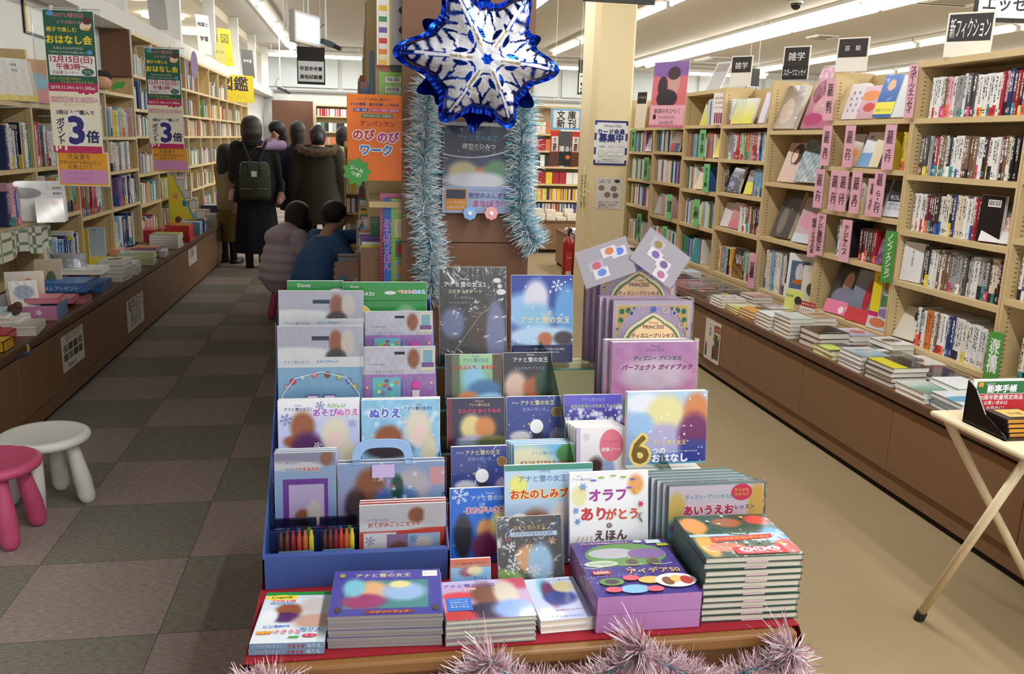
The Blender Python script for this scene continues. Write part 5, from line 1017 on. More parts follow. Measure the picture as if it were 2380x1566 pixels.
# wrapped goods lying on the low cabinet
zc = .487
for k, (px, py, w_, h_, lab, col) in enumerate(((815, 640, .26, .06, 'clear wrapped set with orange and white picture at the cabinet front', (214, 170, 150)), (820, 618, .25, .10, 'clear wrapped set with a white serrated card behind the orange one', (206, 206, 208)))):
    a = aty(px, py, 5.75+.14*k); r = thing('wrapped_set', lab, 'toy set', (a.x, 5.75+.14*k, zc), rot=(-.5, 0, 0))
    box('card', (-w_*.4, .001, .0), (w_*.4, .012, .16+h_), ink(col), r); p = Print(); p.rect(-w_*.3, .03, w_*.1, .09, (206, 110, 90)).disc(w_*.2, .08, .04, .03, (226, 226, 230)).disc(-w_*.2, .1, .03, .03, (130, 170, 206)); p.build(r, 'printed_pattern')
    box('plastic_wrap', (-w_*.48, -.006, 0), (w_*.48, .02, .2+h_), film('crinkled_wrap', gloss=.012, rough=.05, bump=.35), r)
for k in range(5):
    a = aty(822, 600, 6.35+.2*k); r = thing('flat_box', '%s flat grey box from the bottom of the low cabinet pile' % nth(k), 'box', (-.06, 6.3, zc+.024*k), group='flat boxes on the low cabinet')
    box('box', (-.13, -.09, 0), (.13-.01*k, .09, .0235), ink(((96, 98, 100), (196, 198, 200))[k % 2]), r)
# end shelf far down the centre bookcase
t = thing('shelf_unit', 'beige shelf of yellow paperbacks facing up the aisle beyond the seated boy', 'shelf', (.04, 9.3, 0))
for z in (.45, .72, .93, 1.13, 1.4): box('shelf', (-.19, 0, z-.02), (.16, .2, z), BEIGE, t)
box('side_panel', (-.2, 0, 0), (-.185, .2, 1.45), BEIGE, t); box('back_panel', (-.19, .2, 0), (.16, .21, 1.45), BEIGE, t)
g = G(); r_ = random.Random(4)
for z, cs in ((.93, ['white', 'yellow', 'yellow']), (.72, ['white', 'white', 'purple', 'pink', 'black']), (1.13, ['orange', 'white']), (.45, ['white', 'grey'])):
    x = -.18
    while x < .14: q = r_.choice(cs); g.box((x, .02, z+.001), (x+.016, .15, z+.15), pm('far_spine_'+q, PAL[q], .6)); x += .017
o = g.build('shelved_paperbacks', loc=(.04, 9.3, 0)); tag(o, 'small paperbacks on the beige shelf beyond the seated boy', 'books', kind='stuff')
# ---------------------------------------------------------------- book and flowers on the panel
def starry(p, w, h):
    r = random.Random(3)
    p.rect(-w/2, h*.965, w/2, h, (206, 206, 212)).t('Disney LEARNING', -w*.3, h*.982, w=w*.26, c=K).t('ディズニーまなび', w*.3, h*.982, w=w*.3, c=K)
    p.t('Disney', 0, h*.9, w=w*.16, c=(120, 150, 180)).t('アナと雪の女王', 0, h*.835, w=w*.58, c=(110, 176, 206)).t('夜空のひみつ', w*.02, h*.745, w=w*.48, c=(226, 228, 230), bold=.02).t('監修 かがくのとも', w*.03, h*.705, w=w*.3, c=(206, 206, 210))
    arc = [(w*(-.5+.05*k), h*(.62+.05*((-.5+.05*k)*1.6+.2)**2*2)) for k in range(21)]; p.line(arc, .004, (206, 214, 222))
    p.rect(-w/2, 0, w/2, h*.3, (170, 190, 226)).rect(-w*.46, h*.03, -w*.14, h*.27, (226, 150, 60)).rect(-w*.44, h*.16, -w*.16, h*.26, (70, 74, 100)).t('アナと雪の女王2', -w*.3, h*.12, w=w*.26, c=W).t('11月22日公開', -w*.3, h*.065, w=w*.26, c=W)
    p.t('夜空のふしぎを', w*.17, h*.2, w=w*.58, c=(90, 80, 150), bold=.03).t('まなぼう!', w*.17, h*.11, w=w*.42, c=(206, 90, 150), bold=.04).t('いっしょに学べるプレゼントブック', w*.17, h*.26, w=w*.44, c=(120, 130, 180))
slabbook('display_book', 'starry picture book with pale blue band hung on the brown panel', 'book', 1027, 494, 1191, 288, PY-.03, .012, (30, 34, 60), art=[('g', (26, 34, 58), (40, 44, 74)), ('f', 40, 3, (150, 170, 200), .01), ('e', .5, .46, .6, .18, (70, 70, 110), .8), ('e', .3, .45, .22, .13, (206, 196, 150), .8), ('e', .6, .42, .16, .1, (206, 130, 90), .8), ('e', .8, .46, .2, .14, (100, 150, 110), .8), ('e', .5, .36, .5, .1, (222, 226, 236), .9)], pr=starry, gloss=2, wrap=True)
for px, col, lab in ((1093, (130, 180, 226), 'pale blue paper flower under the starry book'), (1143, (236, 166, 170), 'pink paper flower under the starry book')):
    a = aty(px, 496, PY-.06); r = thing('paper_flower', lab, 'decoration', (a.x, PY-.05, a.z))
    for k in range(8): q = math.pi/4*k; G().prism([(.014*math.cos(q)+.009*math.cos(b), .014*math.sin(q)+.009*math.sin(b)) for b in [6.283*j/12 for j in range(12)]], 0-.0002*k, .0006).build('petal', ink(col), r)
    G().prism([(.007*math.cos(6.283*j/14), .007*math.sin(6.283*j/14)) for j in range(14)], -.004, 0).build('centre', ink((240, 240, 240)), r)
# ---------------------------------------------------------------- foil snowflake balloon
def balloon():
    c = aty(1121, 145, 2.62); root = thing('foil_balloon', 'blue foil snowflake balloon with silver print hanging over the display', 'balloon', c)
    NA, NR = 288, 64; th0 = R(-4); RT = lambda a: (1-.14*max(0, -math.sin(a)))*.87*(.203+.038*math.cos(6*(a-th0))+.012*math.cos(12*(a-th0)))*(1+.13*max(0, math.cos(a-R(168)))**6)
    vs, cols, fs = [], [], []
    blue, white, grey, crease = np.array(lin((18, 58, 178))), np.array(lin((216, 218, 226))), np.array(lin((170, 168, 160))), np.array(lin((150, 140, 110)))
    def pic(a, r):
        if r > RT(a)*.9: return blue
        r = r*.262/(RT(a)*.62+.088)
        u = ((a-th0+math.pi/6) % (math.pi/3))-math.pi/6; x, y = r*math.cos(u), abs(r*math.sin(u)); v = math.pi/6-abs(u); d = r*math.cos(v)
        k = int(((a-th0+math.pi/6) % (2*math.pi))/(math.pi/3))
        if r < .013: return blue
        if r < .045: return white if r > .02 or r < .013 else blue
        wob = .003*math.sin(70*x+5*k)+.002*math.sin(130*y+3*k)
        if .045 < r < .115:                     # ring of arrowheads
            if y < .0035+wob*.3: return crease
            if abs(d-.062-wob) < .0045 and y > .012: return blue
            if (x-.098)**2/.0006+(y-.022)**2/.00012 < 1: return blue
            return white
        if y < .005: return white if x < .22 else blue
        if y < .0085+wob*.4: return blue
        e = .135-.26*abs(x-.15)
        if x > .258: return blue
        sp = (x-.95*y)*24+.15*math.sin(40*y+k); fr = sp-math.floor(sp)
        if x < .17 and y > .02 and y < .058 and .118 < x-.25*y < .15: return white
        if y < e and fr < .63+wob*20: return white
        if r < .135 and fr < .8: return white
        return blue
    for side in (-1, 1):
        b = len(vs)
        for i in range(NR+1):
            f = (i/NR)
            for j in range(NA):
                a = 2*math.pi*j/NA; rr = RT(a); r = f*rr
                ridge = .012*math.cos(6*(a-th0))*f*f
                wr = (.0045*math.sin(41*a)+.003*math.sin(67*a+2))*f**5
                y = side*((.105+ridge)*max(0, 1-f**2.2)**.55+wr*(f < .995)+.0015*math.sin(9*a+14*f)*f)
                vs.append((r*math.cos(a)*(.985 if 0 else 1), y, r*math.sin(a))); cols.append(pic(a, r) if side < 0 else blue)
        for i in range(NR):
            for j in range(NA):
                k = (j+1) % NA; q = (b+i*NA+j, b+i*NA+k, b+(i+1)*NA+k, b+(i+1)*NA+j); fs.append(q if side < 0 else q[::-1])
    me = bpy.data.meshes.new('foil'); me.from_pydata(vs, [], fs); me.polygons.foreach_set('use_smooth', [True]*len(fs))
    at = me.color_attributes.new('Col', 'FLOAT_COLOR', 'POINT'); at.data.foreach_set('color', np.concatenate([np.array(cols), np.ones((len(cols), 1))], 1).astype(np.float32).ravel())
    m = attrmat('foil_print', .2, 0, 1); t_ = m.node_tree; bs = t_.nodes['Principled BSDF']; at_ = [n for n in t_.nodes if n.type == 'VERTEX_COLOR'][0]
    bw = nod(t_, 'ShaderNodeRGBToBW'); t_.links.new(at_.outputs[0], bw.inputs[0])
    for k, (a0, a1) in (('Metallic', (1, .25)), ('Roughness', (.14, .5))):
        mr = nod(t_, 'ShaderNodeMapRange'); mr.inputs['From Min'].default_value = .1; mr.inputs['From Max'].default_value = .5; mr.inputs['To Min'].default_value = a0; mr.inputs['To Max'].default_value = a1
        t_.links.new(bw.outputs[0], mr.inputs[0]); t_.links.new(mr.outputs[0], bs.inputs[k])
    tc = nod(t_, 'ShaderNodeTexCoord'); nz = nod(t_, 'ShaderNodeTexNoise'); nz.inputs['Scale'].default_value = 18; nz.inputs['Distortion'].default_value = 2; bp = nod(t_, 'ShaderNodeBump'); bp.inputs['Strength'].default_value = .45; bp.inputs['Distance'].default_value = .012
    t_.links.new(tc.outputs['Object'], nz.inputs[0]); t_.links.new(nz.outputs[0], bp.inputs['Height']); t_.links.new(bp.outputs[0], bs.inputs['Normal'])
    me.materials.append(m); o = bpy.data.objects.new('foil', me); C.objects.link(o); o.parent = root
    fb = pm('blue_foil', (22, 62, 176), .16, 1, bump=.5, scale=22)
    g = G(); pts = []
    for j in range(144):
        a = 2*math.pi*j/144; rr = RT(a)+.014; pts.append((rr*math.cos(a), .004*math.sin(33*a), rr*math.sin(a)))
    g.add([(0, .004, 0)]+pts, [(0, 1+j, 1+(j+1) % 144) for j in range(144)]); g.build('rim_seam', fb, root, smooth=True)
    g = G(); pts = []
    for j in range(180):                                 # ruffled second foil layer turned between the arms
        a = 2*math.pi*j/180; rr = .168+.024*math.cos(6*(a-th0)-math.pi)+.014*math.sin(18*a); pts.append((rr*math.cos(a), .07+.016*math.sin(15*a), rr*math.sin(a)))
    g.add([(0, .13, 0)]+pts, [(0, 1+j, 1+(j+1) % 180) for j in range(180)]); g.build('rear_foil', fb, root, smooth=True)
    G().tube([(0, .0, .27), (.01, .05, .6), (.02, .1, CEIL-c.z)], .0012).build('string', pm('white_string', (220, 220, 220)), root)
balloon()
# ---------------------------------------------------------------- tinsel garlands
def tinsel(name, label, pts, n, ln, mats, seed, rad=.012, spread=1.0, flat=.55, wd=.0011, cat='garland'):
    r = np.random.RandomState(seed); P = [Vector(p) for p in pts]; L = [0]
    for a, b in zip(P[:-1], P[1:]): L.append(L[-1]+(b-a).length)
    def at(s):
        s *= L[-1]
        for i in range(len(P)-1):
            if s <= L[i+1]: k = (s-L[i])/(L[i+1]-L[i]); return P[i].lerp(P[i+1], k), (P[i+1]-P[i]).normalized()
        return P[-1], (P[-1]-P[-2]).normalized()
    root = thing(name, label, cat, P[0]); g = G()
    for m in mats: g.mi(m)
    for i in range(n):
        p, d = at(r.rand()); v = Vector(r.randn(3)); v = (v-v.dot(d)*d).normalized(); v = (v+d*r.uniform(-.7, .3)).normalized()
        if v.y > 0: v.y *= flat
        l = ln*r.uniform(.55, 1.1); q = p+v*rad*r.rand()-P[0]; s = Vector(r.randn(3)).cross(v).normalized()*wd; bend = Vector(r.randn(3))*l*.12+Vector((0, 0, -.08*l))
        mid = q+v*l*.55+bend*.4; e = q+v*l+bend
        g.add([q-s, q+s, mid+s, mid-s, e+s*.4, e-s*.4], [(0, 1, 2, 3), (3, 2, 4, 5)], mats[r.randint(len(mats))])
    g.build('strands', parent=root); G().tube([p-P[0] for p in P], .004).build('core_wire', pm('tinsel_core', (90, 150, 160), .3, .6), root)
WT = pm('white_tinsel', (240, 246, 250), .3, .05); ICE = pm('ice_tinsel', (176, 222, 238), .25, .3); TUR = pm('turquoise_tinsel', (20, 160, 180), .2, .8)
PKT = pm('pink_tinsel', (240, 206, 216), .25, .3); PKW = pm('pale_pink_tinsel', (246, 234, 238), .25, .15); PKD = pm('rose_tinsel', (196, 150, 166), .2, .6)
lp = [aty(x, y, PY-.035) for x, y in ((1000, 190), (990, 260), (988, 330), (985, 400), (985, 470), (996, 540), (1004, 610), (1003, 700))]
tinsel('tinsel_garland', 'white and turquoise tinsel garland left of the starry book', lp, 5200, .062, [WT, WT, WT, ICE, WT, TUR], 1)
rp = [aty(x, y, PY-.035) for x, y in ((1213, 225), (1214, 300), (1213, 380), (1208, 450), (1212, 505), (1228, 545), (1252, 572))]
tinsel('tinsel_garland', 'white and turquoise tinsel garland curling right of the starry book', rp, 4600, .058, [WT, WT, WT, ICE, ICE, TUR], 2)
# ---------------------------------------------------------------- signs and fittings hung from the ceiling
BLK = pm('black_board', (36, 34, 34), .6)
def hsign(x, y, z, w, h, label, txts, frac=.62, rz=0):
    r = thing('hanging_sign', label, 'sign', (x, y, z), rz=rz)
    box('board', (-w/2, 0, -h), (w/2, .02, 0), BLK, r); box('white_panel', (-w*.46, -.004, -h*.93), (w*.46, 0, -h*(.93-frac)), ink((226, 230, 232)), r)
    p = Print(); p.y = -.0045
    for s, f in txts: p.t(s, 0, -h*f, w=w*.8, c=K, bold=.03)
    p.build(r)
    g = G().tube([(-w*.35, .01, 0), (-w*.35, .01, CEIL-z)], .003).tube([(w*.35, .01, 0), (w*.35, .01, CEIL-z)], .003); g.build('hanger', fixM, r)
a = aty(722, 109, 11); b = aty(722, 196, 11); hsign(a.x, 11, a.z, .325, a.z-b.z, 'black hanging sign for study guides over the left aisle', [('学習参考書', .58), ('資格試験書', .80)], .55)
a = aty(1372, 140, 12); b = aty(1372, 221, 12); hsign(a.x+.02, 12, a.z, .36, a.z-b.z, 'black hanging sign half hidden by the beige column', [('文庫', .55), ('実用', .78)], .55)
a = aty(1753, 159, 13); b = aty(1753, 215, 13); hsign(a.x, 13, a.z, .2, .5, 'black hanging sign seen behind the smaller trivia sign', [('専門書', .6)], .4)
a = aty(2345, 52, 5.2); hsign(a.x, 5.2, a.z+.36, .46, .36, 'large hanging essay sign cut by the top right corner', [('エッセイ', .7)], .72, rz=-.15)
a = aty(1440, 6, 4.0); hsign(a.x, 4., a.z+.3, .33, .3, 'black hanging sign edge at the top beside the balloon', [('新刊', .4)], .45, rz=-.02)
r = thing('hanging_monitor', 'slim hanging screen between two pipes above the study sign', 'monitor', (aty(716, 80, 10.2).x, 10.2, aty(716, 104, 10.2).z), rz=1.15)
box('casing', (-.3, 0, 0), (.3, .07, .33), pm('pale_casing', (200, 198, 190), .5), r, bevel=.01); box('screen', (-.27, -.003, .03), (.27, 0, .3), pm('screen_glow', (170, 210, 226), .3, emit=.8), r)
G().tube([(-.05, .03, .33), (-.05, .03, CEIL-r.location.z)], .014).build('pipe', fixM, r); G().tube([(.06, .03, .33), (.06, .03, CEIL-r.location.z)], .014).build('pipe', fixM, r)
def camera_unit(px, py, Y, label, L=.2, top=True):
    a = aty(px, py, Y); r = thing('security_camera', label, 'camera', a, rz=-.5)
    G().box((-.05, -.03, -.03), (.12, .03, .03)).build('body', pm('camera_grey', (76, 82, 86), .4), r, bevel=.006, rot=(0, .35, 0))
    G().tube([(.1, 0, -.04), (.19, 0, -.075)], .024, n=14).build('lens', pm('black_plastic', (30, 30, 32), .4), r)
    G().tube([(.0, 0, .03), (.0, 0, CEIL-a.z)], .012).build('drop_pipe', fixM, r)
    G().tube([(-.05, 0, .02), (-.11, 0, .06), (-.08, 0, .15), (0, 0, .2)], .004).build('cable', pm('black_plastic', (30, 30, 32), .4), r)
camera_unit(757, 98, 10.5, 'grey security camera on a pipe right of the hanging screen')
camera_unit(652, 206, 17., 'small security camera on a thin pole above the far brown partition')
r = thing('conduit', 'pair of pipes dropping from the ceiling left of the hanging screen', 'pipe', (aty(664, 60, 11.6).x, 11.6, aty(664, 72, 11.6).z))
for dx in (-.015, .02): G().tube([(dx, 0, 0), (dx, 0, CEIL-r.location.z)], .011).build('pipe', fixM, r)
r = thing('dome_camera', 'dark dome camera on the ceiling above the right bookcases', 'camera', (5.77, 11.45, CEIL)); G().lathe([(.001, -.03), (.09, -.03), (.09, 0), (.001, 0)]).build('mount', fixM, r); G().ell((0, 0, -.04), (.075, .075, .075), n=20, k=12).build('dome', pm('dark_dome', (30, 30, 34), .1), r, smooth=True)
for i, (x, y, s, lab) in enumerate(((7.95, 19.1, .9, 'square air outlet in the ceiling behind the pink poster'), (7.5, 10.5, .9, 'square air outlet in the ceiling at the top right'), (7.9, 14.6, .4, 'small square vent in the ceiling above the show business sign'), (.3, 14.5, .4, 'small round vent in the ceiling left of the coloured board'))):
    r = thing('air_outlet', lab, 'air vent', (x, y, CEIL-.002)); box('panel', (-s/2, -s/2, -.03), (s/2, s/2, 0), fixM, r); box('grille', (-s*.3, -s*.3, -.036), (s*.3, s*.3, -.03), pm('grille_grey', (150, 148, 140), .6), r)
    for q in (-1, 1): box('slot', (-s*.38, q*s*.4-.02, -.034), (s*.38, q*s*.4+.02, -.03), DARK, r)
# ---------------------------------------------------------------- seen between the panel and the column
t = bookcase(-1, 0, 0, 1.1, (1.62, 1.39, 1.17, .93, .70, .49), 2.0, 'beige paperback bookcase beyond the beige column', None, depth=.25, z0=.45, topboard=True); t.location = (2.28, 12.2, .45); t.rotation_euler = (0, 0, -R(90))
t = bookcase(-1, 0, 0, .6, (1.62, 1.39, 1.17, .93, .70, .49), 2.0, 'beige bookcase of dark spines right of the brown end panel', None, depth=.25, z0=.45, topboard=True); t.location = (1.66, 12.35, .45); t.rotation_euler = (0, 0, -R(90))
t = thing('base_cabinet', 'brown cabinet under the far paperback bookcase', 'cabinet', (2.55, 11.75, 0)); box('carcass', (-.85, 0, .05), (.85, .7, .42), BROWN, t); box('top', (-.86, -.01, .42), (.86, .7, .447), EDGE, t); box('plinth', (-.83, .03, 0), (.83, .7, .05), DARK, t)
g = G(); r_ = random.Random(6)
for z, cs, wd in ((1.62, ['orange', 'cream', 'white'], .07), (1.39, ['red', 'white', 'orange'], .07), (1.17, ['red', 'orange', 'white', 'black'], .07), (.93, ['red', 'yellow', 'white', 'grey'], .1), (.70, ['orange', 'yellow', 'yellow', 'navy', 'white'], .014), (.49, ['navy', 'white', 'white', 'blue', 'orange'], .014)):
    x = 2.31
    while x < 3.33: q = r_.choice(cs); g.box((x, 12.26, z+.001), (x+wd*.93, 12.38, z+.16), pm('far_spine_'+q, PAL[q], .6)); x += wd
    x = 1.69
    while x < 2.22: q = r_.choice(['navy', 'navy', 'white', 'black']); g.box((x, 12.4, z+.001), (x+.018, 12.52, z+.16), pm('far_spine_'+q, PAL[q], .6)); x += .019
for j in range(11):
    for q in range(2): g.box((1.8+.15*j, 11.82+.2*q, .448), (1.93+.15*j, 11.98+.2*q, .49+.05*((j*7+q) % 3)), pm('far_spine_cream', PAL['cream'], .6))
tag(g.build('shelved_paperbacks'), 'far paperbacks between the brown panel and the beige column', 'books', kind='stuff')
a, b = aty(1281, 251, 9), aty(1351, 303, 9); wv, hv = b.x-a.x, a.z-b.z
r = thing('hanging_sign', 'white paperback sign with pale blue border beyond the panel', 'sign', ((a.x+b.x)/2, 9, b.z)); box('board', (-wv/2, 0, 0), (wv/2, .006, hv), ink((120, 176, 222)), r)
p = Print(); p.rect(-wv*.42, hv*.1, wv*.42, hv*.9, (226, 232, 234)).line([(-wv*.42, hv*.5), (wv*.42, hv*.5)], .002, (170, 180, 186)).t('文 庫', 0, hv*.7, w=wv*.6, c=K, bold=.03).t('新 刊', 0, hv*.3, w=wv*.6, c=K, bold=.03); p.build(r)
G().tube([(-wv*.4, .01, hv), (-wv*.4, .01, CEIL-b.z)], .002).tube([(wv*.4, .01, hv), (wv*.4, .01, CEIL-b.z)], .002).build('hanger', fixM, r)
a, b = aty(1280, 304, 9), aty(1346, 387, 9); wv, hv = b.x-a.x, a.z-b.z
r = thing('poster', 'red, white and grey novel poster under the paperback sign', 'poster', ((a.x+b.x)/2, 9.0, b.z)); box('sheet', (-wv/2, 0, 0), (wv/2, .003, hv), ink((104, 66, 50)), r)
p = Print(); p.rect(-wv*.5, hv*.4, -wv*.2, hv, (206, 60, 50)).rect(-wv*.45, hv*.42, -wv*.24, hv*.85, W).rect(wv*.2, hv*.4, wv*.5, hv, (206, 60, 50)).rect(wv*.24, hv*.42, wv*.45, hv*.85, W).rect(-wv*.22, 0, wv*.22, hv, (86, 86, 92)).rect(-wv*.2, hv*.02, wv*.22, hv*.42, (36, 34, 38)).disc(wv*.1, hv*.26, wv*.08, hv*.06, (226, 120, 40)).t('十二国記', -wv*.35, hv*.63, h=hv*.38, c=K, vert=True, bold=.04).t('十二国記', wv*.35, hv*.63, h=hv*.38, c=K, vert=True, bold=.04).t('還る!', 0, hv*.5, w=wv*.4, c=W, bold=.04); p.build(r)
t = thing('base_cabinet', 'brown cabinet of papers past the fire extinguisher', 'cabinet', (2.43, 8.75, 0)); box('carcass', (0, 0, .04), (.7, 1.9, .42), BROWN, t); box('top', (-.012, -.01, .42), (.7, 1.91, .446), EDGE, t); box('plinth', (.02, .03, 0), (.7, 1.9, .04), DARK, t)
for k in range(4): flat(1, 2.62+.02*k, 10.35-.36*k, .448, .24, .3, .03+.01*k, (222, 222, 220), '%s white paper pile on the cabinet past the extinguisher' % nth(k), name='paper_pile', cat='papers')
a = aty(1320, 600, 9.3)
r = thing('fire_extinguisher', 'red fire extinguisher standing on the floor past the movie book', 'fire extinguisher', (a.x, 9.3, 0))
red = pm('extinguisher_red', (150, 26, 28), .35); blk = pm('black_plastic', (30, 30, 32), .4)
G().lathe([(.001, 0), (.062, 0), (.066, .02), (.066, .42), (.05, .47), (.022, .49), (.022, .5), (.001, .5)], n=24).build('cylinder', red, r, smooth=True)
G().tube([(0, 0, .5), (0, 0, .55)], .016).box((-.02, -.06, .55), (.02, .03, .575)).box((-.012, -.1, .58), (.012, .02, .592)).build('valve', blk, r)
G().tube([(.02, 0, .54), (.07, 0, .5), (.078, 0, .3), (.07, -.02, .16)], .008).build('hose', blk, r)
p = Print(); p.rect(-.035, .1, .035, .34, (190, 60, 56)).rect(-.03, .08, .03, .12, (226, 222, 216)).t('消火器', 0, .27, w=.05, c=W); o = p.build(r, 'label'); o.location = (-.005, -.0665, 0)
card('notice_card', 'white upright notice on the near end of the papers cabinet', 'card', (2.47, 8.9, .447), .1, .3, (222, 218, 210), [lambda p: p.t('文庫', 0, .2, h=.12, c=(120, 60, 40), vert=True)])
# notices on the column
def column_notice(px0, py0, px1, py1, label, draw, col=(222, 224, 224)):
    a, b = aty(px0, py1, 7.99), aty(px1, py0, 7.99); wv, hv = b.x-a.x, a.z-b.z; r = thing('poster', label, 'poster', ((a.x+b.x)/2, 7.994, b.z)); box('sheet', (-wv/2, 0, 0), (wv/2, .003, hv), ink(col), r); p = Print(); draw(p, wv, hv); p.build(r)
NV = (34, 44, 110)
def dcard(p, w, h):
    p.rect(-w*.5, h*.0, w*.5, h*.045, NV).rect(-w*.5, h*.955, w*.5, h, NV)
    for sx in (-1, 1):
        for z0, z1 in ((.0, .12), (.24, .4), (.56, .72), (.9, 1)): x0, x1 = sorted((sx*w*.5, sx*w*.44)); p.rect(x0, h*z0, x1, h*z1, NV)
    p.t('Honya Club', .04*w, h*.88, w=w*.5, c=NV).t('カード会員', 0, h*.755, w=w*.82, c=NV, bold=.04).t('募集中', 0, h*.615, w=w*.72, c=NV, bold=.05)
    p.disc(-w*.27, h*.26, w*.1, h*.07, (150, 180, 80)).disc(-w*.27, h*.26, w*.085, h*.06, (226, 228, 226)).t('¥', -w*.27, h*.26, h=h*.06, c=(150, 180, 80))
    for x in (0.02, .3): p.rect(w*(x-.11), h*.21, w*(x+.11), h*.3, (150, 190, 120)).rect(w*(x-.1), h*.217, w*(x+.1), h*.293, (226, 228, 226))
    for x, s in ((-.27, '入会無料'), (.02, 'ポイント'), (.3, 'ネットでも')): p.t(s, w*x, h*.42, w=w*.2, c=K)
    p.t('お申込みは今すぐ!', 0, h*.13, w=w*.5, c=K).t('書店スタッフまでお声がけください', 0, h*.085, w=w*.76, c=K)
column_notice(1384, 385, 1455, 279, 'white and navy card membership poster on the beige column', dcard)
def dflyer(p, w, h):
    p.t('今、本屋さんで選ばれている', -w*.1, h*.94, w=w*.7, c=K).t('人気の一冊', -w*.2, h*.87, w=w*.5, c=K).disc(w*.33, h*.9, w*.12, h*.06, (70, 60, 56))
    for x, z in ((-.3, .68), (.2, .66), (-.05, .46), (.28, .44)): p.disc(w*x, h*z, w*.13, h*.09, (130, 116, 104))
    p.t('著者インタビュー掲載', 0, h*.22, w=w*.8, c=(110, 100, 96)).t('各紙書評・各誌紹介で', 0, h*.13, w=w*.8, c=(130, 40, 40)).t('紹介されました!', -w*.1, h*.06, w=w*.6, c=(130, 40, 40))
column_notice(1388, 486, 1441, 413, 'small white flyer of grey pictures low on the beige column', dflyer, (214, 212, 204))
r = thing('pole_notice', 'narrow yellow strip notice on the left edge of the column', 'notice', (2.06, 7.97, .86), rz=-.3); box('strip', (-.018, 0, 0), (.018, .003, .4), ink((206, 196, 90)), r); Print().t('足元にご注意', 0, .2, h=.3, c=(90, 80, 40), vert=True).build(r)
G().tube([(.0, .004, -.02), (.0, .004, .44)], .006).build('rod', fixM, r); G().tube([(.0, .006, .2), (.06, .04, .2)], .004).build('bracket', fixM, r)
# ================================================================ display table and the book display on it
TZ = .48
t = thing('display_table', 'brown low display table in the foreground under the red cloth', 'table', (.353, 1.56, 0))
WD = pm('table_brown', (140, 98, 52), .45, noise=.12, scale=14, stretch=(.1, 1, 1)); WDK = pm('table_apron', (112, 74, 42), .5, noise=.14, scale=14, stretch=(.1, 1, 1))
G().box((-.572, -.012, TZ-.03), (.572, 1.33, TZ-.0005)).build('top', WD, t, bevel=.006)
box('apron', (-.565, .0, .16), (.565, .03, TZ-.031), WDK, t); box('side_panel', (-.565, .03, .05), (-.545, 1.32, TZ-.031), WDK, t); box('side_panel', (.545, .03, .05), (.565, 1.32, TZ-.031), WDK, t)
for x in (-.56, .51):
    for y in (.02, 1.26): box('leg', (x, y, 0), (x+.05, y+.05, .16), WDK, t)
RED = pm('red_felt', (150, 18, 36), .9, noise=.15, scale=120, bump=.1)
t = thing('table_cloth', 'red felt cloth spread over the display table', 'cloth', (.353, 1.572, TZ)); g = G(); N = 24
g.box((-.585, .0, .0006), (.585, 1.28, .0035), RED)
for sx in (-1, 1):
    rows_ = []
    for i in range(N+1):
        y = 1.28*i/N; q = []
        for j in range(9):
            f = j/8; q.append((sx*(.585+.006*min(1, f*8)+.012*f*math.sin(i*1.15+sx)+.014*f), y+.012*f*math.sin(i*.7), .003-.30*f*(1-.12*math.sin(i*.8+1)-(.25 if i < 2 else 0))))
        rows_.append(q)
    g.rings(rows_, RED, cap=False, closed=False)
g.build('cloth', parent=t, smooth=False)
GLASSM = film('display_glass', (226, 238, 232), .06, .03); GEDGE = pm('glass_edge_green', (120, 176, 156), .15)
t = thing('display_riser', 'clear glass tiered stand carrying the upright picture books', 'display stand', (.42, 1.95, TZ+.004))
RX0, RX1 = .205, .52; TB = [aty(1250, b, y).z-TZ-.004 for b, y in ((1150, 2.08), (1041, 2.22), (942, 2.36), (845, 2.5))]
TIERS = [(2.06, 2.205, TB[0]), (2.205, 2.345, TB[1]), (2.345, 2.485, TB[2]), (2.485, 2.62, TB[3])]
for i, (ya, yb, z) in enumerate(TIERS):
    x1 = RX1 if i < 3 else .42
    box('glass_shelf', (RX0-.42, ya-1.95, z-.006), (x1-.42, yb-1.95, z), GLASSM, t); box('shelf_edge', (RX0-.42, ya-1.9515, z-.006), (x1-.42, ya-1.95, z), GEDGE, t)
    box('glass_riser', (RX0-.42, ya-1.949, 0), (x1-.42, ya-1.945, z-.006), GLASSM, t)
    box('lip', (RX0-.42, ya-1.956, z), (x1-.42, ya-1.9525, z+.035), GLASSM, t)
G().prism([(0, 0), (.65, 0), (.65, .42), (.43, .42), (.0, .16)], 0, .005).build('side_glass', GLASSM, t, rot=(0, 0, math.pi/2), loc=(.119, .01, 0))
TP = [aty(1500, b, y).z-TZ-.004 for b, y in ((985, 2.25), (950, 2.42), (850, 2.6))]
t = thing('display_riser', 'clear glass stand carrying the princess picture books at the right', 'display stand', (.63, 1.95, TZ+.004))
for ya, yb, z in ((2.24, 2.405, TP[0]), (2.405, 2.585, TP[1]), (2.585, 2.74, TP[2])):
    box('glass_shelf', (-.085, ya-1.95, z-.006), (.145, yb-1.95, z), GLASSM, t); box('shelf_edge', (-.085, ya-1.9515, z-.006), (.145, ya-1.95, z), GEDGE, t); box('glass_riser', (-.085, ya-1.949, 0), (.145, ya-1.945, z-.006), GLASSM, t)
G().prism([(0, 0), (.72, 0), (.72, .36), (.0, .2)], 0, .005).build('side_glass', GLASSM, t, rot=(0, 0, math.pi/2), loc=(.152, .02, 0)); box('side_edge', (.147, .017, 0), (.152, .02, .2), GEDGE, t)
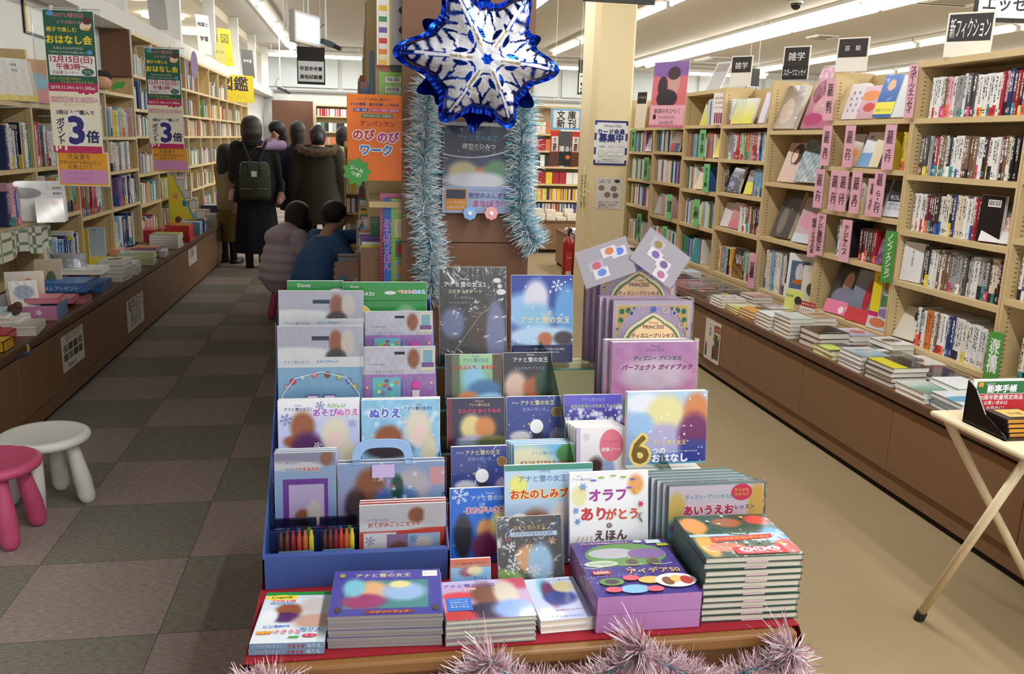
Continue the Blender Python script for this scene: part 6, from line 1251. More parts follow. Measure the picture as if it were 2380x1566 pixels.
def up(label, l, r_, top, bot, Y, tilt, t, art, pr=None, cat='picture book', name='picture_book', n=1, dy=None, dx=0, base=None, wmin=None, **kw):
    """upright display book from its picture edges: l, r, top, bottom pixels at depth Y; n copies one behind the other"""
    a, b = aty(l, bot, Y), aty(r_, bot, Y); w_ = b.x-a.x if wmin is None else wmin; z = (a.z+b.z)/2 if base is None else base; z = min([TZ+.0045+q for q in TB+TP+[.0]], key=lambda q: abs(q-z)); z = z if abs(z-(a.z+b.z)/2) < .03 else (a.z+b.z)/2
    d = ray((l+r_)/2, top); nrm = Vector((0, -math.cos(tilt), math.sin(tilt))); P0 = Vector((0, Y, z)); k = (P0-O).dot(nrm)/d.dot(nrm); q = O+d*k
    h_ = math.hypot(q.y-Y, q.z-z); x = a.x+w_/2
    for i in range(n-1, -1, -1):
        lab = label if i == 0 else '%s copy behind the %s' % (('next', 'third', 'fourth', 'fifth', 'sixth')[i-1], short(label, 11))
        o = dbook(name, lab, cat, (x+dx*i, Y+(dy or t+.002)*i/math.cos(tilt), z), w_, h_, t, rx=-tilt, art=art if i == 0 else [('g', art[0][1], art[0][2])], pr=pr if i == 0 else None, group='copies on the display table' if n > 1 else None, **(kw if i == 0 else {k: v for k, v in kw.items() if k not in ('wrap',)}))
    return o
def lay(label, bl, br, tl, base, n, art, pr=None, cat='picture book', name='picture_book', t=None, side=None, depth=None, **kw):
    """a flat pile: front edge bl-br, far left corner tl, y of the pile's foot"""
    A, B = atz(bl[0], base[0], TZ+.0045), atz(br[0], base[1], TZ+.0045); Y = (A.y+B.y)/2
    z1 = (aty(bl[0], bl[1], Y).z+aty(br[0], br[1], Y).z)/2; H_ = z1-TZ-.0045; t = H_/n; w_ = (B-A).length; rz = math.atan2(B.y-A.y, B.x-A.x)
    T = atz(tl[0], tl[1], z1); d_ = depth or (T-Vector((A.x, A.y, z1))).length; cx = (A.x+B.x)/2
    for i in range(n):
        last = i == n-1; j = (0, 0) if last else (rnd.uniform(-.002, .002), rnd.uniform(-.001, .003))
        lab = (label+(', top of its pile' if n > 1 else '')) if last else '%s copy down under the %s' % (nth(n-2-i), short(label, 11))
        o = dbook(name, lab, cat, (cx+j[0], Y+j[1], TZ+.0045+t*(i+1)), w_, d_, t-.0006, rx=-math.pi/2, rz=rz+rnd.uniform(-.012, .012)*(not last), art=art if last else [('g', art[0][1], art[0][2])], pr=pr if last else None, group='copies piled on the display table' if n > 1 else None, cell=.0045 if last else .1, **kw)
        if side: p = Print(); p.y = -.0008; side(p, w_, t); q = p.build(o, 'side_lettering'); q.rotation_euler = (math.pi/2, 0, 0); q.location = (0, t, 0)
    return o
# palette of soft colour patches
AUB, PLM, BLO, ICB, MAG, SNW = (150, 88, 58), (84, 42, 98), (226, 216, 190), (170, 200, 232), (150, 40, 96), (236, 242, 248)
GOLD, SIL, NAVY, SKY = (206, 176, 96), (206, 214, 222), (30, 38, 92), (110, 164, 222)
def T2(x=0, z=.9, w=.6, c=(90, 100, 130), two=True, dz=.05, dw=.14):
    return lambda p, W_, H_: (p.t('Disney', x*W_, (z+dz)*H_, w=dw*W_, c=c), p.t('アナと雪の女王'+('2' if two else ''), x*W_, z*H_, w=w*W_, c=c, bold=.015)) and None
def seq(*fs): return lambda p, w, h: [f(p, w, h) for f in fs] and None
def L(s, x, z, w, c, **k): return lambda p, W_, H_: p.t(s, x*W_, z*H_, w=w*W_, c=c, **k) and None
def FL(x, z, r, c): return lambda p, W_, H_: p.flake(x*W_, z*H_, r*W_, c) and None
def DC(x, z, rx, rz, c): return lambda p, W_, H_: p.disc(x*W_, z*H_, rx*W_, rz*H_, c) and None
def RC(x0, z0, x1, z1, c): return lambda p, W_, H_: p.rect(x0*W_, z0*H_, x1*W_, z1*H_, c) and None
WH = (240, 242, 244)
# ---- centre tiers
up('black scratch art pack with white title, back row of the tiers', 1022, 1178, 622, 848, 2.5, .22, .008, [('g', (30, 30, 36), (22, 22, 28)), ('f', 40, 2, (150, 150, 160), .006), ('e', .2, .42, .18, .16, (110, 120, 160), .8), ('e', .6, .36, .2, .24, (70, 48, 40), .9), ('e', .84, .3, .15, .36, (120, 128, 170), .7), ('e', .28, .06, .2, .05, (150, 110, 60), .5)],
   seq(T2(-.12, .82, .62, WH), L('スクラッチアート', -.12, .745, .5, (206, 214, 150), bold=.03), L('ペンでけずると', -.14, .68, .3, (190, 190, 196)), L('のイラストがでてくるよ!', -.14, .63, .42, (190, 190, 196)), DC(.36, .86, .06, .025, WH), DC(.4, .8, .035, .02, WH), DC(.42, .74, .07, .03, WH), lambda p, w, h: p.line([(-.35*w, .06*h), (.1*w, .5*h), (.38*w, .66*h)], .0012, (190, 190, 196)) and None), cat='craft pack', name='craft_pack', gloss=2, wrap=True)
up('royal blue picture book with gold title and icy scene, back row right', 1188, 1331, 641, 838, 2.5, .16, .012, [('g', (34, 60, 150), (30, 44, 110)), ('e', .2, .6, .35, .2, (140, 180, 226), .9), ('e', .9, .6, .2, .3, (90, 150, 206), .8), ('e', .4, .75, .2, .2, (206, 206, 222), .9), ('e', .4, .52, .3, .16, (130, 180, 214), .9), ('e', .5, .3, .6, .12, (176, 206, 236), .8), ('e', .55, .27, .12, .08, (176, 104, 66), .8), ('e', .85, .28, .16, .08, (60, 52, 56), .8), ('f', 26, 5, (226, 236, 250), .01), ('r', 0, 0, 1, .2, (32, 36, 84))],
   seq(T2(.05, .49, .8, (226, 214, 170), False, .06), FL(.24, .88, .1, (210, 226, 246)), L('仲良し姉妹を引き裂いた氷の魔法。', .12, .155, .5, WH), L('凍りついた世界を救うのは、', .08, .12, .42, WH), L('真実の愛だけ!', -.02, .085, .24, WH), RC(-.46, .06, -.12, .17, (50, 54, 96))), cat='movie book', name='movie_book')
BB = dict(cat='board book', name='board_book', pages=True)
up('small green door board book with red title', 1036, 1167, 826, 945, 2.36, .24, .016, [('g', (150, 190, 140), (90, 140, 120)), ('r', 0, 0, .1, 1, (54, 44, 44)), ('r', .1, 0, .24, 1, (84, 100, 70)), ('r', .82, 0, 1, 1, (76, 60, 36)), ('e', .5, .5, .2, .3, (130, 186, 216), .9), ('e', .7, .3, .3, .2, (60, 110, 160), .9), ('e', .4, .15, .2, .12, (206, 130, 80), .9), ('e', .8, .1, .3, .14, (150, 200, 232), .9)], seq(T2(.04, .88, .46, (70, 130, 150), False, .07), L('ねえエルサ、あそぼ!', .02, .74, .72, (206, 40, 50), bold=.03)), **BB)
up('small near-black board book with silver title, third tier', 1171, 1284, 822, 940, 2.35, .24, .016, [('g', (30, 30, 40), (40, 38, 46)), ('e', .25, .35, .24, .3, (206, 176, 160), .9), ('e', .65, .3, .25, .25, (170, 90, 50), .9), ('e', .85, .4, .2, .3, (40, 70, 60), .9)], seq(T2(.06, .86, .72, SIL, False, .09), L('エルサのサプライズ', .04, .7, .62, (150, 160, 190))), **BB)
up('dark navy board book with pink-red title and yellow patch', 1040, 1174, 928, 1042, 2.22, .24, .016, [('g', (40, 36, 70), (30, 34, 64)), ('r', 0, 0, .08, 1, (110, 28, 36)), ('e', .42, .42, .2, .26, (222, 206, 140), .9), ('e', .66, .4, .18, .24, (206, 130, 70), .9), ('e', .45, .12, .3, .14, (176, 170, 206), .9), ('e', .8, .12, .3, .14, (110, 110, 70), .9)], seq(T2(.06, .86, .36, (206, 180, 130), False, .07), L('エルサの おくりもの', .06, .74, .74, (226, 60, 110), bold=.03)), **BB)
def fam(p, w, h):
    p.t('Disney', -.34*w, .87*h, w=.12*w, c=SIL).t('アナと雪の女王', .06*w, .87*h, w=.62*w, c=(214, 206, 150), bold=.02).t('家族の思い出', .0, .74*h, w=.42*w, c=(150, 160, 206)).disc(.4*w, .68*h, .09*w, .1*h, (176, 140, 60)).disc(.4*w, .68*h, .075*w, .083*h, (120, 90, 40)).disc(.04*w, .4*h, .12*w, .14*h, WH).star(-.1*w, .45*h, .03*w, .015*w, GOLD, 5)
FA = [('g', (50, 66, 140), (44, 60, 130)), ('f', 36, 8, (190, 206, 240), .014), ('e', .55, .2, .1, .2, (40, 44, 60), .9), ('e', .25, .2, .2, .12, (206, 206, 216), .9), ('e', .9, .2, .12, .14, (150, 140, 170), .9)]
up('blue board book with gold medal, upper centre copy', 1178, 1306, 924, 1040, 2.22, .24, .016, FA, fam, **BB)
up('violet blue board book with lime title over white dots', 1312, 1447, 920, 1038, 2.22, .24, .016, [('g', (84, 78, 180), (50, 50, 120)), ('f', 150, 4, (226, 230, 246), .035), ('e', .5, .92, .6, .2, (90, 84, 190), .5), ('e', .45, .08, .2, .1, (226, 232, 240), .8)], seq(L('アナと雪の女王', .0, .9, .4, (170, 176, 226)), L('オラフのちいさなおとうとたち', .03, .77, .84, (206, 222, 90), bold=.02)), **BB)
up('blue board book with gold medal, lower left copy', 1050, 1180, 1040, 1152, 2.08, .24, .016, FA, fam, **BB)
up('sunny blue board book with red title and palm corner', 1196, 1336, 1034, 1150, 2.07, .24, .01, [('g', (110, 180, 226), (120, 196, 226)), ('e', .2, .5, .5, .5, (226, 226, 190), .9), ('e', .9, .8, .2, .2, (70, 130, 70), .4)], seq(L('アナと雪の女王', .0, .82, .42, (110, 160, 206)), L('オラフの すてきな なつやすみ', .02, .64, .84, (150, 30, 40), bold=.03)), n=4, dx=-.005, **BB)
up('bright blue picture book with snow crystals and crimson title', 1047, 1192, 1135, 1297, 1.93, .2, .01, [('g', (26, 100, 206), (20, 110, 214)), ('f', 30, 3, (150, 200, 246), .016), ('e', .2, .35, .15, .3, (30, 38, 50), .7), ('e', .56, .42, .14, .16, (214, 150, 90), .8), ('e', .56, .2, .22, .2, (110, 36, 84), .8), ('e', .85, .5, .2, .24, (222, 206, 140), .8)], seq(T2(.14, .86, .62, (190, 206, 226), False, .06), L('まちがいさがし', .12, .7, .72, (176, 40, 110), bold=.04, out=WH), FL(-.34, .9, .14, (206, 226, 246)), FL(.0, .76, .05, (176, 206, 240))))
up('pale blue activity book with red title and green ribbon', 1174, 1378, 1080, 1305, 1.9, .2, .008, [('g', (186, 214, 236), (150, 180, 214)), ('e', .35, .35, .2, .2, AUB, .8), ('e', .3, .12, .4, .12, (50, 36, 40), .8), ('e', .66, .42, .16, .2, (214, 206, 200), .8), ('e', .66, .2, .2, .2, (150, 160, 200), .8), ('e', .15, .8, .1, .1, (226, 226, 120), .9), ('r', 0, .94, 1, 1, (60, 140, 120))],
   seq(T2(-.05, .86, .58, (96, 130, 180), True, .07), L('おたのしみブック', .0, .71, .86, (206, 50, 60), bold=.05, out=(240, 230, 120)), DC(-.34, .42, .13, .1, WH), L('クイズ', -.36, .49, .1, (206, 60, 70)), L('せんつなぎ', -.34, .45, .15, (206, 60, 70)), L('かずあそび', -.34, .41, .15, (206, 60, 70)), L('ぬりえ', -.36, .37, .1, (206, 60, 70))), cat='activity book', name='activity_book')
def flor(p, w, h):
    p.t('Disney', -.38*w, .955*h, w=.06*w, c=(110, 120, 160)).t('アナと雪の女王', -.34*w, .915*h, w=.24*w, c=(90, 110, 150))
    p.t('オラフ', -.02*w, .72*h, w=.46*w, c=(160, 60, 150), bold=.05).t('あり', -.2*w, .5*h, w=.3*w, c=(196, 60, 60), bold=.05).t('がとう', .16*w, .49*h, w=.4*w, c=(206, 84, 56), bold=.05).disc(0, .355*h, .035*w, .03*h, (90, 64, 56)).t('の', 0, .355*h, w=.045*w, c=WH).t('えほん', .02*w, .24*h, w=.4*w, c=(80, 56, 60), bold=.04)
    for x, z, c in ((-.1, .93, (150, 190, 80)), (.05, .95, (170, 196, 90)), (.18, .93, (150, 190, 80)), (.3, .9, (120, 96, 190)), (-.2, .9, (110, 110, 206)), (.25, .8, (120, 100, 200))): p.disc(x*w, z*h, .04*w, .012*h, c)
    for x, z, r, c in ((-.33, .83, .06, (130, 160, 214)), (-.42, .55, .05, (120, 150, 210)), (-.4, .42, .05, (110, 150, 206)), (.34, .76, .05, (232, 180, 70)), (.4, .6, .05, (206, 60, 100))): p.star(x*w, z*h, r*w, r*w*.4, c, 6)
    for k in range(4): p.line([((-.42+.05*k)*w, .06*h), ((-.43+.07*k)*w, .14*h), ((-.38+.05*k)*w, .24*h)], .0016, (170, 160, 110))
    for k in range(3): p.line([((.36+.03*k)*w, .5*h), ((.4-.02*k)*w, .44*h), ((.42)*w, .38*h)], .0014, (90, 96, 90))
up('white picture book with flower border and plum and red handwriting', 1324, 1506, 1098, 1292, 1.87, .2, .012, [('g', (238, 240, 242), (230, 234, 238)), ('e', .12, .72, .1, .12, (226, 222, 170), .9), ('e', .84, .84, .1, .12, (226, 160, 90), .9)], flor)
up('glossy wrapped black scratch book with white blossoms in front', 1160, 1312, 1203, 1352, 1.80, .42, .012, [('g', (22, 22, 28), (20, 20, 26)), ('f', 40, 6, (206, 190, 150), .012), ('e', .45, .38, .18, .2, (214, 150, 90), .8), ('e', .65, .3, .2, .3, (150, 190, 226), .8), ('e', .1, .05, .3, .2, (120, 160, 60), .5)],
   seq(L('アナと雪の女王', .0, .83, .5, GOLD), RC(-.3, .7, .42, .765, (190, 206, 226)), L('スクラッチあそびえほん', .06, .733, .62, (70, 110, 180), bold=.02), FL(-.3, .55, .08, WH), FL(.34, .62, .06, (236, 190, 170)), FL(.05, .2, .1, WH), FL(-.26, .3, .12, WH), L('ことり', -.36, .66, .16, (226, 120, 150)), lambda p, w, h: [p.line([(w*s*(.46-.03*k), h*(.96-.045*k)) for k in range(6)], .0016, (60, 110, 206)) for s in (-1, 1)] and None), cat='craft pack', name='craft_pack', gloss=2, wrap=True)
up('small orange topped leaflet book low between the carton and black pack', 1048, 1141, 1300, 1352, 1.78, .3, .008, [('g', (206, 90, 50), (120, 176, 220)), ('r', 0, 0, 1, .62, (130, 180, 222)), ('e', .4, .4, .2, .2, (150, 90, 120), .9), ('e', .6, .45, .2, .2, (226, 214, 170), .9)], seq(L('アナと雪の女王 スクラッチ', .0, .78, .8, (80, 50, 40)), L('アナと雪の女王', .1, .12, .6, (80, 110, 170))))
up('white notebook with a pink circle on its cover', 1338, 1453, 995, 1148, 2.075, .14, .012, [('g', (240, 238, 240), (236, 232, 238)), ('e', .4, .28, .2, .26, (62, 40, 40), .8), ('e', .64, .28, .14, .26, (150, 170, 214), .8)], seq(DC(.2, .72, .24, .25, (226, 120, 140)), L('アナと雪の女王2', .2, .78, .36, (170, 70, 100)), L('読書ノート', .2, .66, .38, WH, bold=.02), FL(-.3, .86, .08, (206, 206, 214)), RC(-.5, 0, -.42, 1, (196, 186, 222))), n=5, dx=-.004, cat='notebook', name='notebook')
# ---- princess column
up('blue picture book with a large gold six', 1454, 1638, 912, 1096, 2.06, .12, .02, [('g', (176, 206, 236), (120, 150, 206)), ('e', .2, .85, .25, .14, (226, 234, 246), .9), ('e', .48, .68, .24, .28, (226, 220, 160), .8), ('e', .46, .36, .26, .2, (176, 170, 210), .9), ('e', .86, .72, .16, .26, (206, 130, 80), .8), ('e', .84, .4, .2, .3, (110, 40, 96), .8), ('e', .86, .14, .2, .2, (50, 60, 140), .8), ('e', .18, .55, .15, .16, (150, 190, 232), .9), ('f', 30, 7, (240, 246, 252), .012), ('r', 0, 0, 1, .03, (90, 170, 180))],
   seq(L('6', -.33, .21, .2, (120, 90, 30), bold=.03, out=(226, 206, 120)), L('アナと雪の女王', .03, .3, .42, (226, 214, 160), bold=.02), L('つの', -.1, .185, .16, WH, bold=.05), L('おはなし', .04, .085, .44, WH, bold=.06, out=(70, 100, 190)), L('はじめて出会うディズニー映画のおはなし集', .18, .175, .4, WH)))
o = thing('polka_dot_box', 'white polka dotted box under the gold six book', 'box', (aty(1545, 1108, 2.03).x+.01, 2.03, TZ+.005))
PKD_ = pm('white_card', (238, 238, 234), .5); box('cover', (-.1, 0, 0), (.1, .16, aty(1580, 1098, 2.03).z-TZ-.006), PKD_, o)
p = Print()
for i in range(11): p.disc(-.09+.018*i, .03+.1*(i % 2)-.03*(i % 3 == 0), .004, .004, ((80, 90, 120), (222, 214, 100), (170, 90, 110))[i % 3])
for i in range(11): p.disc(-.088+.018*i, .15-.012*(i % 2), .004, .004, ((222, 214, 100), (80, 90, 120), (170, 90, 110))[i % 3])
p.build(o, 'dots')
def frame(p, w, h):
    c1, c2 = (222, 206, 160), (226, 190, 140)
    def arch(s, col, z0=0.): pts = [(-w*s, z0)]+[(w*s*math.sin(a)*(1), h*(.60)+s*h*.64*math.cos(a)+(.05*h*max(0, 1-abs(a)*2.2))) for a in np.linspace(-math.pi/2, math.pi/2, 41)]+[(w*s, z0)]; p.poly(pts, col); return pts
    p.rect(-w*.46, 0, w*.46, h*.96, c1).rect(-w*.445, 0, w*.445, h*.95, (186, 170, 206))
    for sx in (-1, 1):
        p.poly([(sx*w*.445, h*.95), (sx*w*.2, h*.95), (sx*w*.34, h*.84), (sx*w*.42, h*.70), (sx*w*.445, h*.66)], (214, 176, 110))
        for x, z in ((.39, .9), (.31, .91), (.40, .82)): p.disc(sx*w*x, h*z, .032*w, .026*h, (24, 118, 96))
        for x, z in ((.44, .74), (.24, .93)): p.disc(sx*w*x, h*z, .016*w, .013*h, (70, 110, 180))
        for x, z in ((.27, .885), (.415, .62)): p.disc(sx*w*x, h*z, .032*w, .026*h, (226, 206, 170)); p.disc(sx*w*x, h*z, .024*w, .02*h, (40, 80, 170))
        for x, z in ((.14, .92), (.36, .78), (.42, .5)): p.line([(sx*w*(x+.05*math.cos(a)*(a/6)), h*(z+.04*math.sin(a)*(a/6))) for a in np.linspace(1, 7, 18)], .0022, c1)
    arch(.375, c1); pts = arch(.345, (226, 214, 180))
    for q in pts[1:-1:1]: p.disc(q[0]*.97, q[1]*.985, .0032, .0032, (46, 120, 90), 8)
    arch(.315, (176, 140, 90)); arch(.305, (240, 206, 160)); p.disc(0, h*.925, .028*w, .024*h, (50, 90, 180))
    p.t('Disney', 0, h*.80, w=.12*w, c=(90, 60, 80)).t('PRINCESS', 0, h*.763, w=.26*w, c=(96, 50, 80), bold=.02).t('ディズニープリンセス', 0, h*.685, w=.54*w, c=(50, 40, 50), bold=.02)
    p.line([(w*.12*math.sin(a)*(1 if a < 3.14 else -1), h*(.635-.015*math.sin(a*2))) for a in np.linspace(0, 6.28, 20)], .0014, (170, 130, 100))
FR = [('g', (196, 180, 206), (190, 172, 204))]
up('pink guidebook with green and magenta lettering in the right column', 1419, 1613, 797, 985, 2.25, .1, .028, [('g', (196, 140, 196), (222, 130, 180)), ('e', .5, .6, .4, .2, (226, 206, 226), .9), ('n', 6, 3), ('e', .2, .2, .12, .12, (110, 150, 120), .5), ('e', .4, .18, .14, .16, (196, 60, 60), .8), ('e', .6, .1, .14, .14, (226, 190, 90), .8), ('e', .68, .25, .12, .16, (120, 170, 222), .8), ('e', .85, .22, .12, .12, (120, 90, 160), .5)],
   seq(L('DK', -.4, .95, .06, (206, 170, 206)), L('Disney', .0, .945, .1, (90, 90, 120)), L('PRINCESS', .0, .9, .2, (150, 110, 160)), L('ディズニー プリンセス', .03, .8, .56, (40, 120, 110), bold=.04, shear=.25), L('パーフェクト ガイドブック', .03, .69, .84, (150, 30, 110), bold=.04, shear=.25)), n=2, dx=-.012, cat='guidebook', name='guidebook', gloss=2, wrap=True)
up('lilac arched cover book in the middle of the right column', 1416, 1596, 700, 950, 2.42, .06, .03, FR, frame, n=3, dx=-.012, gloss=2, wrap=True, cat='story book', name='story_book', spinecol=(150, 124, 156))
up('lilac arched cover book highest at the back of the right column', 1388, 1560, 603, 850, 2.6, .06, .03, FR, frame, n=3, dx=-.014, gloss=2, wrap=True, cat='story book', name='story_book', spinecol=(150, 124, 156))
for px, rot, lab, cols in (((1408, 610), .33, 'grey photo card with pink and blue toy pictures tilted left above the arched books', [(-.03, .0, (226, 110, 140)), (-.02, -.025, (90, 130, 206)), (.05, .02, (80, 120, 210)), (.02, .03, (200, 120, 70))]), ((1535, 600), -.6, 'grey photo card with violet toy pictures tilted right above the arched books', [(-.03, .03, (170, 150, 90)), (-.02, -.0, (120, 90, 160)), (.02, -.01, (110, 90, 150)), (.03, -.04, (170, 110, 150))])):
    a = aty(px[0], px[1], 2.52); o = thing('photo_card', lab, 'card', a, rot=(-.12, -rot, 0)); w_, h_ = .165, .115
    box('card', (-w_/2, 0, -h_/2), (w_/2, .0015, h_/2), pm('card_grey', (186, 180, 192), .25, coat=.6), o); p = Print()
    for x, z, c in cols: p.rect(x-.026, z-.016, x+.022, z+.014, (206, 204, 212)); p.disc(x, z, .014, .011, c)
    p.build(o, 'printed_pattern'); G().tube([(0, .002, 0), (.02*(1 if rot < 0 else -1), .05, -.06), (.0, .075, -.09)], .0012).build('wire_clip', pm('clear_rod', (206, 208, 206), .2), o)
    box('plastic_wrap', (-w_/2-.003, -.001, -h_/2-.003), (w_/2+.003, .003, h_/2+.003), film('crinkled_wrap', gloss=.012, rough=.05, bump=.35), o)
up('pink wrapped lesson book with a red round badge in front of its copies', 1550, 1768, 1128, 1305, 1.84, .1, .014, [('g', (222, 214, 232), (190, 222, 230)), ('e', .5, .6, .6, .2, (240, 214, 230), .9), ('e', .08, .72, .1, .2, (226, 200, 110), .8), ('e', .93, .72, .1, .3, (222, 180, 90), .8), ('e', .1, .4, .14, .2, (110, 190, 206), .8), ('e', .3, .5, .3, .08, (150, 90, 150), .9)], seq(L('ディズニープリンセスと', -.08, .86, .5, (70, 150, 170), bold=.02), L('あいうえお', -.08, .7, .52, (214, 40, 90), bold=.06, out=WH), L('レッスン', .3, .72, .2, (90, 90, 140), bold=.03), DC(.26, .9, .11, .1, (222, 60, 90)), L('ひらがな', .26, .93, .15, (250, 226, 90)), L('カタカナ', .26, .875, .15, (250, 226, 90))), n=6, dx=-.0085, dy=.019, gloss=2, wrap=True, cat='lesson book', name='lesson_book', spinecol=(90, 122, 122))
# ---- flat piles along the front
def xm(p, w, h):
    p.rect(-.5*w, .47*h, .5*w, .52*h, (160, 190, 222)).poly([(-.32*w, .33*h), (.34*w, .40*h), (.36*w, .49*h), (-.3*w, .45*h)], (206, 44, 40)).t('クリスマスコレクション', .02*w, .42*h, w=.58*w, c=(240, 200, 90), bold=.03, rot=.06).disc(.03*w, .51*h, .11*w, .035*h, (30, 90, 60)).t('Disney', .03*w, .51*h, w=.15*w, c=WH)
    p.rect(-.16*w, .04*h, .36*w, .2*h, (206, 44, 50))
    for x, s in ((-.04, 'み'), (.1, 'ほ'), (.24, 'ん')): p.disc(x*w, .14*h, .07*w, .05*h, WH); p.t(s, x*w, .14*h, w=.07*w, c=(200, 40, 46), bold=.05)
    p.t('たいせつにつかってね!', .1*w, .065*h, w=.4*w, c=WH)
    for x, z in ((-.1, .75), (.2, .9), (.0, .94), (-.2, .82), (.02, .28), (.36, .24), (.16, .3)): p.star(x*w, z*h, .03*w, .012*w, (190, 214, 190) if x < .2 else (230, 206, 80), 5)
lay('green and red Christmas collection book with sample sticker', (1628, 1306), (1853, 1280), (1543, 1202), (1448, 1436), 10, [('g', (24, 66, 50), (24, 66, 50)), ('e', .12, .75, .14, .2, (206, 140, 70), .6), ('e', .12, .3, .1, .3, (206, 150, 60), .6), ('e', .5, .8, .16, .12, (150, 90, 50), .7), ('e', .85, .85, .14, .12, (190, 60, 56), .7), ('e', .9, .45, .14, .2, (80, 150, 206), .6), ('e', .92, .2, .12, .16, (206, 60, 56), .6), ('e', .3, .22, .2, .1, (190, 110, 80), .7)], xm, cat='picture book', gloss=2, spinecol=(60, 84, 76), side=lambda p, w, t: p.rect(-.02, t*.05, .03, t*.28, (222, 190, 200)))
def lego(p, w, h):
    p.disc(.0, .72*h, .42*w, .22*h, (110, 160, 90)).disc(-.14*w, .75*h, .24*w, .1*h, (196, 196, 206)).disc(.22*w, .72*h, .2*w, .1*h, (140, 110, 170))
    p.disc(-.3*w, .56*h, .17*w, .06*h, (206, 226, 190)).t('おしろとばしゃ', -.3*w, .57*h, w=.24*w, c=(90, 130, 80)).t('つくってあそぼう', -.3*w, .545*h, w=.24*w, c=(90, 130, 180))
    for x in (.02, .24): p.disc(x*w, .56*h, .07*w, .075*h, (140, 120, 80)); p.disc(x*w, .56*h, .05*w, .055*h, (90, 96, 90))
    p.t('プリンセスのおはなしブロック', -.16*w, .945*h, w=.5*w, c=(240, 240, 246), bold=.02, out=(214, 90, 150)).disc(.2*w, .95*h, .05*w, .025*h, WH).t('6さい', .2*w, .95*h, w=.06*w, c=K).rect(.28*w, .9*h, .44*w, .97*h, (214, 230, 236)).rect(.38*w, .84*h, .5*w, .89*h, (190, 206, 60))
    p.poly([(-.44*w, .355*h), (-.26*w, .355*h), (-.26*w, .42*h), (-.44*w, .42*h)], (206, 60, 50)).t('LEGO', -.35*w, .388*h, w=.14*w, c=WH, bold=.05).t('ディズニープリンセス', -.22*w, .325*h, w=.4*w, c=(206, 190, 226)).t('アイデア50', .17*w, .385*h, w=.52*w, c=(232, 190, 110), bold=.03)
    p.disc(-.3*w, .22*h, .12*w, .065*h, (110, 160, 80)).disc(-.3*w, .22*h, .07*w, .04*h, (60, 50, 70)).disc(.08*w, .22*h, .12*w, .06*h, (226, 170, 90)).disc(-.12*w, .08*h, .14*w, .07*h, (120, 170, 206)).disc(.32*w, .19*h, .2*w, .12*h, (226, 222, 226)).disc(.24*w, .18*h, .06*w, .07*h, (130, 76, 50)).disc(.33*w, .21*h, .06*w, .06*h, (222, 190, 110)).disc(.42*w, .18*h, .06*w, .07*h, (176, 50, 46))
    for x, z in ((-.1, .26), (-.32, .08), (.07, .06)): p.disc(x*w, z*h, .08*w, .045*h, (222, 80, 100))
    for z, x in ((.5, .0), (.49, .3), (.47, -.4)): p.line([((x-.1)*w, z*h), (x*w, (z-.02)*h), ((x+.1)*w, z*h)], .0016, (206, 226, 196))
lay('purple boxed brick idea set in clear wrap', (1385, 1390), (1625, 1374), (1326, 1262), (1472, 1456), 2, [('g', (84, 70, 150), (76, 64, 150)), ('f', 30, 3, (150, 140, 206), .01)], lego, cat='boxed set', name='boxed_set', gloss=2, pages=False, spinecol=(182, 130, 188), wrap=True)
def mag2(p, w, h):
    p.t('Disney', .0, .95*h, w=.16*w, c=(120, 110, 160)).t('アナと雪の女王2', -.16*w, .86*h, w=.6*w, c=(110, 96, 160), bold=.02).t('たのしくあそぼ!', -.28*w, .74*h, w=.36*w, c=(206, 60, 80), bold=.04, rot=.12, out=WH).rect(-.46*w, .22*h, -.18*w, .54*h, (40, 110, 196))
    for k, s in enumerate(('キャラクターや', 'おはなしの', 'ぬいで・パズルで', 'あそべるよ')): p.t(s, -.32*w, (.49-.06*k)*h, w=.2*w, c=WH)
lay('lilac and red activity board book with a blue square', (1036, 1438), (1246, 1436), (1031, 1353), (1503, 1488), 5, [('g', (190, 180, 226), (180, 110, 140)), ('e', .2, .6, .2, .1, (214, 70, 80), .8), ('e', .9, .9, .2, .2, (190, 70, 100), .9), ('e', .5, .62, .17, .3, (120, 76, 54), .8), ('e', .5, .2, .28, .2, (50, 34, 60), .8), ('e', .74, .62, .14, .34, (206, 196, 180), .8), ('e', .78, .2, .24, .24, (130, 160, 220), .8), ('e', .15, .1, .2, .14, (190, 60, 60), .8)], mag2, cat='board book', name='board_book', pages=True, spinecol=(150, 152, 152))
lay('pale blue storybook with a dark blue sweep', (1256, 1440), (1383, 1436), (1223, 1347), (1474, 1462), 2, [('g', (206, 216, 240), (180, 190, 226)), ('e', .35, .7, .14, .3, (110, 190, 200), .8), ('e', .4, .6, .14, .3, (110, 30, 80), .8), ('e', .55, .5, .3, .18, (40, 54, 140), .7), ('e', .7, .75, .2, .14, (206, 196, 150), .6), ('e', .2, .12, .3, .1, (222, 226, 240), .8)], seq(L('アナと雪の女王', .2, .92, .46, (90, 100, 150)), RC(-.42, .14, -.2, .28, (226, 226, 230)), L('なりきりゲームブック', .1, .2, .5, (206, 60, 110), bold=.04), L('アナと雪の女王2', .0, .06, .6, (140, 140, 206))))
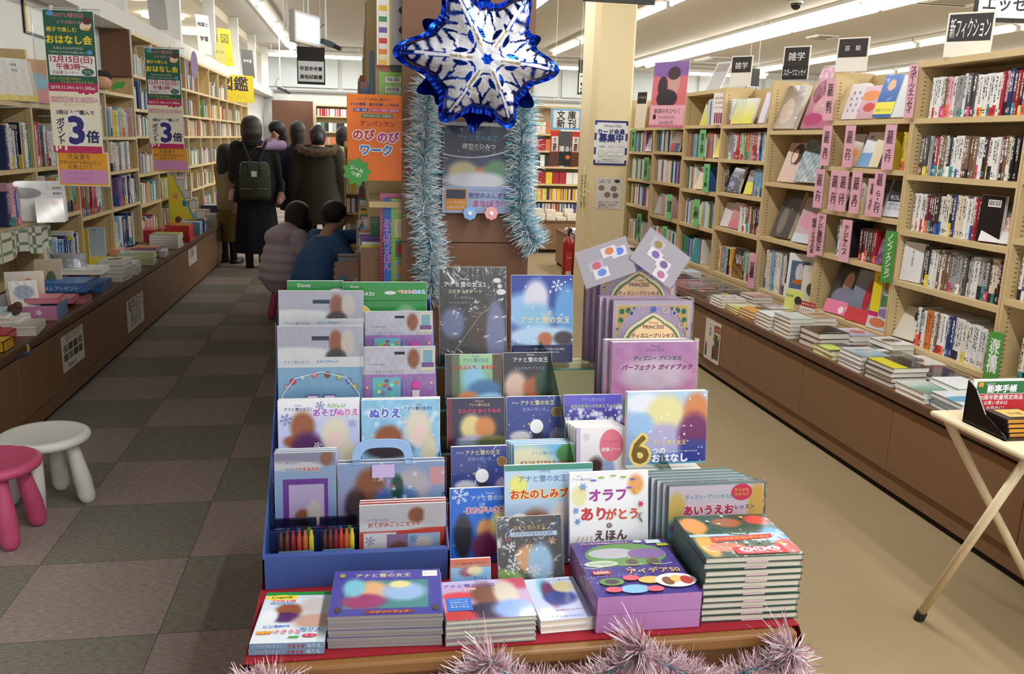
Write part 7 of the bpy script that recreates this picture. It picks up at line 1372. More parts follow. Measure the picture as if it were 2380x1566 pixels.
def jig(p, w, h):
    p.t('Disney', .0, .95*h, w=.12*w, c=(190, 190, 206)).t('アナと雪の女王', -.04*w, .87*h, w=.52*w, c=(214, 206, 170), bold=.02).rect(-.18*w, .03*h, .24*w, .1*h, (130, 50, 50)).t('ジグソーブック', .03*w, .065*h, w=.34*w, c=(230, 190, 150)).rect(.33*w, .82*h, .47*w, .95*h, WH).t('4つの', .4*w, .885*h, w=.11*w, c=(200, 50, 50), rot=-.15)
    for sx in (-.42, .44): p.disc(sx*w, .12*h, .03*w, .06*h, (76, 60, 50))
    p.disc(-.42*w, .87*h, .03*w, .05*h, (150, 140, 90))
lay('violet jigsaw book with a pictured window, shrink wrapped', (762, 1430), (1028, 1429), (778, 1328), (1510, 1500), 9, [('g', (74, 70, 160), (66, 60, 150)), ('r', .13, .14, .87, .76, (70, 130, 130)), ('e', .36, .52, .16, .22, (222, 170, 120), .8), ('e', .3, .3, .2, .16, (150, 50, 100), .8), ('e', .66, .5, .2, .2, (150, 180, 220), .8), ('e', .62, .66, .1, .08, (226, 214, 150), .8), ('e', .2, .6, .1, .2, (120, 190, 206), .9)], jig, cat='jigsaw book', name='jigsaw_book', gloss=2, spinecol=(150, 146, 146), pages=False)
def cray(p, w, h):
    p.rect(-.5*w, .93*h, .5*w, h, (30, 140, 60)).disc(-.25*w, .88*h, .24*w, .055*h, (240, 214, 50)).t('Crayola', -.25*w, .88*h, w=.3*w, c=(40, 110, 60), bold=.04, rot=.04).t('COLOR', -.2*w, .8*h, w=.34*w, c=(214, 60, 60), bold=.06, out=WH).t('WONDER', -.22*w, .755*h, w=.34*w, c=(50, 130, 200), bold=.06, out=WH)
    p.t('にじ色BOX', -.2*w, .3*h, w=.36*w, c=(50, 110, 206), bold=.03, rot=.06).t('NEW', -.34*w, .18*h, w=.2*w, c=(230, 190, 50), bold=.06, out=(226, 80, 60)).t('うきうき', -.03*w, .19*h, w=.36*w, c=(222, 80, 120), bold=.05, out=WH).t('ぬりえ', .28*w, .23*h, w=.3*w, c=(60, 150, 222), bold=.06, out=WH).disc(.28*w, .11*h, .1*w, .03*h, (214, 50, 80)).t('ミニ', .28*w, .11*h, w=.12*w, c=WH).rect(-.0*w, .07*h, .14*w, .1*h, (70, 170, 80))
def cside(p, w, t): p.t('アナと雪の女王2', -.25*w, t*.55, w=.34*w, c=(206, 216, 232)); p.t('うきうき', .12*w, t*.5, w=.22*w, c=(190, 60, 70), bold=.04); p.t('ぬりえ', .36*w, t*.55, w=.18*w, c=(206, 222, 240), bold=.04)
lay('pale blue colouring box set with green top edge, front left corner', (580, 1497), (755, 1491), (608, 1378), (1524, 1519), 2, [('g', (214, 228, 240), (226, 234, 242)), ('e', .4, .62, .2, .14, AUB, .8), ('e', .38, .48, .2, .1, PLM, .8), ('e', .74, .72, .18, .16, (216, 210, 206), .8), ('e', .8, .4, .3, .14, (214, 170, 150), .9), ('e', .15, .5, .12, .14, (236, 240, 244), .8)], cray, cat='colouring set', name='colouring_set', pages=False, spinecol=(126, 158, 190), side=cside)
# ================================================================ blue cardboard counter display and its goods
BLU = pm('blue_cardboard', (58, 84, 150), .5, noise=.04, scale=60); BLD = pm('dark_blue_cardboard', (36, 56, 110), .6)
BX0, BX1, BY = -.225, .199, 1.858
bz = TZ+.0045
t = thing('counter_display', 'blue cardboard display carton of stepped goods at the left of the table', 'display stand', ((BX0+BX1)/2, BY, bz)); hw = (BX1-BX0)/2
box('front_lip', (-hw, 0, 0), (hw, .004, .074), BLU, t); box('lip_edge', (-hw, .0, .074), (hw, .02, .078), BLU, t)
side = [(0, 0), (.62, 0), (.62, .565), (.52, .505), (.36, .327), (.355, .322), (.25, .235), (0, .074)]
for sx in (-hw, hw-.004): G().prism(side, 0, .004).build('side_panel', BLU, t, rot=(0, 0, math.pi/2), loc=(sx+.004, 0, 0))
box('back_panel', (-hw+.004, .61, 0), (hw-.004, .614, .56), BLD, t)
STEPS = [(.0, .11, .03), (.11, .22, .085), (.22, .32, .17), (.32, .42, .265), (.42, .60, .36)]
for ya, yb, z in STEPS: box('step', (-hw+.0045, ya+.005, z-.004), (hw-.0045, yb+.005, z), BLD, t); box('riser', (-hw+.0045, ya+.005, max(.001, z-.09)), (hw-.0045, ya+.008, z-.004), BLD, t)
def bag(o, w_, h_, y=-.006, d=.014, top=.03):
    box('plastic_bag', (-w_/2-.004, y, 0), (w_/2+.004, y+d, h_+top), film('crinkled_wrap', gloss=.012, rough=.05, bump=.35), o)
def pouch(l, r_, label):
    Y = BY+.045; a, b = aty(l, 1296, Y), aty(r_, 1296, Y); w_ = b.x-a.x; z = bz+.034
    o = thing('crayon_pouch', label, 'crayons', ((a.x+b.x)/2, Y, z), rot=(-.1, 0, 0)); h_ = .105
    cols = [(90, 50, 40), (110, 60, 40), (150, 40, 60), (206, 70, 40), (214, 110, 60), (226, 206, 60)]
    for k, c in enumerate(cols):
        x = -w_*.36+w_*.145*k; G().lathe([(.0001, 0), (.006, 0), (.006, .055), (.0045, .058), (.003, .07), (.0001, .071)], n=12).build('crayon', pm('crayon_%d' % k, c, .4), o, loc=(x, .004, .012), smooth=True)
    for k, c in enumerate(((60, 50, 90), (40, 90, 160), (70, 150, 60))): G().lathe([(.0001, 0), (.005, 0), (.005, .07), (.0001, .08)], n=10).build('crayon', pm('crayon_b%d' % k, c, .4), o, loc=(-w_*.2+w_*.25*k, .016, .014), smooth=True)
    box('label_card', (-w_*.42, -.005, .0), (w_*.42, -.0035, .036), ink((130, 180, 220)), o); p = Print(); p.y = -.0055; p.t('アナと雪の女王2', 0, .027, w=w_*.55, c=(70, 90, 140)).t('くるくるクレヨン', 0, .013, w=w_*.7, c=(206, 90, 140), bold=.05, out=(240, 240, 240)); p.build(o)
    box('plastic_bag', (-w_*.5, -.007, 0), (w_*.5, .024, h_), film('crinkled_wrap', gloss=.012, rough=.05, bump=.35), o); box('zip_strip', (-w_*.5, -.0075, h_-.012), (w_*.5, .004, h_+.008), film('dark_zip_film', (120, 130, 160), .04), o)
pouch(640, 737, 'clear pouch of crayons in the front left corner of the blue carton'); pouch(744, 830, 'clear pouch of crayons right of the corner pouch')
def goods(label, l, r_, top, bot, Y, step, art, pr=None, tilt=.1, t=.006, n=1, dy=.012, gloss=2, wrap=True, name='craft_set', cat='craft set', hmax=None, **kw):
    a, b = aty(l, bot, Y), aty(r_, bot, Y); w_ = b.x-a.x; z = bz+step+.0005; d = ray((l+r_)/2, top); nrm = Vector((0, -math.cos(tilt), math.sin(tilt))); P0 = Vector((0, Y, z)); k = (P0-O).dot(nrm)/d.dot(nrm); q = O+d*k; h_ = math.hypot(q.y-Y, q.z-z)
    for i in range(n-1, -1, -1):
        lab = label if i == 0 else '%s copy behind the %s' % (('next', 'third', 'fourth')[i-1], short(label, 11))
        o = dbook(name, lab, cat, ((a.x+b.x)/2+.001*i, Y+dy*i, z), w_, h_, t, rx=-tilt, art=art if i == 0 else [('g', art[0][1], art[0][2])], pr=pr if i == 0 else None, gloss=gloss, wrap=wrap and i == 0, pages=False, group='repeated goods in the blue carton' if n > 1 else None, **kw)
    return o, w_, h_
HB = [('r', 0, .72, 1, 1, (176, 182, 206)), ('e', .3, .9, .5, .08, (206, 210, 222), .8)]
goods('letter writing set with red ground and picture cards in the front row', 836, 1036, 1172, 1292, BY+.05, .03, [('g', (214, 70, 50), (206, 64, 44)), ('r', 0, .58, 1, 1, (206, 206, 212)), ('e', .2, .6, .6, .08, (226, 226, 230), .6), ('e', .66, .8, .1, .14, AUB, .7), ('e', .84, .8, .1, .14, (206, 204, 206), .7), ('r', .05, 0, .42, .5, (232, 230, 238)), ('r', .32, 0, .62, .46, (150, 120, 160)), ('r', .56, 0, .94, .48, (160, 190, 226)), ('e', .45, .2, .1, .14, (130, 90, 80), .7), ('e', .74, .3, .1, .12, (214, 206, 206), .7)],
      seq(L('アナと雪の女王2', -.3, .73, .28, (110, 120, 160)), L('おてがみごっこセット', -.1, .645, .6, (206, 80, 60), bold=.03), FL(-.38, .36, .06, (140, 150, 190)), FL(.12, .36, .05, (90, 130, 190))), n=3, dy=.014)
goods('drawing set with a purple rimmed tray in the second row', 640, 782, 1052, 1218, BY+.125, .085, [('g', (160, 190, 226), (130, 160, 214)), ('r', 0, .82, 1, 1, (150, 150, 180)), ('e', .2, .83, .6, .06, (222, 222, 230), .5), ('r', .14, .0, .86, .66, (110, 50, 160)), ('r', .22, .06, .8, .58, (196, 180, 226)), ('e', .45, .12, .14, .14, AUB, .7), ('e', .64, .2, .12, .18, (214, 206, 200), .7), ('e', .85, .92, .1, .1, (150, 110, 90), .7)],
      seq(L('アナと雪の女王2', -.28, .865, .32, (90, 100, 140)), L('できるかな', .06, .78, .34, (214, 60, 90), bold=.05, out=WH), L('おえかき', -.22, .785, .2, (90, 110, 180))), n=3, dy=.013)
o, w_, h_ = goods('clear bag of stickers with a pale blue carry handle', 786, 1033, 1075, 1218, BY+.13, .085, [('g', (150, 180, 226), (170, 160, 206)), ('e', .3, .62, .14, .3, AUB, .8), ('e', .7, .6, .16, .3, (200, 196, 206), .8), ('e', .16, .3, .1, .3, (70, 50, 60), .8), ('e', .42, .3, .1, .3, (80, 120, 190), .8), ('e', .62, .3, .14, .3, (90, 130, 200), .8), ('e', .55, .6, .06, .2, (30, 80, 70), .8), ('r', .86, .62, 1, .9, (226, 170, 180)), ('e', .92, .3, .1, .2, (140, 190, 222), .4), ('f', 20, 6, (236, 240, 250), .03)],
      seq(FL(.2, .5, .05, (110, 170, 230)), FL(.0, .62, .03, (220, 110, 160)), FL(-.1, .55, .035, (200, 110, 160))), n=2, dy=.02, name='sticker_bag', cat='sticker bag')
hb = pm('handle_blue', (150, 186, 232), .35); hx = (aty(890, 1075, BY+.13).x-o.location.x); hw2 = .073; g = G(); arcO, arcI = [], []
for i in range(25):
    a = math.pi*i/24; sg = lambda v, q: math.copysign(abs(v)**q, v); arcO.append((hx+hw2*sg(math.cos(a), .55), h_-.004+.062*abs(math.sin(a))**.6)); arcI.append((hx+(hw2-.020)*sg(math.cos(a), .55), h_-.004+.042*abs(math.sin(a))**.6))
for i in range(24): g.prism([arcO[i], arcO[i+1], arcI[i+1], arcI[i]], -.004, .004)
g.build('handle', hb, o); box('clasp', (hx-.026, -.007, h_-.036), (hx+.028, -.004, h_-.004), pm('lilac_clasp', (196, 176, 222), .35), o)
goods('white and periwinkle colouring book with rainbow title, third row left', 648, 836, 931, 1095, BY+.238, .17, [('g', (236, 238, 246), (150, 160, 222)), ('e', .5, .5, .7, .3, (190, 200, 240), .9), ('e', .3, .66, .15, .2, AUB, .8), ('e', .2, .48, .14, .08, AUB, .8), ('e', .36, .36, .2, .24, PLM, .8), ('e', .7, .56, .17, .22, (222, 214, 196), .8), ('e', .7, .48, .1, .12, (232, 206, 200), .8), ('e', .85, .28, .1, .2, (214, 206, 180), .8)],
      seq(T2(-.25, .89, .34, (80, 90, 130), True, .045, .08), L('たのしい', .22, .93, .22, (120, 190, 90), bold=.05, out=WH), L('あそび', .08, .84, .3, (160, 110, 200), bold=.06, out=WH), L('ぬりえ', .36, .84, .26, (206, 110, 190), bold=.06, out=WH), FL(-.4, .76, .08, (120, 140, 206)), FL(.02, .93, .06, (120, 140, 200)), FL(.42, .7, .06, (160, 180, 220)), FL(-.42, .3, .05, WH), FL(-.02, .42, .05, WH)), gloss=1, wrap=False, name='colouring_book', cat='colouring book', n=3, dy=.008)
goods('sky blue colouring book with snowflakes, third row right', 841, 1022, 929, 1095, BY+.238, .17, [('g', (140, 196, 230), (150, 196, 232)), ('n', 8, 5), ('f', 50, 9, (206, 226, 242), .03), ('e', .34, .5, .18, .16, AUB, .8), ('e', .34, .34, .3, .12, (60, 46, 50), .8), ('e', .72, .62, .17, .24, (222, 214, 196), .8), ('e', .73, .52, .1, .14, (232, 206, 200), .8), ('e', .86, .3, .1, .24, (214, 206, 180), .8)],
      seq(L('ぬりえ', -.2, .82, .38, (90, 110, 206), bold=.07, out=WH), T2(.22, .88, .36, (70, 90, 130), True, .045, .08)), gloss=1, wrap=False, name='colouring_book', cat='colouring book', n=3, dy=.008)
def stamp(p, w, h):
    p.rect(-.5*w, .60*h, .5*w, .70*h, (230, 234, 240)).t('アナと雪の女王2', -.28*w, .65*h, w=.3*w, c=(90, 100, 140)).t('スタンプセット', .08*w, .655*h, w=.26*w, c=(110, 150, 220), bold=.05)
    p.rect(-.1*w, .86*h, .1*w, .9*h, (60, 70, 96))
    for k, c in enumerate(((170, 130, 160), (190, 60, 60), (150, 180, 200), (206, 110, 110), (130, 70, 40), (150, 170, 90), (120, 120, 160), (170, 150, 80))):
        a = math.pi*(.9-.8*k/7); x, z = .42*w*math.cos(a), h*(.36+.17*math.sin(a)); p.disc(x, z, .035*w, .03*h, c); p.disc(x, z, .024*w, .02*h, tuple(min(255, int(q*1.35)) for q in c))
    for x, z in ((-.32, .22), (-.1, .28), (.1, .28), (.32, .22)): p.rect((x-.075)*w, (z-.06)*h, (x+.075)*w, (z+.06)*h, (96, 90, 160)).rect((x-.06)*w, (z-.045)*h, (x+.06)*w, (z+.045)*h, (214, 206, 222)).disc(x*w, z*h, .03*w, .028*h, (130, 100, 110))
    p.poly([(-.26*w, 0), (-.18*w, .12*h), (.2*w, .12*h), (.28*w, 0)], (96, 70, 170)).poly([(-.2*w, 0), (-.14*w, .085*h), (.15*w, .085*h), (.22*w, 0)], (176, 150, 190)).line([(-.45*w, .15*h), (-.45*w, .34*h), (-.3*w, .5*h), (0, .56*h), (.3*w, .5*h), (.45*w, .34*h), (.45*w, .15*h)], .002, (206, 230, 246))
SA = [('g', (140, 190, 226), (130, 180, 222)), ('r', 0, .66, 1, 1, (186, 188, 206)), ('e', .2, .72, .5, .08, (232, 234, 240), .5), ('e', .68, .84, .08, .12, AUB, .7), ('e', .82, .84, .08, .12, (214, 206, 200), .7), ('e', .68, .7, .12, .08, (50, 40, 46), .7), ('n', 4, 2)]
goods('pale blue stamp set under a clear dome, nearer of two', 647, 845, 758, 940, BY+.338, .265, SA, stamp, name='stamp_set')
goods('pale blue stamp set rising behind the nearer one', 650, 846, 676, 850, BY+.44, .36, SA, stamp, name='stamp_set')
def jewel(p, w, h):
    p.t('アナと雪の女王2', -.3*w, .78*h, w=.24*w, c=(90, 90, 130)).t('ジュエリーボックス', -.16*w, .69*h, w=.44*w, c=(120, 110, 150)).rect(-.06*w, .9*h, .08*w, .935*h, (50, 46, 60))
    p.rect(.3*w, .7*h, .49*w, .98*h, (236, 230, 206)).rect(.33*w, .8*h, .46*w, .95*h, (140, 190, 214)).rect(.31*w, .74*h, .48*w, .8*h, (130, 100, 160))
    p.rect(-.36*w, .0, .02*w, .62*h, (120, 206, 222)); r = random.Random(2)
    for k in range(22): p.disc((-.32+.3*r.random())*w, (.04+.54*r.random())*h, .03*w, .024*h, r.choice(((226, 150, 90), (190, 120, 170), (120, 226, 210), (170, 220, 120), (140, 110, 190))))
    p.rect(.05*w, .1*h, .08*w, .6*h, (110, 120, 200)).rect(.18*w, .28*h, .28*w, .46*h, (206, 196, 206)).disc(.23*w, .52*h, .05*w, .05*h, (206, 60, 160)).disc(.2*w, .12*h, .05*w, .04*h, (140, 90, 190)).disc(.32*w, .12*h, .05*w, .04*h, (110, 206, 200)).rect(.12*w, .03*h, .4*w, .05*h, (200, 190, 226))
    for x, z in ((-.43, .5), (-.43, .2), (.44, .55), (.44, .2)): p.star(x*w, z*h, .03*w, .01*w, (226, 206, 120), 6)
JA = [('g', (176, 130, 200), (166, 122, 196)), ('r', 0, .66, 1, 1, (206, 206, 222)), ('e', .7, .85, .08, .12, AUB, .7), ('n', 5, 4)]
goods('lilac jewellery box set with sticker sheet, nearer of two', 842, 1012, 806, 940, BY+.338, .265, JA, jewel, name='jewellery_set')
goods('lilac jewellery box set rising behind the nearer one', 848, 1006, 724, 850, BY+.44, .36, JA, jewel, name='jewellery_set')
def green(p, w, h):
    p.rect(-.5*w, .80*h, .5*w, .808*h, (20, 90, 46)).t('Disney', -.36*w, .945*h, w=.1*w, c=WH).t('アナと雪の女王2', -.3*w, .875*h, w=.34*w, c=WH, bold=.02).disc(.06*w, .885*h, .07*w, .02*h, (196, 206, 206)).t('NEW', .18*w, .9*h, w=.07*w, c=(240, 200, 60), bold=.05).t('うきうき', .27*w, .895*h, w=.16*w, c=(226, 90, 120), bold=.05, out=WH).t('ぬりえ', .41*w, .895*h, w=.14*w, c=(80, 160, 230), bold=.05, out=WH)
    p.disc(-.3*w, .66*h, .13*w, .1*h, (240, 240, 236)).disc(-.3*w, .66*h, .12*w, .09*h, (240, 206, 40)).t('Crayola', -.3*w, .66*h, w=.2*w, c=(40, 110, 60), bold=.05, rot=.1)
GA = [('g', (30, 130, 56), (36, 140, 60)), ('e', .4, .4, .2, .25, AUB, .7), ('e', .75, .45, .2, .28, (214, 208, 202), .7)]
goods('green topped colouring set at the back left of the blue carton', 671, 800, 653, 850, BY+.515, .36, GA, lambda p, w, h: (p.t('Disney', -.2*w, .945*h, w=.24*w, c=WH), p.t('アナと雪の女王2', -.06*w, .875*h, w=.6*w, c=WH, bold=.02), p.disc(.4*w, .9*h, .14*w, .018*h, (206, 196, 206))) and None, gloss=1, wrap=False, name='colouring_set', cat='colouring set')
goods('green topped colouring set at the back right of the blue carton', 799, 992, 656, 850, BY+.5, .36, GA, green, gloss=1, wrap=False, name='colouring_set', cat='colouring set')
# pink tinsel along the table front
fp = [atz(x, y, TZ-.03) for x, y in ((1, 1), (2, 2))]
def front(pts): return [Vector((aty(x, y, 1.515).x, 1.515, aty(x, y, 1.515).z)) for x, y in pts]
tinsel('tinsel_garland', 'pale pink tinsel swag along the front of the display table', front([(560, 1600), (640, 1580), (720, 1640), (1000, 1660), (1085, 1570), (1142, 1545), (1215, 1590), (1300, 1600), (1400, 1570), (1490, 1522), (1580, 1560), (1660, 1595), (1740, 1560), (1800, 1545), (1842, 1512), (1850, 1580)]), 7000, .05, [PKT, PKW, PKW, PKD, PKT], 5)
for k, (x, y) in enumerate(((1140, 1540), (1490, 1510), (1838, 1512))):
    q = front([(x-8, y+6), (x+8, y-2)])
    tinsel('tinsel_tuft', 'pink tinsel tuft with wiry tips, %s along the table front' % ('first from the left', 'middle and largest', 'at the right corner')[k], q, (260, 420, 300)[k], .075, [PKT, PKW, PKD], 20+k, rad=.03, flat=.5, cat='tinsel')
# ---------------------------------------------------------------- stools
def stool(x, y, col, label, a0, nm):
    m = pm(nm, col, .5, bump=.03, scale=200); o = thing('stool', label, 'stool', (x, y, 0))
    G().lathe([(.001, .262), (.12, .262), (.152, .265), (.168, .274), (.173, .286), (.168, .298), (.155, .305), (.14, .3035), (.12, .2975), (.001, .296)], n=48).build('seat', m, o, smooth=True)
    for k in range(4):
        a = R(a0)+math.pi/2*k; d = Vector((math.cos(a), math.sin(a), 0))
        pts = [d*.098+Vector((0, 0, .268)), d*.108+Vector((0, 0, .22)), d*.122+Vector((0, 0, .15)), d*.134+Vector((0, 0, .09)), d*.1345+Vector((0, 0, .086)), d*.142+Vector((0, 0, .04)), d*.146+Vector((0, 0, .016)), d*.147+Vector((0, 0, .004)), d*.147+Vector((0, 0, .0))]
        G().tube(pts, [.024, .026, .031, .035, .0335, .034, .029, .02, .008], n=18).build('leg', m, o, smooth=True)
a = atz(101, 1008, .3); stool(a.x, a.y, (232, 232, 226), 'white round plastic stool on the carpet at the left', 0, 'white_stool_plastic')
a = atz(-1, 1070, .3); stool(a.x-.035, a.y, (206, 84, 126), 'pink round plastic stool cut by the left picture edge', -52, 'pink_stool_plastic')
stool(-.60, 7.34, (206, 84, 126), 'pink round plastic stool under the girl in lilac down', 20, 'pink_stool_plastic')
# ---------------------------------------------------------------- folding stand with diaries at the right edge
CRM = pm('cream_tube', (226, 208, 172), .4); o = thing('folding_table', 'cream folding side table with crossed tube legs at the right picture edge', 'table', (2.0, 2.14, 0))
fa = atz(2440, 1459, 0); fx, fy = fa.x-1.8, fa.y-2.14
for dx in (-.20, .24):
    if dx > 0: fx = 0
    G().tube([(dx, .16, .018), (dx+.005, -.165, .68)], .0135).build('leg', CRM, o, smooth=True); G().tube([(dx+fx, fy, .018), (dx+.02, .19, .68)], .0135).build('leg', CRM, o, smooth=True)
    G().tube([(dx, .163, .0), (dx, .15, .035)], .0165).build('foot_cap', pm('black_rubber', (28, 27, 27), .7), o); G().tube([(dx+fx, fy, .0), (dx+fx-.01, fy+.004, .035)], .0165).build('foot_cap', pm('black_rubber', (28, 27, 27), .7), o)
G().box((-.225, -.23, .685), (.27, .22, .705)).build('top', CRM, o, bevel=.008)
zt = .706; a = atz(2240, 985, zt)
o = thing('diary_holder', 'black acrylic holder of gold and blue diaries with a sign on the folding table', 'holder', (2.0, 2.22, zt)); BLA = pm('black_acrylic', (22, 20, 22), .2)
xL = aty(2262, 900, 2.22).x-2.0
box('base', (xL-.004, -.16, 0), (xL+.3, .02, .004), BLA, o); box('back_panel', (xL-.004, .016, 0), (xL+.3, .02, .11), BLA, o)
G().prism([(-.16, 0), (.02, 0), (.02, .13), (-.02, .11), (-.07, .05), (-.16, .012)], 0, .004).build('side_panel', BLA, o, rot=(0, 0, math.pi/2), loc=(xL, 0, 0))
box('sign_card', (xL+.006, .008, .02), (xL+.3, .012, .135), WHITEP, o)
p = Print(); p.y = .0075; x0 = xL+.02; p.rect(x0, .09, x0+.27, .128, (44, 116, 64)).rect(x0-.004, .03, x0+.27, .088, (206, 40, 44)).t('能率手帳', x0+.085, .105, w=.1, c=WH, bold=.05).t('70周年数量限定商品', x0+.085, .078, w=.15, c=WH, bold=.02).t('お買い求めは', x0+.07, .061, w=.08, c=WH, bold=.02).t('お早めに!', x0+.07, .044, w=.06, c=WH, bold=.02).rect(x0+.004, .112, x0+.02, .126, (226, 160, 50)).t('NOLTY', x0+.045, .12, w=.03, c=WH); p.build(o)
for k in range(4):
    b = thing('diary', '%s gold edged diary in the black holder' % ('lowest', 'third', 'second', 'topmost')[k], 'diary', (2.0+xL+.075, 2.075+.005*k, zt+.0045+.0125*k), group='gold edged diaries')
    box('cover', (-.055, 0, 0), (.06, .1, .0118), pm('dark_diary', (40, 30, 28), .35), b); box('gilt_edge', (-.052, -.0012, .001), (.058, .0, .0108), pm('gilt', (206, 150, 60), .25, .7), b)
    if k == 3: p = Print(); p.rect(-.03, .02, .055, .09, (206, 170, 90)).t('手帳', .01, .05, w=.05, c=(90, 60, 30)); q = p.build(b); q.rotation_euler = (-math.pi/2, 0, 0); q.location = (0, 0, .0118)
for k in range(3):
    b = thing('diary', '%s blue diary beside the gold edged ones' % ('lowest', 'middle', 'topmost')[k], 'diary', (2.0+xL+.2, 2.02, zt+.0045+.0145*k), group='blue diaries'); G().box((-.06, 0, 0), (.06, .13, .013)).build('cover', pm('blue_diary', (40, 96, 160), .4), b, bevel=.004)
# ================================================================ people
def blob(name, parts, m, parent, vox=.01, smooth=6):
    """capsules and ellipsoids fused into one continuous skin"""
    g = G()
    for q in parts:
        if q[0] == 'c':                                 # capsule chain: points, radii
            pts, rs = [Vector(p) for p in q[1]], list(q[2])
            P, Q = [], []
            for i in range(len(pts)-1):
                n = max(2, int((pts[i+1]-pts[i]).length/.03))
                for k in range(n): f = k/n; P.append(pts[i].lerp(pts[i+1], f)); Q.append(rs[i]*(1-f)+rs[i+1]*f)
            P.append(pts[-1]); Q.append(rs[-1]); g.tube(P, Q, None, n=14)
            g.ell(P[0], (Q[0],)*3); g.ell(P[-1], (Q[-1],)*3)
        elif q[0] == 'e': g.ell(q[1], q[2], None, 18, 12, q[3] if len(q) > 3 else None)
        elif q[0] == 'l': g.rings([[(c[0]+rx*math.cos(2*math.pi*j/28)*(1+ (q[2] if len(q) > 2 else 0)*math.cos(7*2*math.pi*j/28)), c[1]+ry*math.sin(2*math.pi*j/28)*(1+(q[2] if len(q) > 2 else 0)*math.cos(7*2*math.pi*j/28+1)), c[2]) for j in range(28)] for c, rx, ry in q[1]])
    o = g.build(name, m, parent); r = o.modifiers.new('fuse', 'REMESH'); r.mode = 'VOXEL'; r.voxel_size = vox; r.use_smooth_shade = True
    if smooth: s = o.modifiers.new('smooth', 'SMOOTH'); s.iterations = smooth; s.factor = .5
    return o
SKIN = pm('skin', (216, 168, 140), .55); HAIR = pm('black_hair', (26, 21, 21), .4, bump=.4, scale=90, stretch=(8, 8, 1)); HAIRB = pm('dark_brown_hair', (48, 30, 27), .4, bump=.4, scale=90, stretch=(8, 8, 1))
def hand(w_, d, side=1, s=1., up=(0, 0, 1)):
    """palm, four unequal bent fingers and a thumb leaving the side of the palm"""
    w_, d, u = Vector(w_), Vector(d).normalized(), Vector(up); a = d.cross(u).normalized()*side; u = a.cross(d).normalized()*side
    P = [('c', [w_, w_+d*.05*s], [.022*s, .026*s]), ('c', [w_+d*.02*s+a*.012*s, w_+d*.06*s+a*.022*s], [.016*s, .014*s]), ('c', [w_+d*.02*s-a*.012*s, w_+d*.06*s-a*.022*s], [.016*s, .014*s])]
    for k, (o_, L_) in enumerate(((-.03, .05), (-.011, .064), (.009, .068), (.028, .058))):
        b = w_+d*.07*s+a*o_*s; m_ = b+d*L_*.55*s-u*.008*s; P.append(('c', [b, m_, m_+d*L_*.4*s-u*.02*s], [.0095*s, .009*s, .0075*s]))
    b = w_+d*.02*s+a*.026*s; P.append(('c', [b, b+d*.025*s+a*.022*s, b+d*.055*s+a*.026*s-u*.01*s], [.012*s, .0105*s, .009*s]))
    return P
def person(label, loc, rz, h, J, build=1., group=None, kid=0.):
    """local x right of the person, y the way they face, z up; J overrides joints (in metres)"""
    t = thing('person', label, 'person', loc, rz, group); hd = h*(.132+.035*kid)
    D = dict(head=(0, .015, h-hd*.52), neck=(0, -.005, h-hd*1.12), chest=(0, 0, h*.70), pelvis=(0, 0, h*.52))
    for s, n in ((-1, 'l'), (1, 'r')):
        D['sh_'+n] = (s*h*.105*build, -.01, h*.81-.02*kid); D['el_'+n] = (s*h*.135*build, -.02, h*.63); D['wr_'+n] = (s*h*.14*build, .04, h*.48)
        D['hip_'+n] = (s*h*.055, 0, h*.50); D['kn_'+n] = (s*h*.057, .01, h*.27); D['an_'+n] = (s*h*.055, -.02, h*.05)
    D.update(J); D = {k: Vector(v) for k, v in D.items()}; D['hd'] = hd; D['h'] = h
    return t, D
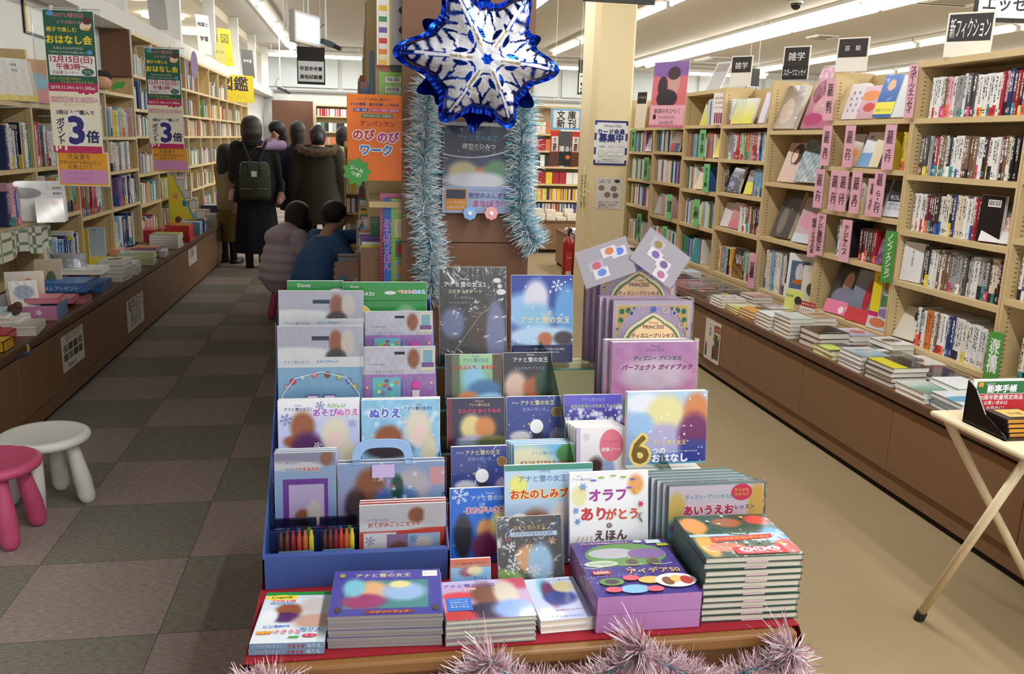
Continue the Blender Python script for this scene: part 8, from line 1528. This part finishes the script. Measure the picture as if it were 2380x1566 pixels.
def body(t, D, handdir={}, face=True, vox=.009, fd=(0, 1, 0), hands=('l', 'r')):
    h, hd = D['h'], D['hd']; f = Vector(fd).normalized(); c = D['head']; sx = f.cross(Vector((0, 0, 1))).normalized(); yaw = math.atan2(f.y, f.x)-math.pi/2; R3 = (0, 0, yaw)
    P = [('e', c, (hd*.36, hd*.44, hd*.52), R3), ('e', c+f*hd*.12-Vector((0, 0, hd*.22)), (hd*.28, hd*.30, hd*.28), R3), ('c', [c-Vector((0, 0, hd*.35))-f*hd*.08, D['neck']], [hd*.22, hd*.25]), ('c', [D['neck'], D['chest'], D['pelvis']], [h*.045, h*.082, h*.08]), ('c', [D['sh_l'], D['sh_r']], [h*.036, h*.036]), ('c', [D['hip_l'], D['hip_r']], [h*.06, h*.06])]
    if face:
        P += [('c', [c+f*hd*.40+Vector((0, 0, hd*.04)), c+f*hd*.50-Vector((0, 0, hd*.10))], [hd*.04, hd*.06])]
        for s in (-1, 1): P.append(('e', c+sx*s*hd*.37-f*hd*.03-Vector((0, 0, hd*.05)), (hd*.04, hd*.08, hd*.11), R3))
    for n, s in (('l', -1), ('r', 1)):
        P += [('c', [D['sh_'+n], D['el_'+n], D['wr_'+n]], [h*.032, h*.026, h*.018]), ('c', [D['hip_'+n], D['kn_'+n], D['an_'+n]], [h*.055, h*.036, h*.024]), ('c', [D['an_'+n]-Vector((0, 0, h*.022)), D['an_'+n]+Vector(D.get('foot', (0, h*.085, -h*.028)))], [h*.026, h*.02])]
        if n in hands: d = handdir.get(n) or (D['wr_'+n]-D['el_'+n]); P += hand(D['wr_'+n]+Vector(d).normalized()*.01, d, s, h/1.65 if h > 1.3 else .72)
    blob('body', P, SKIN, t, vox, 3)
    if face:
        for s in (-1, 1): G().ell(c+sx*s*hd*.16+f*hd*.395+Vector((0, 0, hd*.02)), (hd*.055, hd*.05, hd*.03)).build('eye', pm('eye_dark', (30, 24, 24), .2), t, smooth=True)
        G().ell(c+f*hd*.40-Vector((0, 0, hd*.25)), (hd*.1, hd*.04, hd*.022), rot=R3).build('mouth', pm('lip', (170, 92, 86), .5), t, smooth=True)
def sleeves(D, r0, r1, r2, out=.0, ns=('l', 'r')):
    return [('c', [D['sh_'+n], D['el_'+n], D['wr_'+n]-(D['wr_'+n]-D['el_'+n]).normalized()*.015], [r0, r1, r2]) for n in ns]
def boots(t, D, m, r=.043, top=.17, name='boot', dirs=(0, .11, -.03)):
    for n in ('l', 'r'):
        a = D['an_'+n]; blob(name, [('c', [a+Vector((0, 0, top-.02)), a-Vector((0, 0, .005))], [r*1.05, r]), ('c', [a-Vector((0, 0, .028)), a+Vector(dirs)], [r*.95, r*.85]), ('l', [((a.x, a.y+.04, .002), r*1.1, .10), ((a.x, a.y+.04, .022), r*1.1, .10)])], m, t, .009, 3)
def fur(name, ring, m, n, ln, parent, seed, rad=.03):
    r = np.random.RandomState(seed); g = G(); P = [Vector(p) for p in ring]; c = sum(P, Vector())/len(P)
    for i in range(n):
        k = r.randint(len(P)); p = P[k].lerp(P[(k+1) % len(P)], r.rand()); v = Vector(r.randn(3)); v = (v.normalized()+(p-c).normalized()*.7+Vector((0, 0, -.25))).normalized()*ln*r.uniform(.5, 1.1)
        q = p+Vector(r.randn(3))*rad*.4; s = Vector(r.randn(3)).cross(v).normalized()*.0022; g.add([q-s, q+s, q+v], [(0, 1, 2)], m[r.randint(len(m))])
    return g.build(name, parent=parent)
# --- woman in black carrying a small girl; seen from behind
BC = pm('black_coat', (24, 23, 26), .85, noise=.1, scale=40); NVS = pm('navy_skirt', (24, 26, 38), .85); BBT = pm('black_leather', (22, 20, 20), .35)
WX, WY = -1.165, 10.25
t, D = person('woman in a black coat with a green backpack, carrying a small girl', (WX, WY, 0), .05, 1.66, dict(el_l=(-.215, .06, 1.02), wr_l=(-.12, .24, .92), el_r=(.215, .06, 1.02), wr_r=(.12, .24, .92), an_r=(.06, -.06, .07), kn_r=(.08, .0, .44), head=(-.02, .03, 1.545)), 1.05)
body(t, D, {'l': (1, .3, 0), 'r': (-1, .3, 0)})
blob('hair', [('e', (-.02, .0, 1.585), (.115, .128, .115)), ('l', [((-.02, -.012, 1.41), .1, .09), ((-.02, -.012, 1.50), .118, .118), ((-.02, -.0, 1.6), .114, .122), ((-.02, 0, 1.66), .06, .07)]), ('c', [(-.09, -.0, 1.5), (-.085, .02, 1.43)], [.03, .02]), ('c', [(.05, -.0, 1.5), (.045, .02, 1.43)], [.03, .02])], HAIRB, t, .008)
blob('coat', [('l', [((0, .01, .74), .245, .185), ((0, .01, .9), .23, .175), ((0, 0, 1.1), .215, .15), ((0, 0, 1.28), .215, .14), ((0, 0, 1.36), .16, .11), ((0, 0, 1.42), .075, .075)], .03)]+sleeves(D, .082, .085, .062)+[('e', (0, -.06, 1.385), (.13, .09, .07))], BC, t, .012)
blob('skirt', [('l', [((.0, .0, .17), .25, .18), ((0, 0, .4), .24, .175), ((0, 0, .8), .2, .15)], .05)], NVS, t, .012)
boots(t, D, BBT, .047, .2)
bp = thing('backpack', 'olive green clasp top backpack with a white patch on the woman in black', 'backpack', (WX+.02, WY-.165, .79), .05); OL = pm('olive_canvas', (58, 62, 44), .8, noise=.12, scale=60)
blob('bag', [('l', [((0, -.05, .0), .15, .075), ((0, -.06, .03), .17, .09), ((0, -.06, .2), .17, .09), ((0, -.05, .33), .155, .08), ((0, -.04, .40), .14, .055)])], OL, bp, .01, 4)
G().tube([(-.16, -.05, .27), (-.145, -.06, .385), (-.12, -.075, .405), (.12, -.075, .405), (.145, -.06, .385), (.16, -.05, .27)], .005).build('clasp_rim', pm('grey_piping', (150, 148, 142), .4), bp); G().tube([(-.15, -.145, .12), (.15, -.145, .12)], .004).build('pocket_zip', pm('grey_piping', (150, 148, 142), .4), bp)
box('patch', (-.03, -.158, .25), (.03, -.154, .31), ink((222, 222, 218)), bp)
for s in (-1, 1): G().tube([(s*.06, -.158, .27), (s*.06, -.155, .37), (s*.05, -.1, .43), (s*.03, -.05, .43)], .009).build('handle', pm('black_strap', (30, 29, 28), .8), bp); G().tube([(s*.05, -.03, .42), (s*.10, -.0, .55), (s*.125, .05, .62), (s*.12, .16, .58)], .016).build('shoulder_strap', pm('black_strap', (30, 29, 28), .8), bp)
LIL = pm('lilac_down', (170, 146, 184), .6, bump=.25, scale=10)
t, D = person('small girl in a lilac jacket hugging the neck of the woman in black', (WX+.10, WY+.24, .70), math.pi-.15, .92, dict(head=(-.12, .0, .84), neck=(-.07, .0, .73), chest=(-.03, .0, .56), pelvis=(0, .0, .36), sh_l=(-.16, .02, .67), sh_r=(.06, .02, .67), el_l=(-.24, .20, .68), wr_l=(-.06, .335, .665), el_r=(.16, .20, .67), wr_r=(.135, .32, .655), hip_l=(-.08, .02, .33), hip_r=(.08, .02, .33), kn_l=(-.19, .14, .26), kn_r=(.24, .14, .26), an_l=(-.225, .26, .10), an_r=(.315, .26, .12), foot=(.0, .06, -.03)), kid=1)
body(t, D, {'l': (1, .25, -.1), 'r': (-1, .2, -.05)}, fd=(0, 1, -.1), vox=.007)
blob('hair', [('e', (-.13, -.02, .87), (.095, .1, .09)), ('c', [(-.14, -.06, .86), (-.2, -.1, .74), (-.22, -.08, .66)], [.08, .05, .03])], HAIR, t, .008)
blob('jacket', [('c', [(-.06, 0, .68), (-.03, 0, .55), (0, 0, .36)], [.09, .125, .12])]+sleeves(D, .058, .058, .045), LIL, t, .01, 4)
blob('trousers', [('c', [D['hip_l'], D['kn_l'], D['an_l']], [.07, .055, .04]), ('c', [D['hip_r'], D['kn_r'], D['an_r']], [.07, .055, .04])], pm('dark_leggings', (40, 38, 46), .8), t, .01, 4)
PSH = pm('pink_shoe', (226, 168, 168), .5)
for n in ('l', 'r'): a = D['an_'+n]; blob('shoe', [('c', [a+Vector((0, -.03, .0)), a+Vector((.0, .085, -.035))], [.042, .036]), ('c', [a+Vector((0, 0, .03)), a], [.04, .042])], PSH, t, .008, 3); G().tube([a+Vector((-.04, .03, -.0)), a+Vector((0, .04, .035)), a+Vector((.04, .03, .0))], .007).build('shoe_strap', pm('pale_strap', (240, 214, 210), .5), t)
# --- girl in a beige jacket left of her
t, D = person('girl with long dark hair, beige jacket and ochre skirt beside the left worktop', (-1.515, 10.62, 0), -.75, 1.36, dict(el_l=(-.17, .05, .86), wr_l=(-.13, .18, .70), el_r=(.17, .03, .86), wr_r=(.16, .1, .66)), 1.0, kid=.5)
body(t, D)
blob('hair', [('e', (0, -.0, 1.285), (.1, .112, .105)), ('l', [((0, -.06, .98), .07, .04), ((0, -.055, 1.08), .095, .06), ((0, -.03, 1.2), .104, .09), ((0, -.0, 1.3), .1, .11)])], HAIR, t, .008)
blob('jacket', [('l', [((0, 0, .62), .155, .12), ((0, 0, .8), .15, .115), ((0, 0, 1.02), .155, .11), ((0, 0, 1.1), .12, .09), ((0, 0, 1.14), .06, .06)])]+sleeves(D, .06, .062, .05), pm('beige_fleece', (166, 148, 112), .9, bump=.2, scale=40), t, .011)
blob('skirt', [('l', [((0, 0, .26), .17, .145), ((0, 0, .45), .155, .13), ((0, 0, .7), .13, .1)], .05)], pm('ochre_corduroy', (136, 112, 62), .85), t, .011)
boots(t, D, BBT, .043, .2)
# --- woman in the fur hooded parka
PK_ = pm('olive_parka', (50, 49, 40), .85, noise=.12, scale=30); FURS = [pm('fur_tan', (150, 132, 106), .9), pm('fur_brown', (104, 88, 70), .9), pm('fur_pale', (176, 160, 132), .9)]
t, D = person('woman in a dark olive parka with a tan fur hood, seen from behind', (-.46, 10.2, 0), .0, 1.62, dict(), 1.15)
body(t, D)
blob('hair', [('e', (0, 0, 1.52), (.092, .105, .105)), ('e', (.0, -.1, 1.47), (.062, .055, .07)), ('l', [((0, -.02, 1.40), .07, .07), ((0, -.0, 1.48), .09, .1), ((0, 0, 1.56), .088, .1)])], HAIR, t, .008)
blob('parka', [('l', [((0, 0, .52), .235, .19), ((0, 0, .75), .25, .19), ((0, 0, 1.0), .235, .165), ((0, 0, 1.2), .235, .15), ((0, 0, 1.3), .19, .125), ((0, 0, 1.38), .1, .09)], .02)]+sleeves(D, .085, .088, .068)+[('e', (0, -.09, 1.31), (.14, .085, .07))], PK_, t, .012)
ring = [(.19*math.cos(a), -.03+.15*math.sin(a)-.02, 1.36-.05*max(0, -math.sin(a))+.01) for a in [2*math.pi*k/28 for k in range(28)]]
blob('hood_rim', [('c', [ring[k % 28] for k in range(29)], [.034]*29)], FURS[1], t, .01, 2); fur('fur_trim', ring, FURS, 3600, .065, t, 4)
blob('trousers', [('c', [D['hip_'+n], D['kn_'+n], D['an_'+n]], [.085, .06, .045]) for n in ('l', 'r')], pm('dark_jeans', (34, 36, 44), .85), t, .011)
boots(t, D, BBT, .045, .1, 'shoe')
# --- person in dark navy half hidden behind her, and one in a cream coat
t, D = person('dark haired person in a navy coat half hidden behind the olive parka', (-.72, 10.75, 0), .1, 1.64, dict(), 1.05); body(t, D)
blob('hair', [('e', (0, 0, 1.56), (.095, .11, .105)), ('l', [((0, -.02, 1.38), .075, .07), ((0, 0, 1.5), .095, .105), ((0, 0, 1.6), .09, .1)])], HAIR, t, .009)
blob('coat', [('l', [((0, 0, .62), .23, .17), ((0, 0, .9), .22, .16), ((0, 0, 1.25), .22, .14), ((0, 0, 1.34), .16, .11), ((0, 0, 1.4), .08, .08)])]+sleeves(D, .075, .075, .058), pm('navy_coat', (28, 30, 42), .85), t, .013)
blob('trousers', [('c', [D['hip_'+n], D['kn_'+n], D['an_'+n]], [.085, .062, .05]) for n in ('l', 'r')], pm('dark_jeans', (34, 36, 44), .85), t, .013); boots(t, D, BBT, .045, .1, 'shoe')
t, D = person('person with a black bob in a cream hooded coat before the far bookcase', (-.20, 11.6, 0), -.55, 1.60, dict(), 1.0); body(t, D)
blob('hair', [('e', (0, 0, 1.52), (.098, .112, .11)), ('l', [((0, -.0, 1.37), .09, .08), ((0, 0, 1.45), .105, .105), ((0, 0, 1.56), .095, .105)])], HAIR, t, .009)
blob('coat', [('l', [((0, 0, .55), .21, .17), ((0, 0, .9), .21, .16), ((0, 0, 1.2), .215, .145), ((0, 0, 1.3), .17, .12), ((0, 0, 1.37), .09, .09)])]+sleeves(D, .078, .078, .06)+[('e', (0, -.09, 1.29), (.13, .07, .09))], pm('cream_coat', (196, 178, 142), .85, bump=.15, scale=12), t, .013)
blob('trousers', [('c', [D['hip_'+n], D['kn_'+n], D['an_'+n]], [.08, .06, .045]) for n in ('l', 'r')], pm('dark_jeans', (34, 36, 44), .85), t, .013); boots(t, D, BBT, .045, .1, 'shoe')
# --- the two seated children
LD = pm('lilac_grey_down', (206, 188, 204), .55, bump=.5, scale=7, stretch=(1, 1, 2.2))
SX, SY = -.60, 7.36
t, D = person('girl in a puffy pale lilac down jacket sitting with her head bowed', (SX, SY, 0), -.85, 1.05, dict(head=(.0, .13, .845), neck=(0, .05, .735), chest=(0, -.02, .58), pelvis=(0, -.08, .38), sh_l=(-.13, .02, .68), sh_r=(.13, .02, .68), el_l=(-.19, .06, .50), wr_l=(-.08, .24, .46), el_r=(.19, .06, .50), wr_r=(.09, .24, .46), hip_l=(-.07, -.04, .36), hip_r=(.07, -.04, .36), kn_l=(-.10, .24, .36), kn_r=(.10, .24, .36), an_l=(-.10, .22, .06), an_r=(.10, .22, .06)), kid=1)
body(t, D, fd=(0, 1, -.25))
blob('hair', [('e', (0, .115, .87), (.098, .11, .1)), ('l', [((0, .1, .72), .085, .075), ((0, .10, .78), .1, .095), ((0, .115, .87), .098, .11)]), ('c', [(-.08, .17, .8), (-.075, .19, .68)], [.025, .015]), ('c', [(.08, .17, .8), (.075, .19, .68)], [.025, .015])], HAIR, t, .008)
pf = []
for z, rx, ry, yy in ((.36, .2, .18, -.07), (.43, .205, .185, -.06), (.50, .2, .18, -.045), (.57, .19, .17, -.025), (.64, .175, .15, .0)): pf.append(('e', (0, yy, z), (rx, ry, .08)))
for n in ('l', 'r'):
    for f in (0, .2, .4, .6, .8, 1): a = D['sh_'+n].lerp(D['el_'+n], f); pf.append(('e', a, (.078, .078, .075)))
    for f in (.2, .45, .7, .9): a = D['el_'+n].lerp(D['wr_'+n], f); pf.append(('e', a, (.068, .066, .066)))
pf += [('e', (0, -.04, .71), (.15, .085, .065)), ('e', (0, -.10, .67), (.14, .075, .085)), ('c', [(0, 0, .66), (0, -.06, .36)], [.14, .17])]
blob('down_jacket', pf, LD, t, .011, 3)
blob('trousers', [('c', [D['hip_'+n], D['kn_'+n], D['an_'+n]], [.075, .06, .045]) for n in ('l', 'r')], pm('dark_leggings', (40, 38, 46), .8), t, .011); boots(t, D, PSH, .038, .05, 'shoe', (0, .08, -.03))
KX, KY = -.30, 6.86
BJ = pm('blue_down', (52, 104, 168), .6, bump=.35, scale=8, stretch=(1, 1, 2.5))
t, D = person('boy with glasses in a blue jacket sitting and reaching to the low shelf', (KX, KY, 0), -.95, 1.16, dict(head=(.02, .13, .90), neck=(0, .07, .775), chest=(0, 0, .6), pelvis=(0, -.07, .4), sh_l=(-.14, .04, .71), sh_r=(.14, .05, .71), el_l=(-.10, .25, .70), wr_l=(.03, .42, .735), el_r=(.22, .12, .54), wr_r=(.14, .3, .56), hip_l=(-.075, -.04, .38), hip_r=(.075, -.04, .38), kn_l=(-.1, .26, .38), kn_r=(.1, .26, .38), an_l=(-.1, .22, .06), an_r=(.1, .22, .06)), kid=1)
body(t, D, fd=(.1, 1, -.15), vox=.007)
hd = D['hd']; hc = D['head']
blob('hair', [('e', hc+Vector((-.0, -.025, .03)), (.094, .105, .085)), ('l', [(hc+Vector((0, -.045, -.055)), .07, .06), (hc+Vector((0, -.035, .0)), .092, .085), (hc+Vector((0, -.02, .06)), .085, .1)])], HAIR, t, .008)
g = G()
for s in (-1, 1):
    c = hc+Vector((s*.034+.012, .098, -.002)); g.tube([(c.x+.026*math.cos(a), c.y, c.z+.02*math.sin(a)) for a in [2*math.pi*k/16 for k in range(17)]], .0026); g.tube([c+Vector((s*.026, 0, .0)), c+Vector((s*.045, -.09, .0))], .0026)
g.build('glasses', pm('black_plastic', (30, 30, 32), .4), t)
blob('jacket', [('l', [((0, -.07, .33), .205, .175), ((0, -.06, .45), .205, .175), ((0, -.02, .58), .195, .16), ((0, .03, .68), .17, .13), ((0, .05, .745), .1, .09)])]+sleeves(D, .074, .068, .052), BJ, t, .01, 4)
blob('shirt_hem', [('l', [((0, -.07, .295), .19, .165), ((0, -.07, .345), .195, .168)])], pm('grey_hem', (120, 120, 120), .9), t, .01, 2)
blob('trousers', [('c', [D['hip_'+n], D['kn_'+n], D['an_'+n]], [.085, .065, .05]) for n in ('l', 'r')], pm('black_trousers', (28, 28, 32), .85), t, .011); boots(t, D, BBT, .04, .05, 'shoe', (0, .085, -.03))
stool(KX-.02, KY-.06, (206, 84, 126), 'pink round plastic stool under the boy in blue', 50, 'pink_stool_plastic')
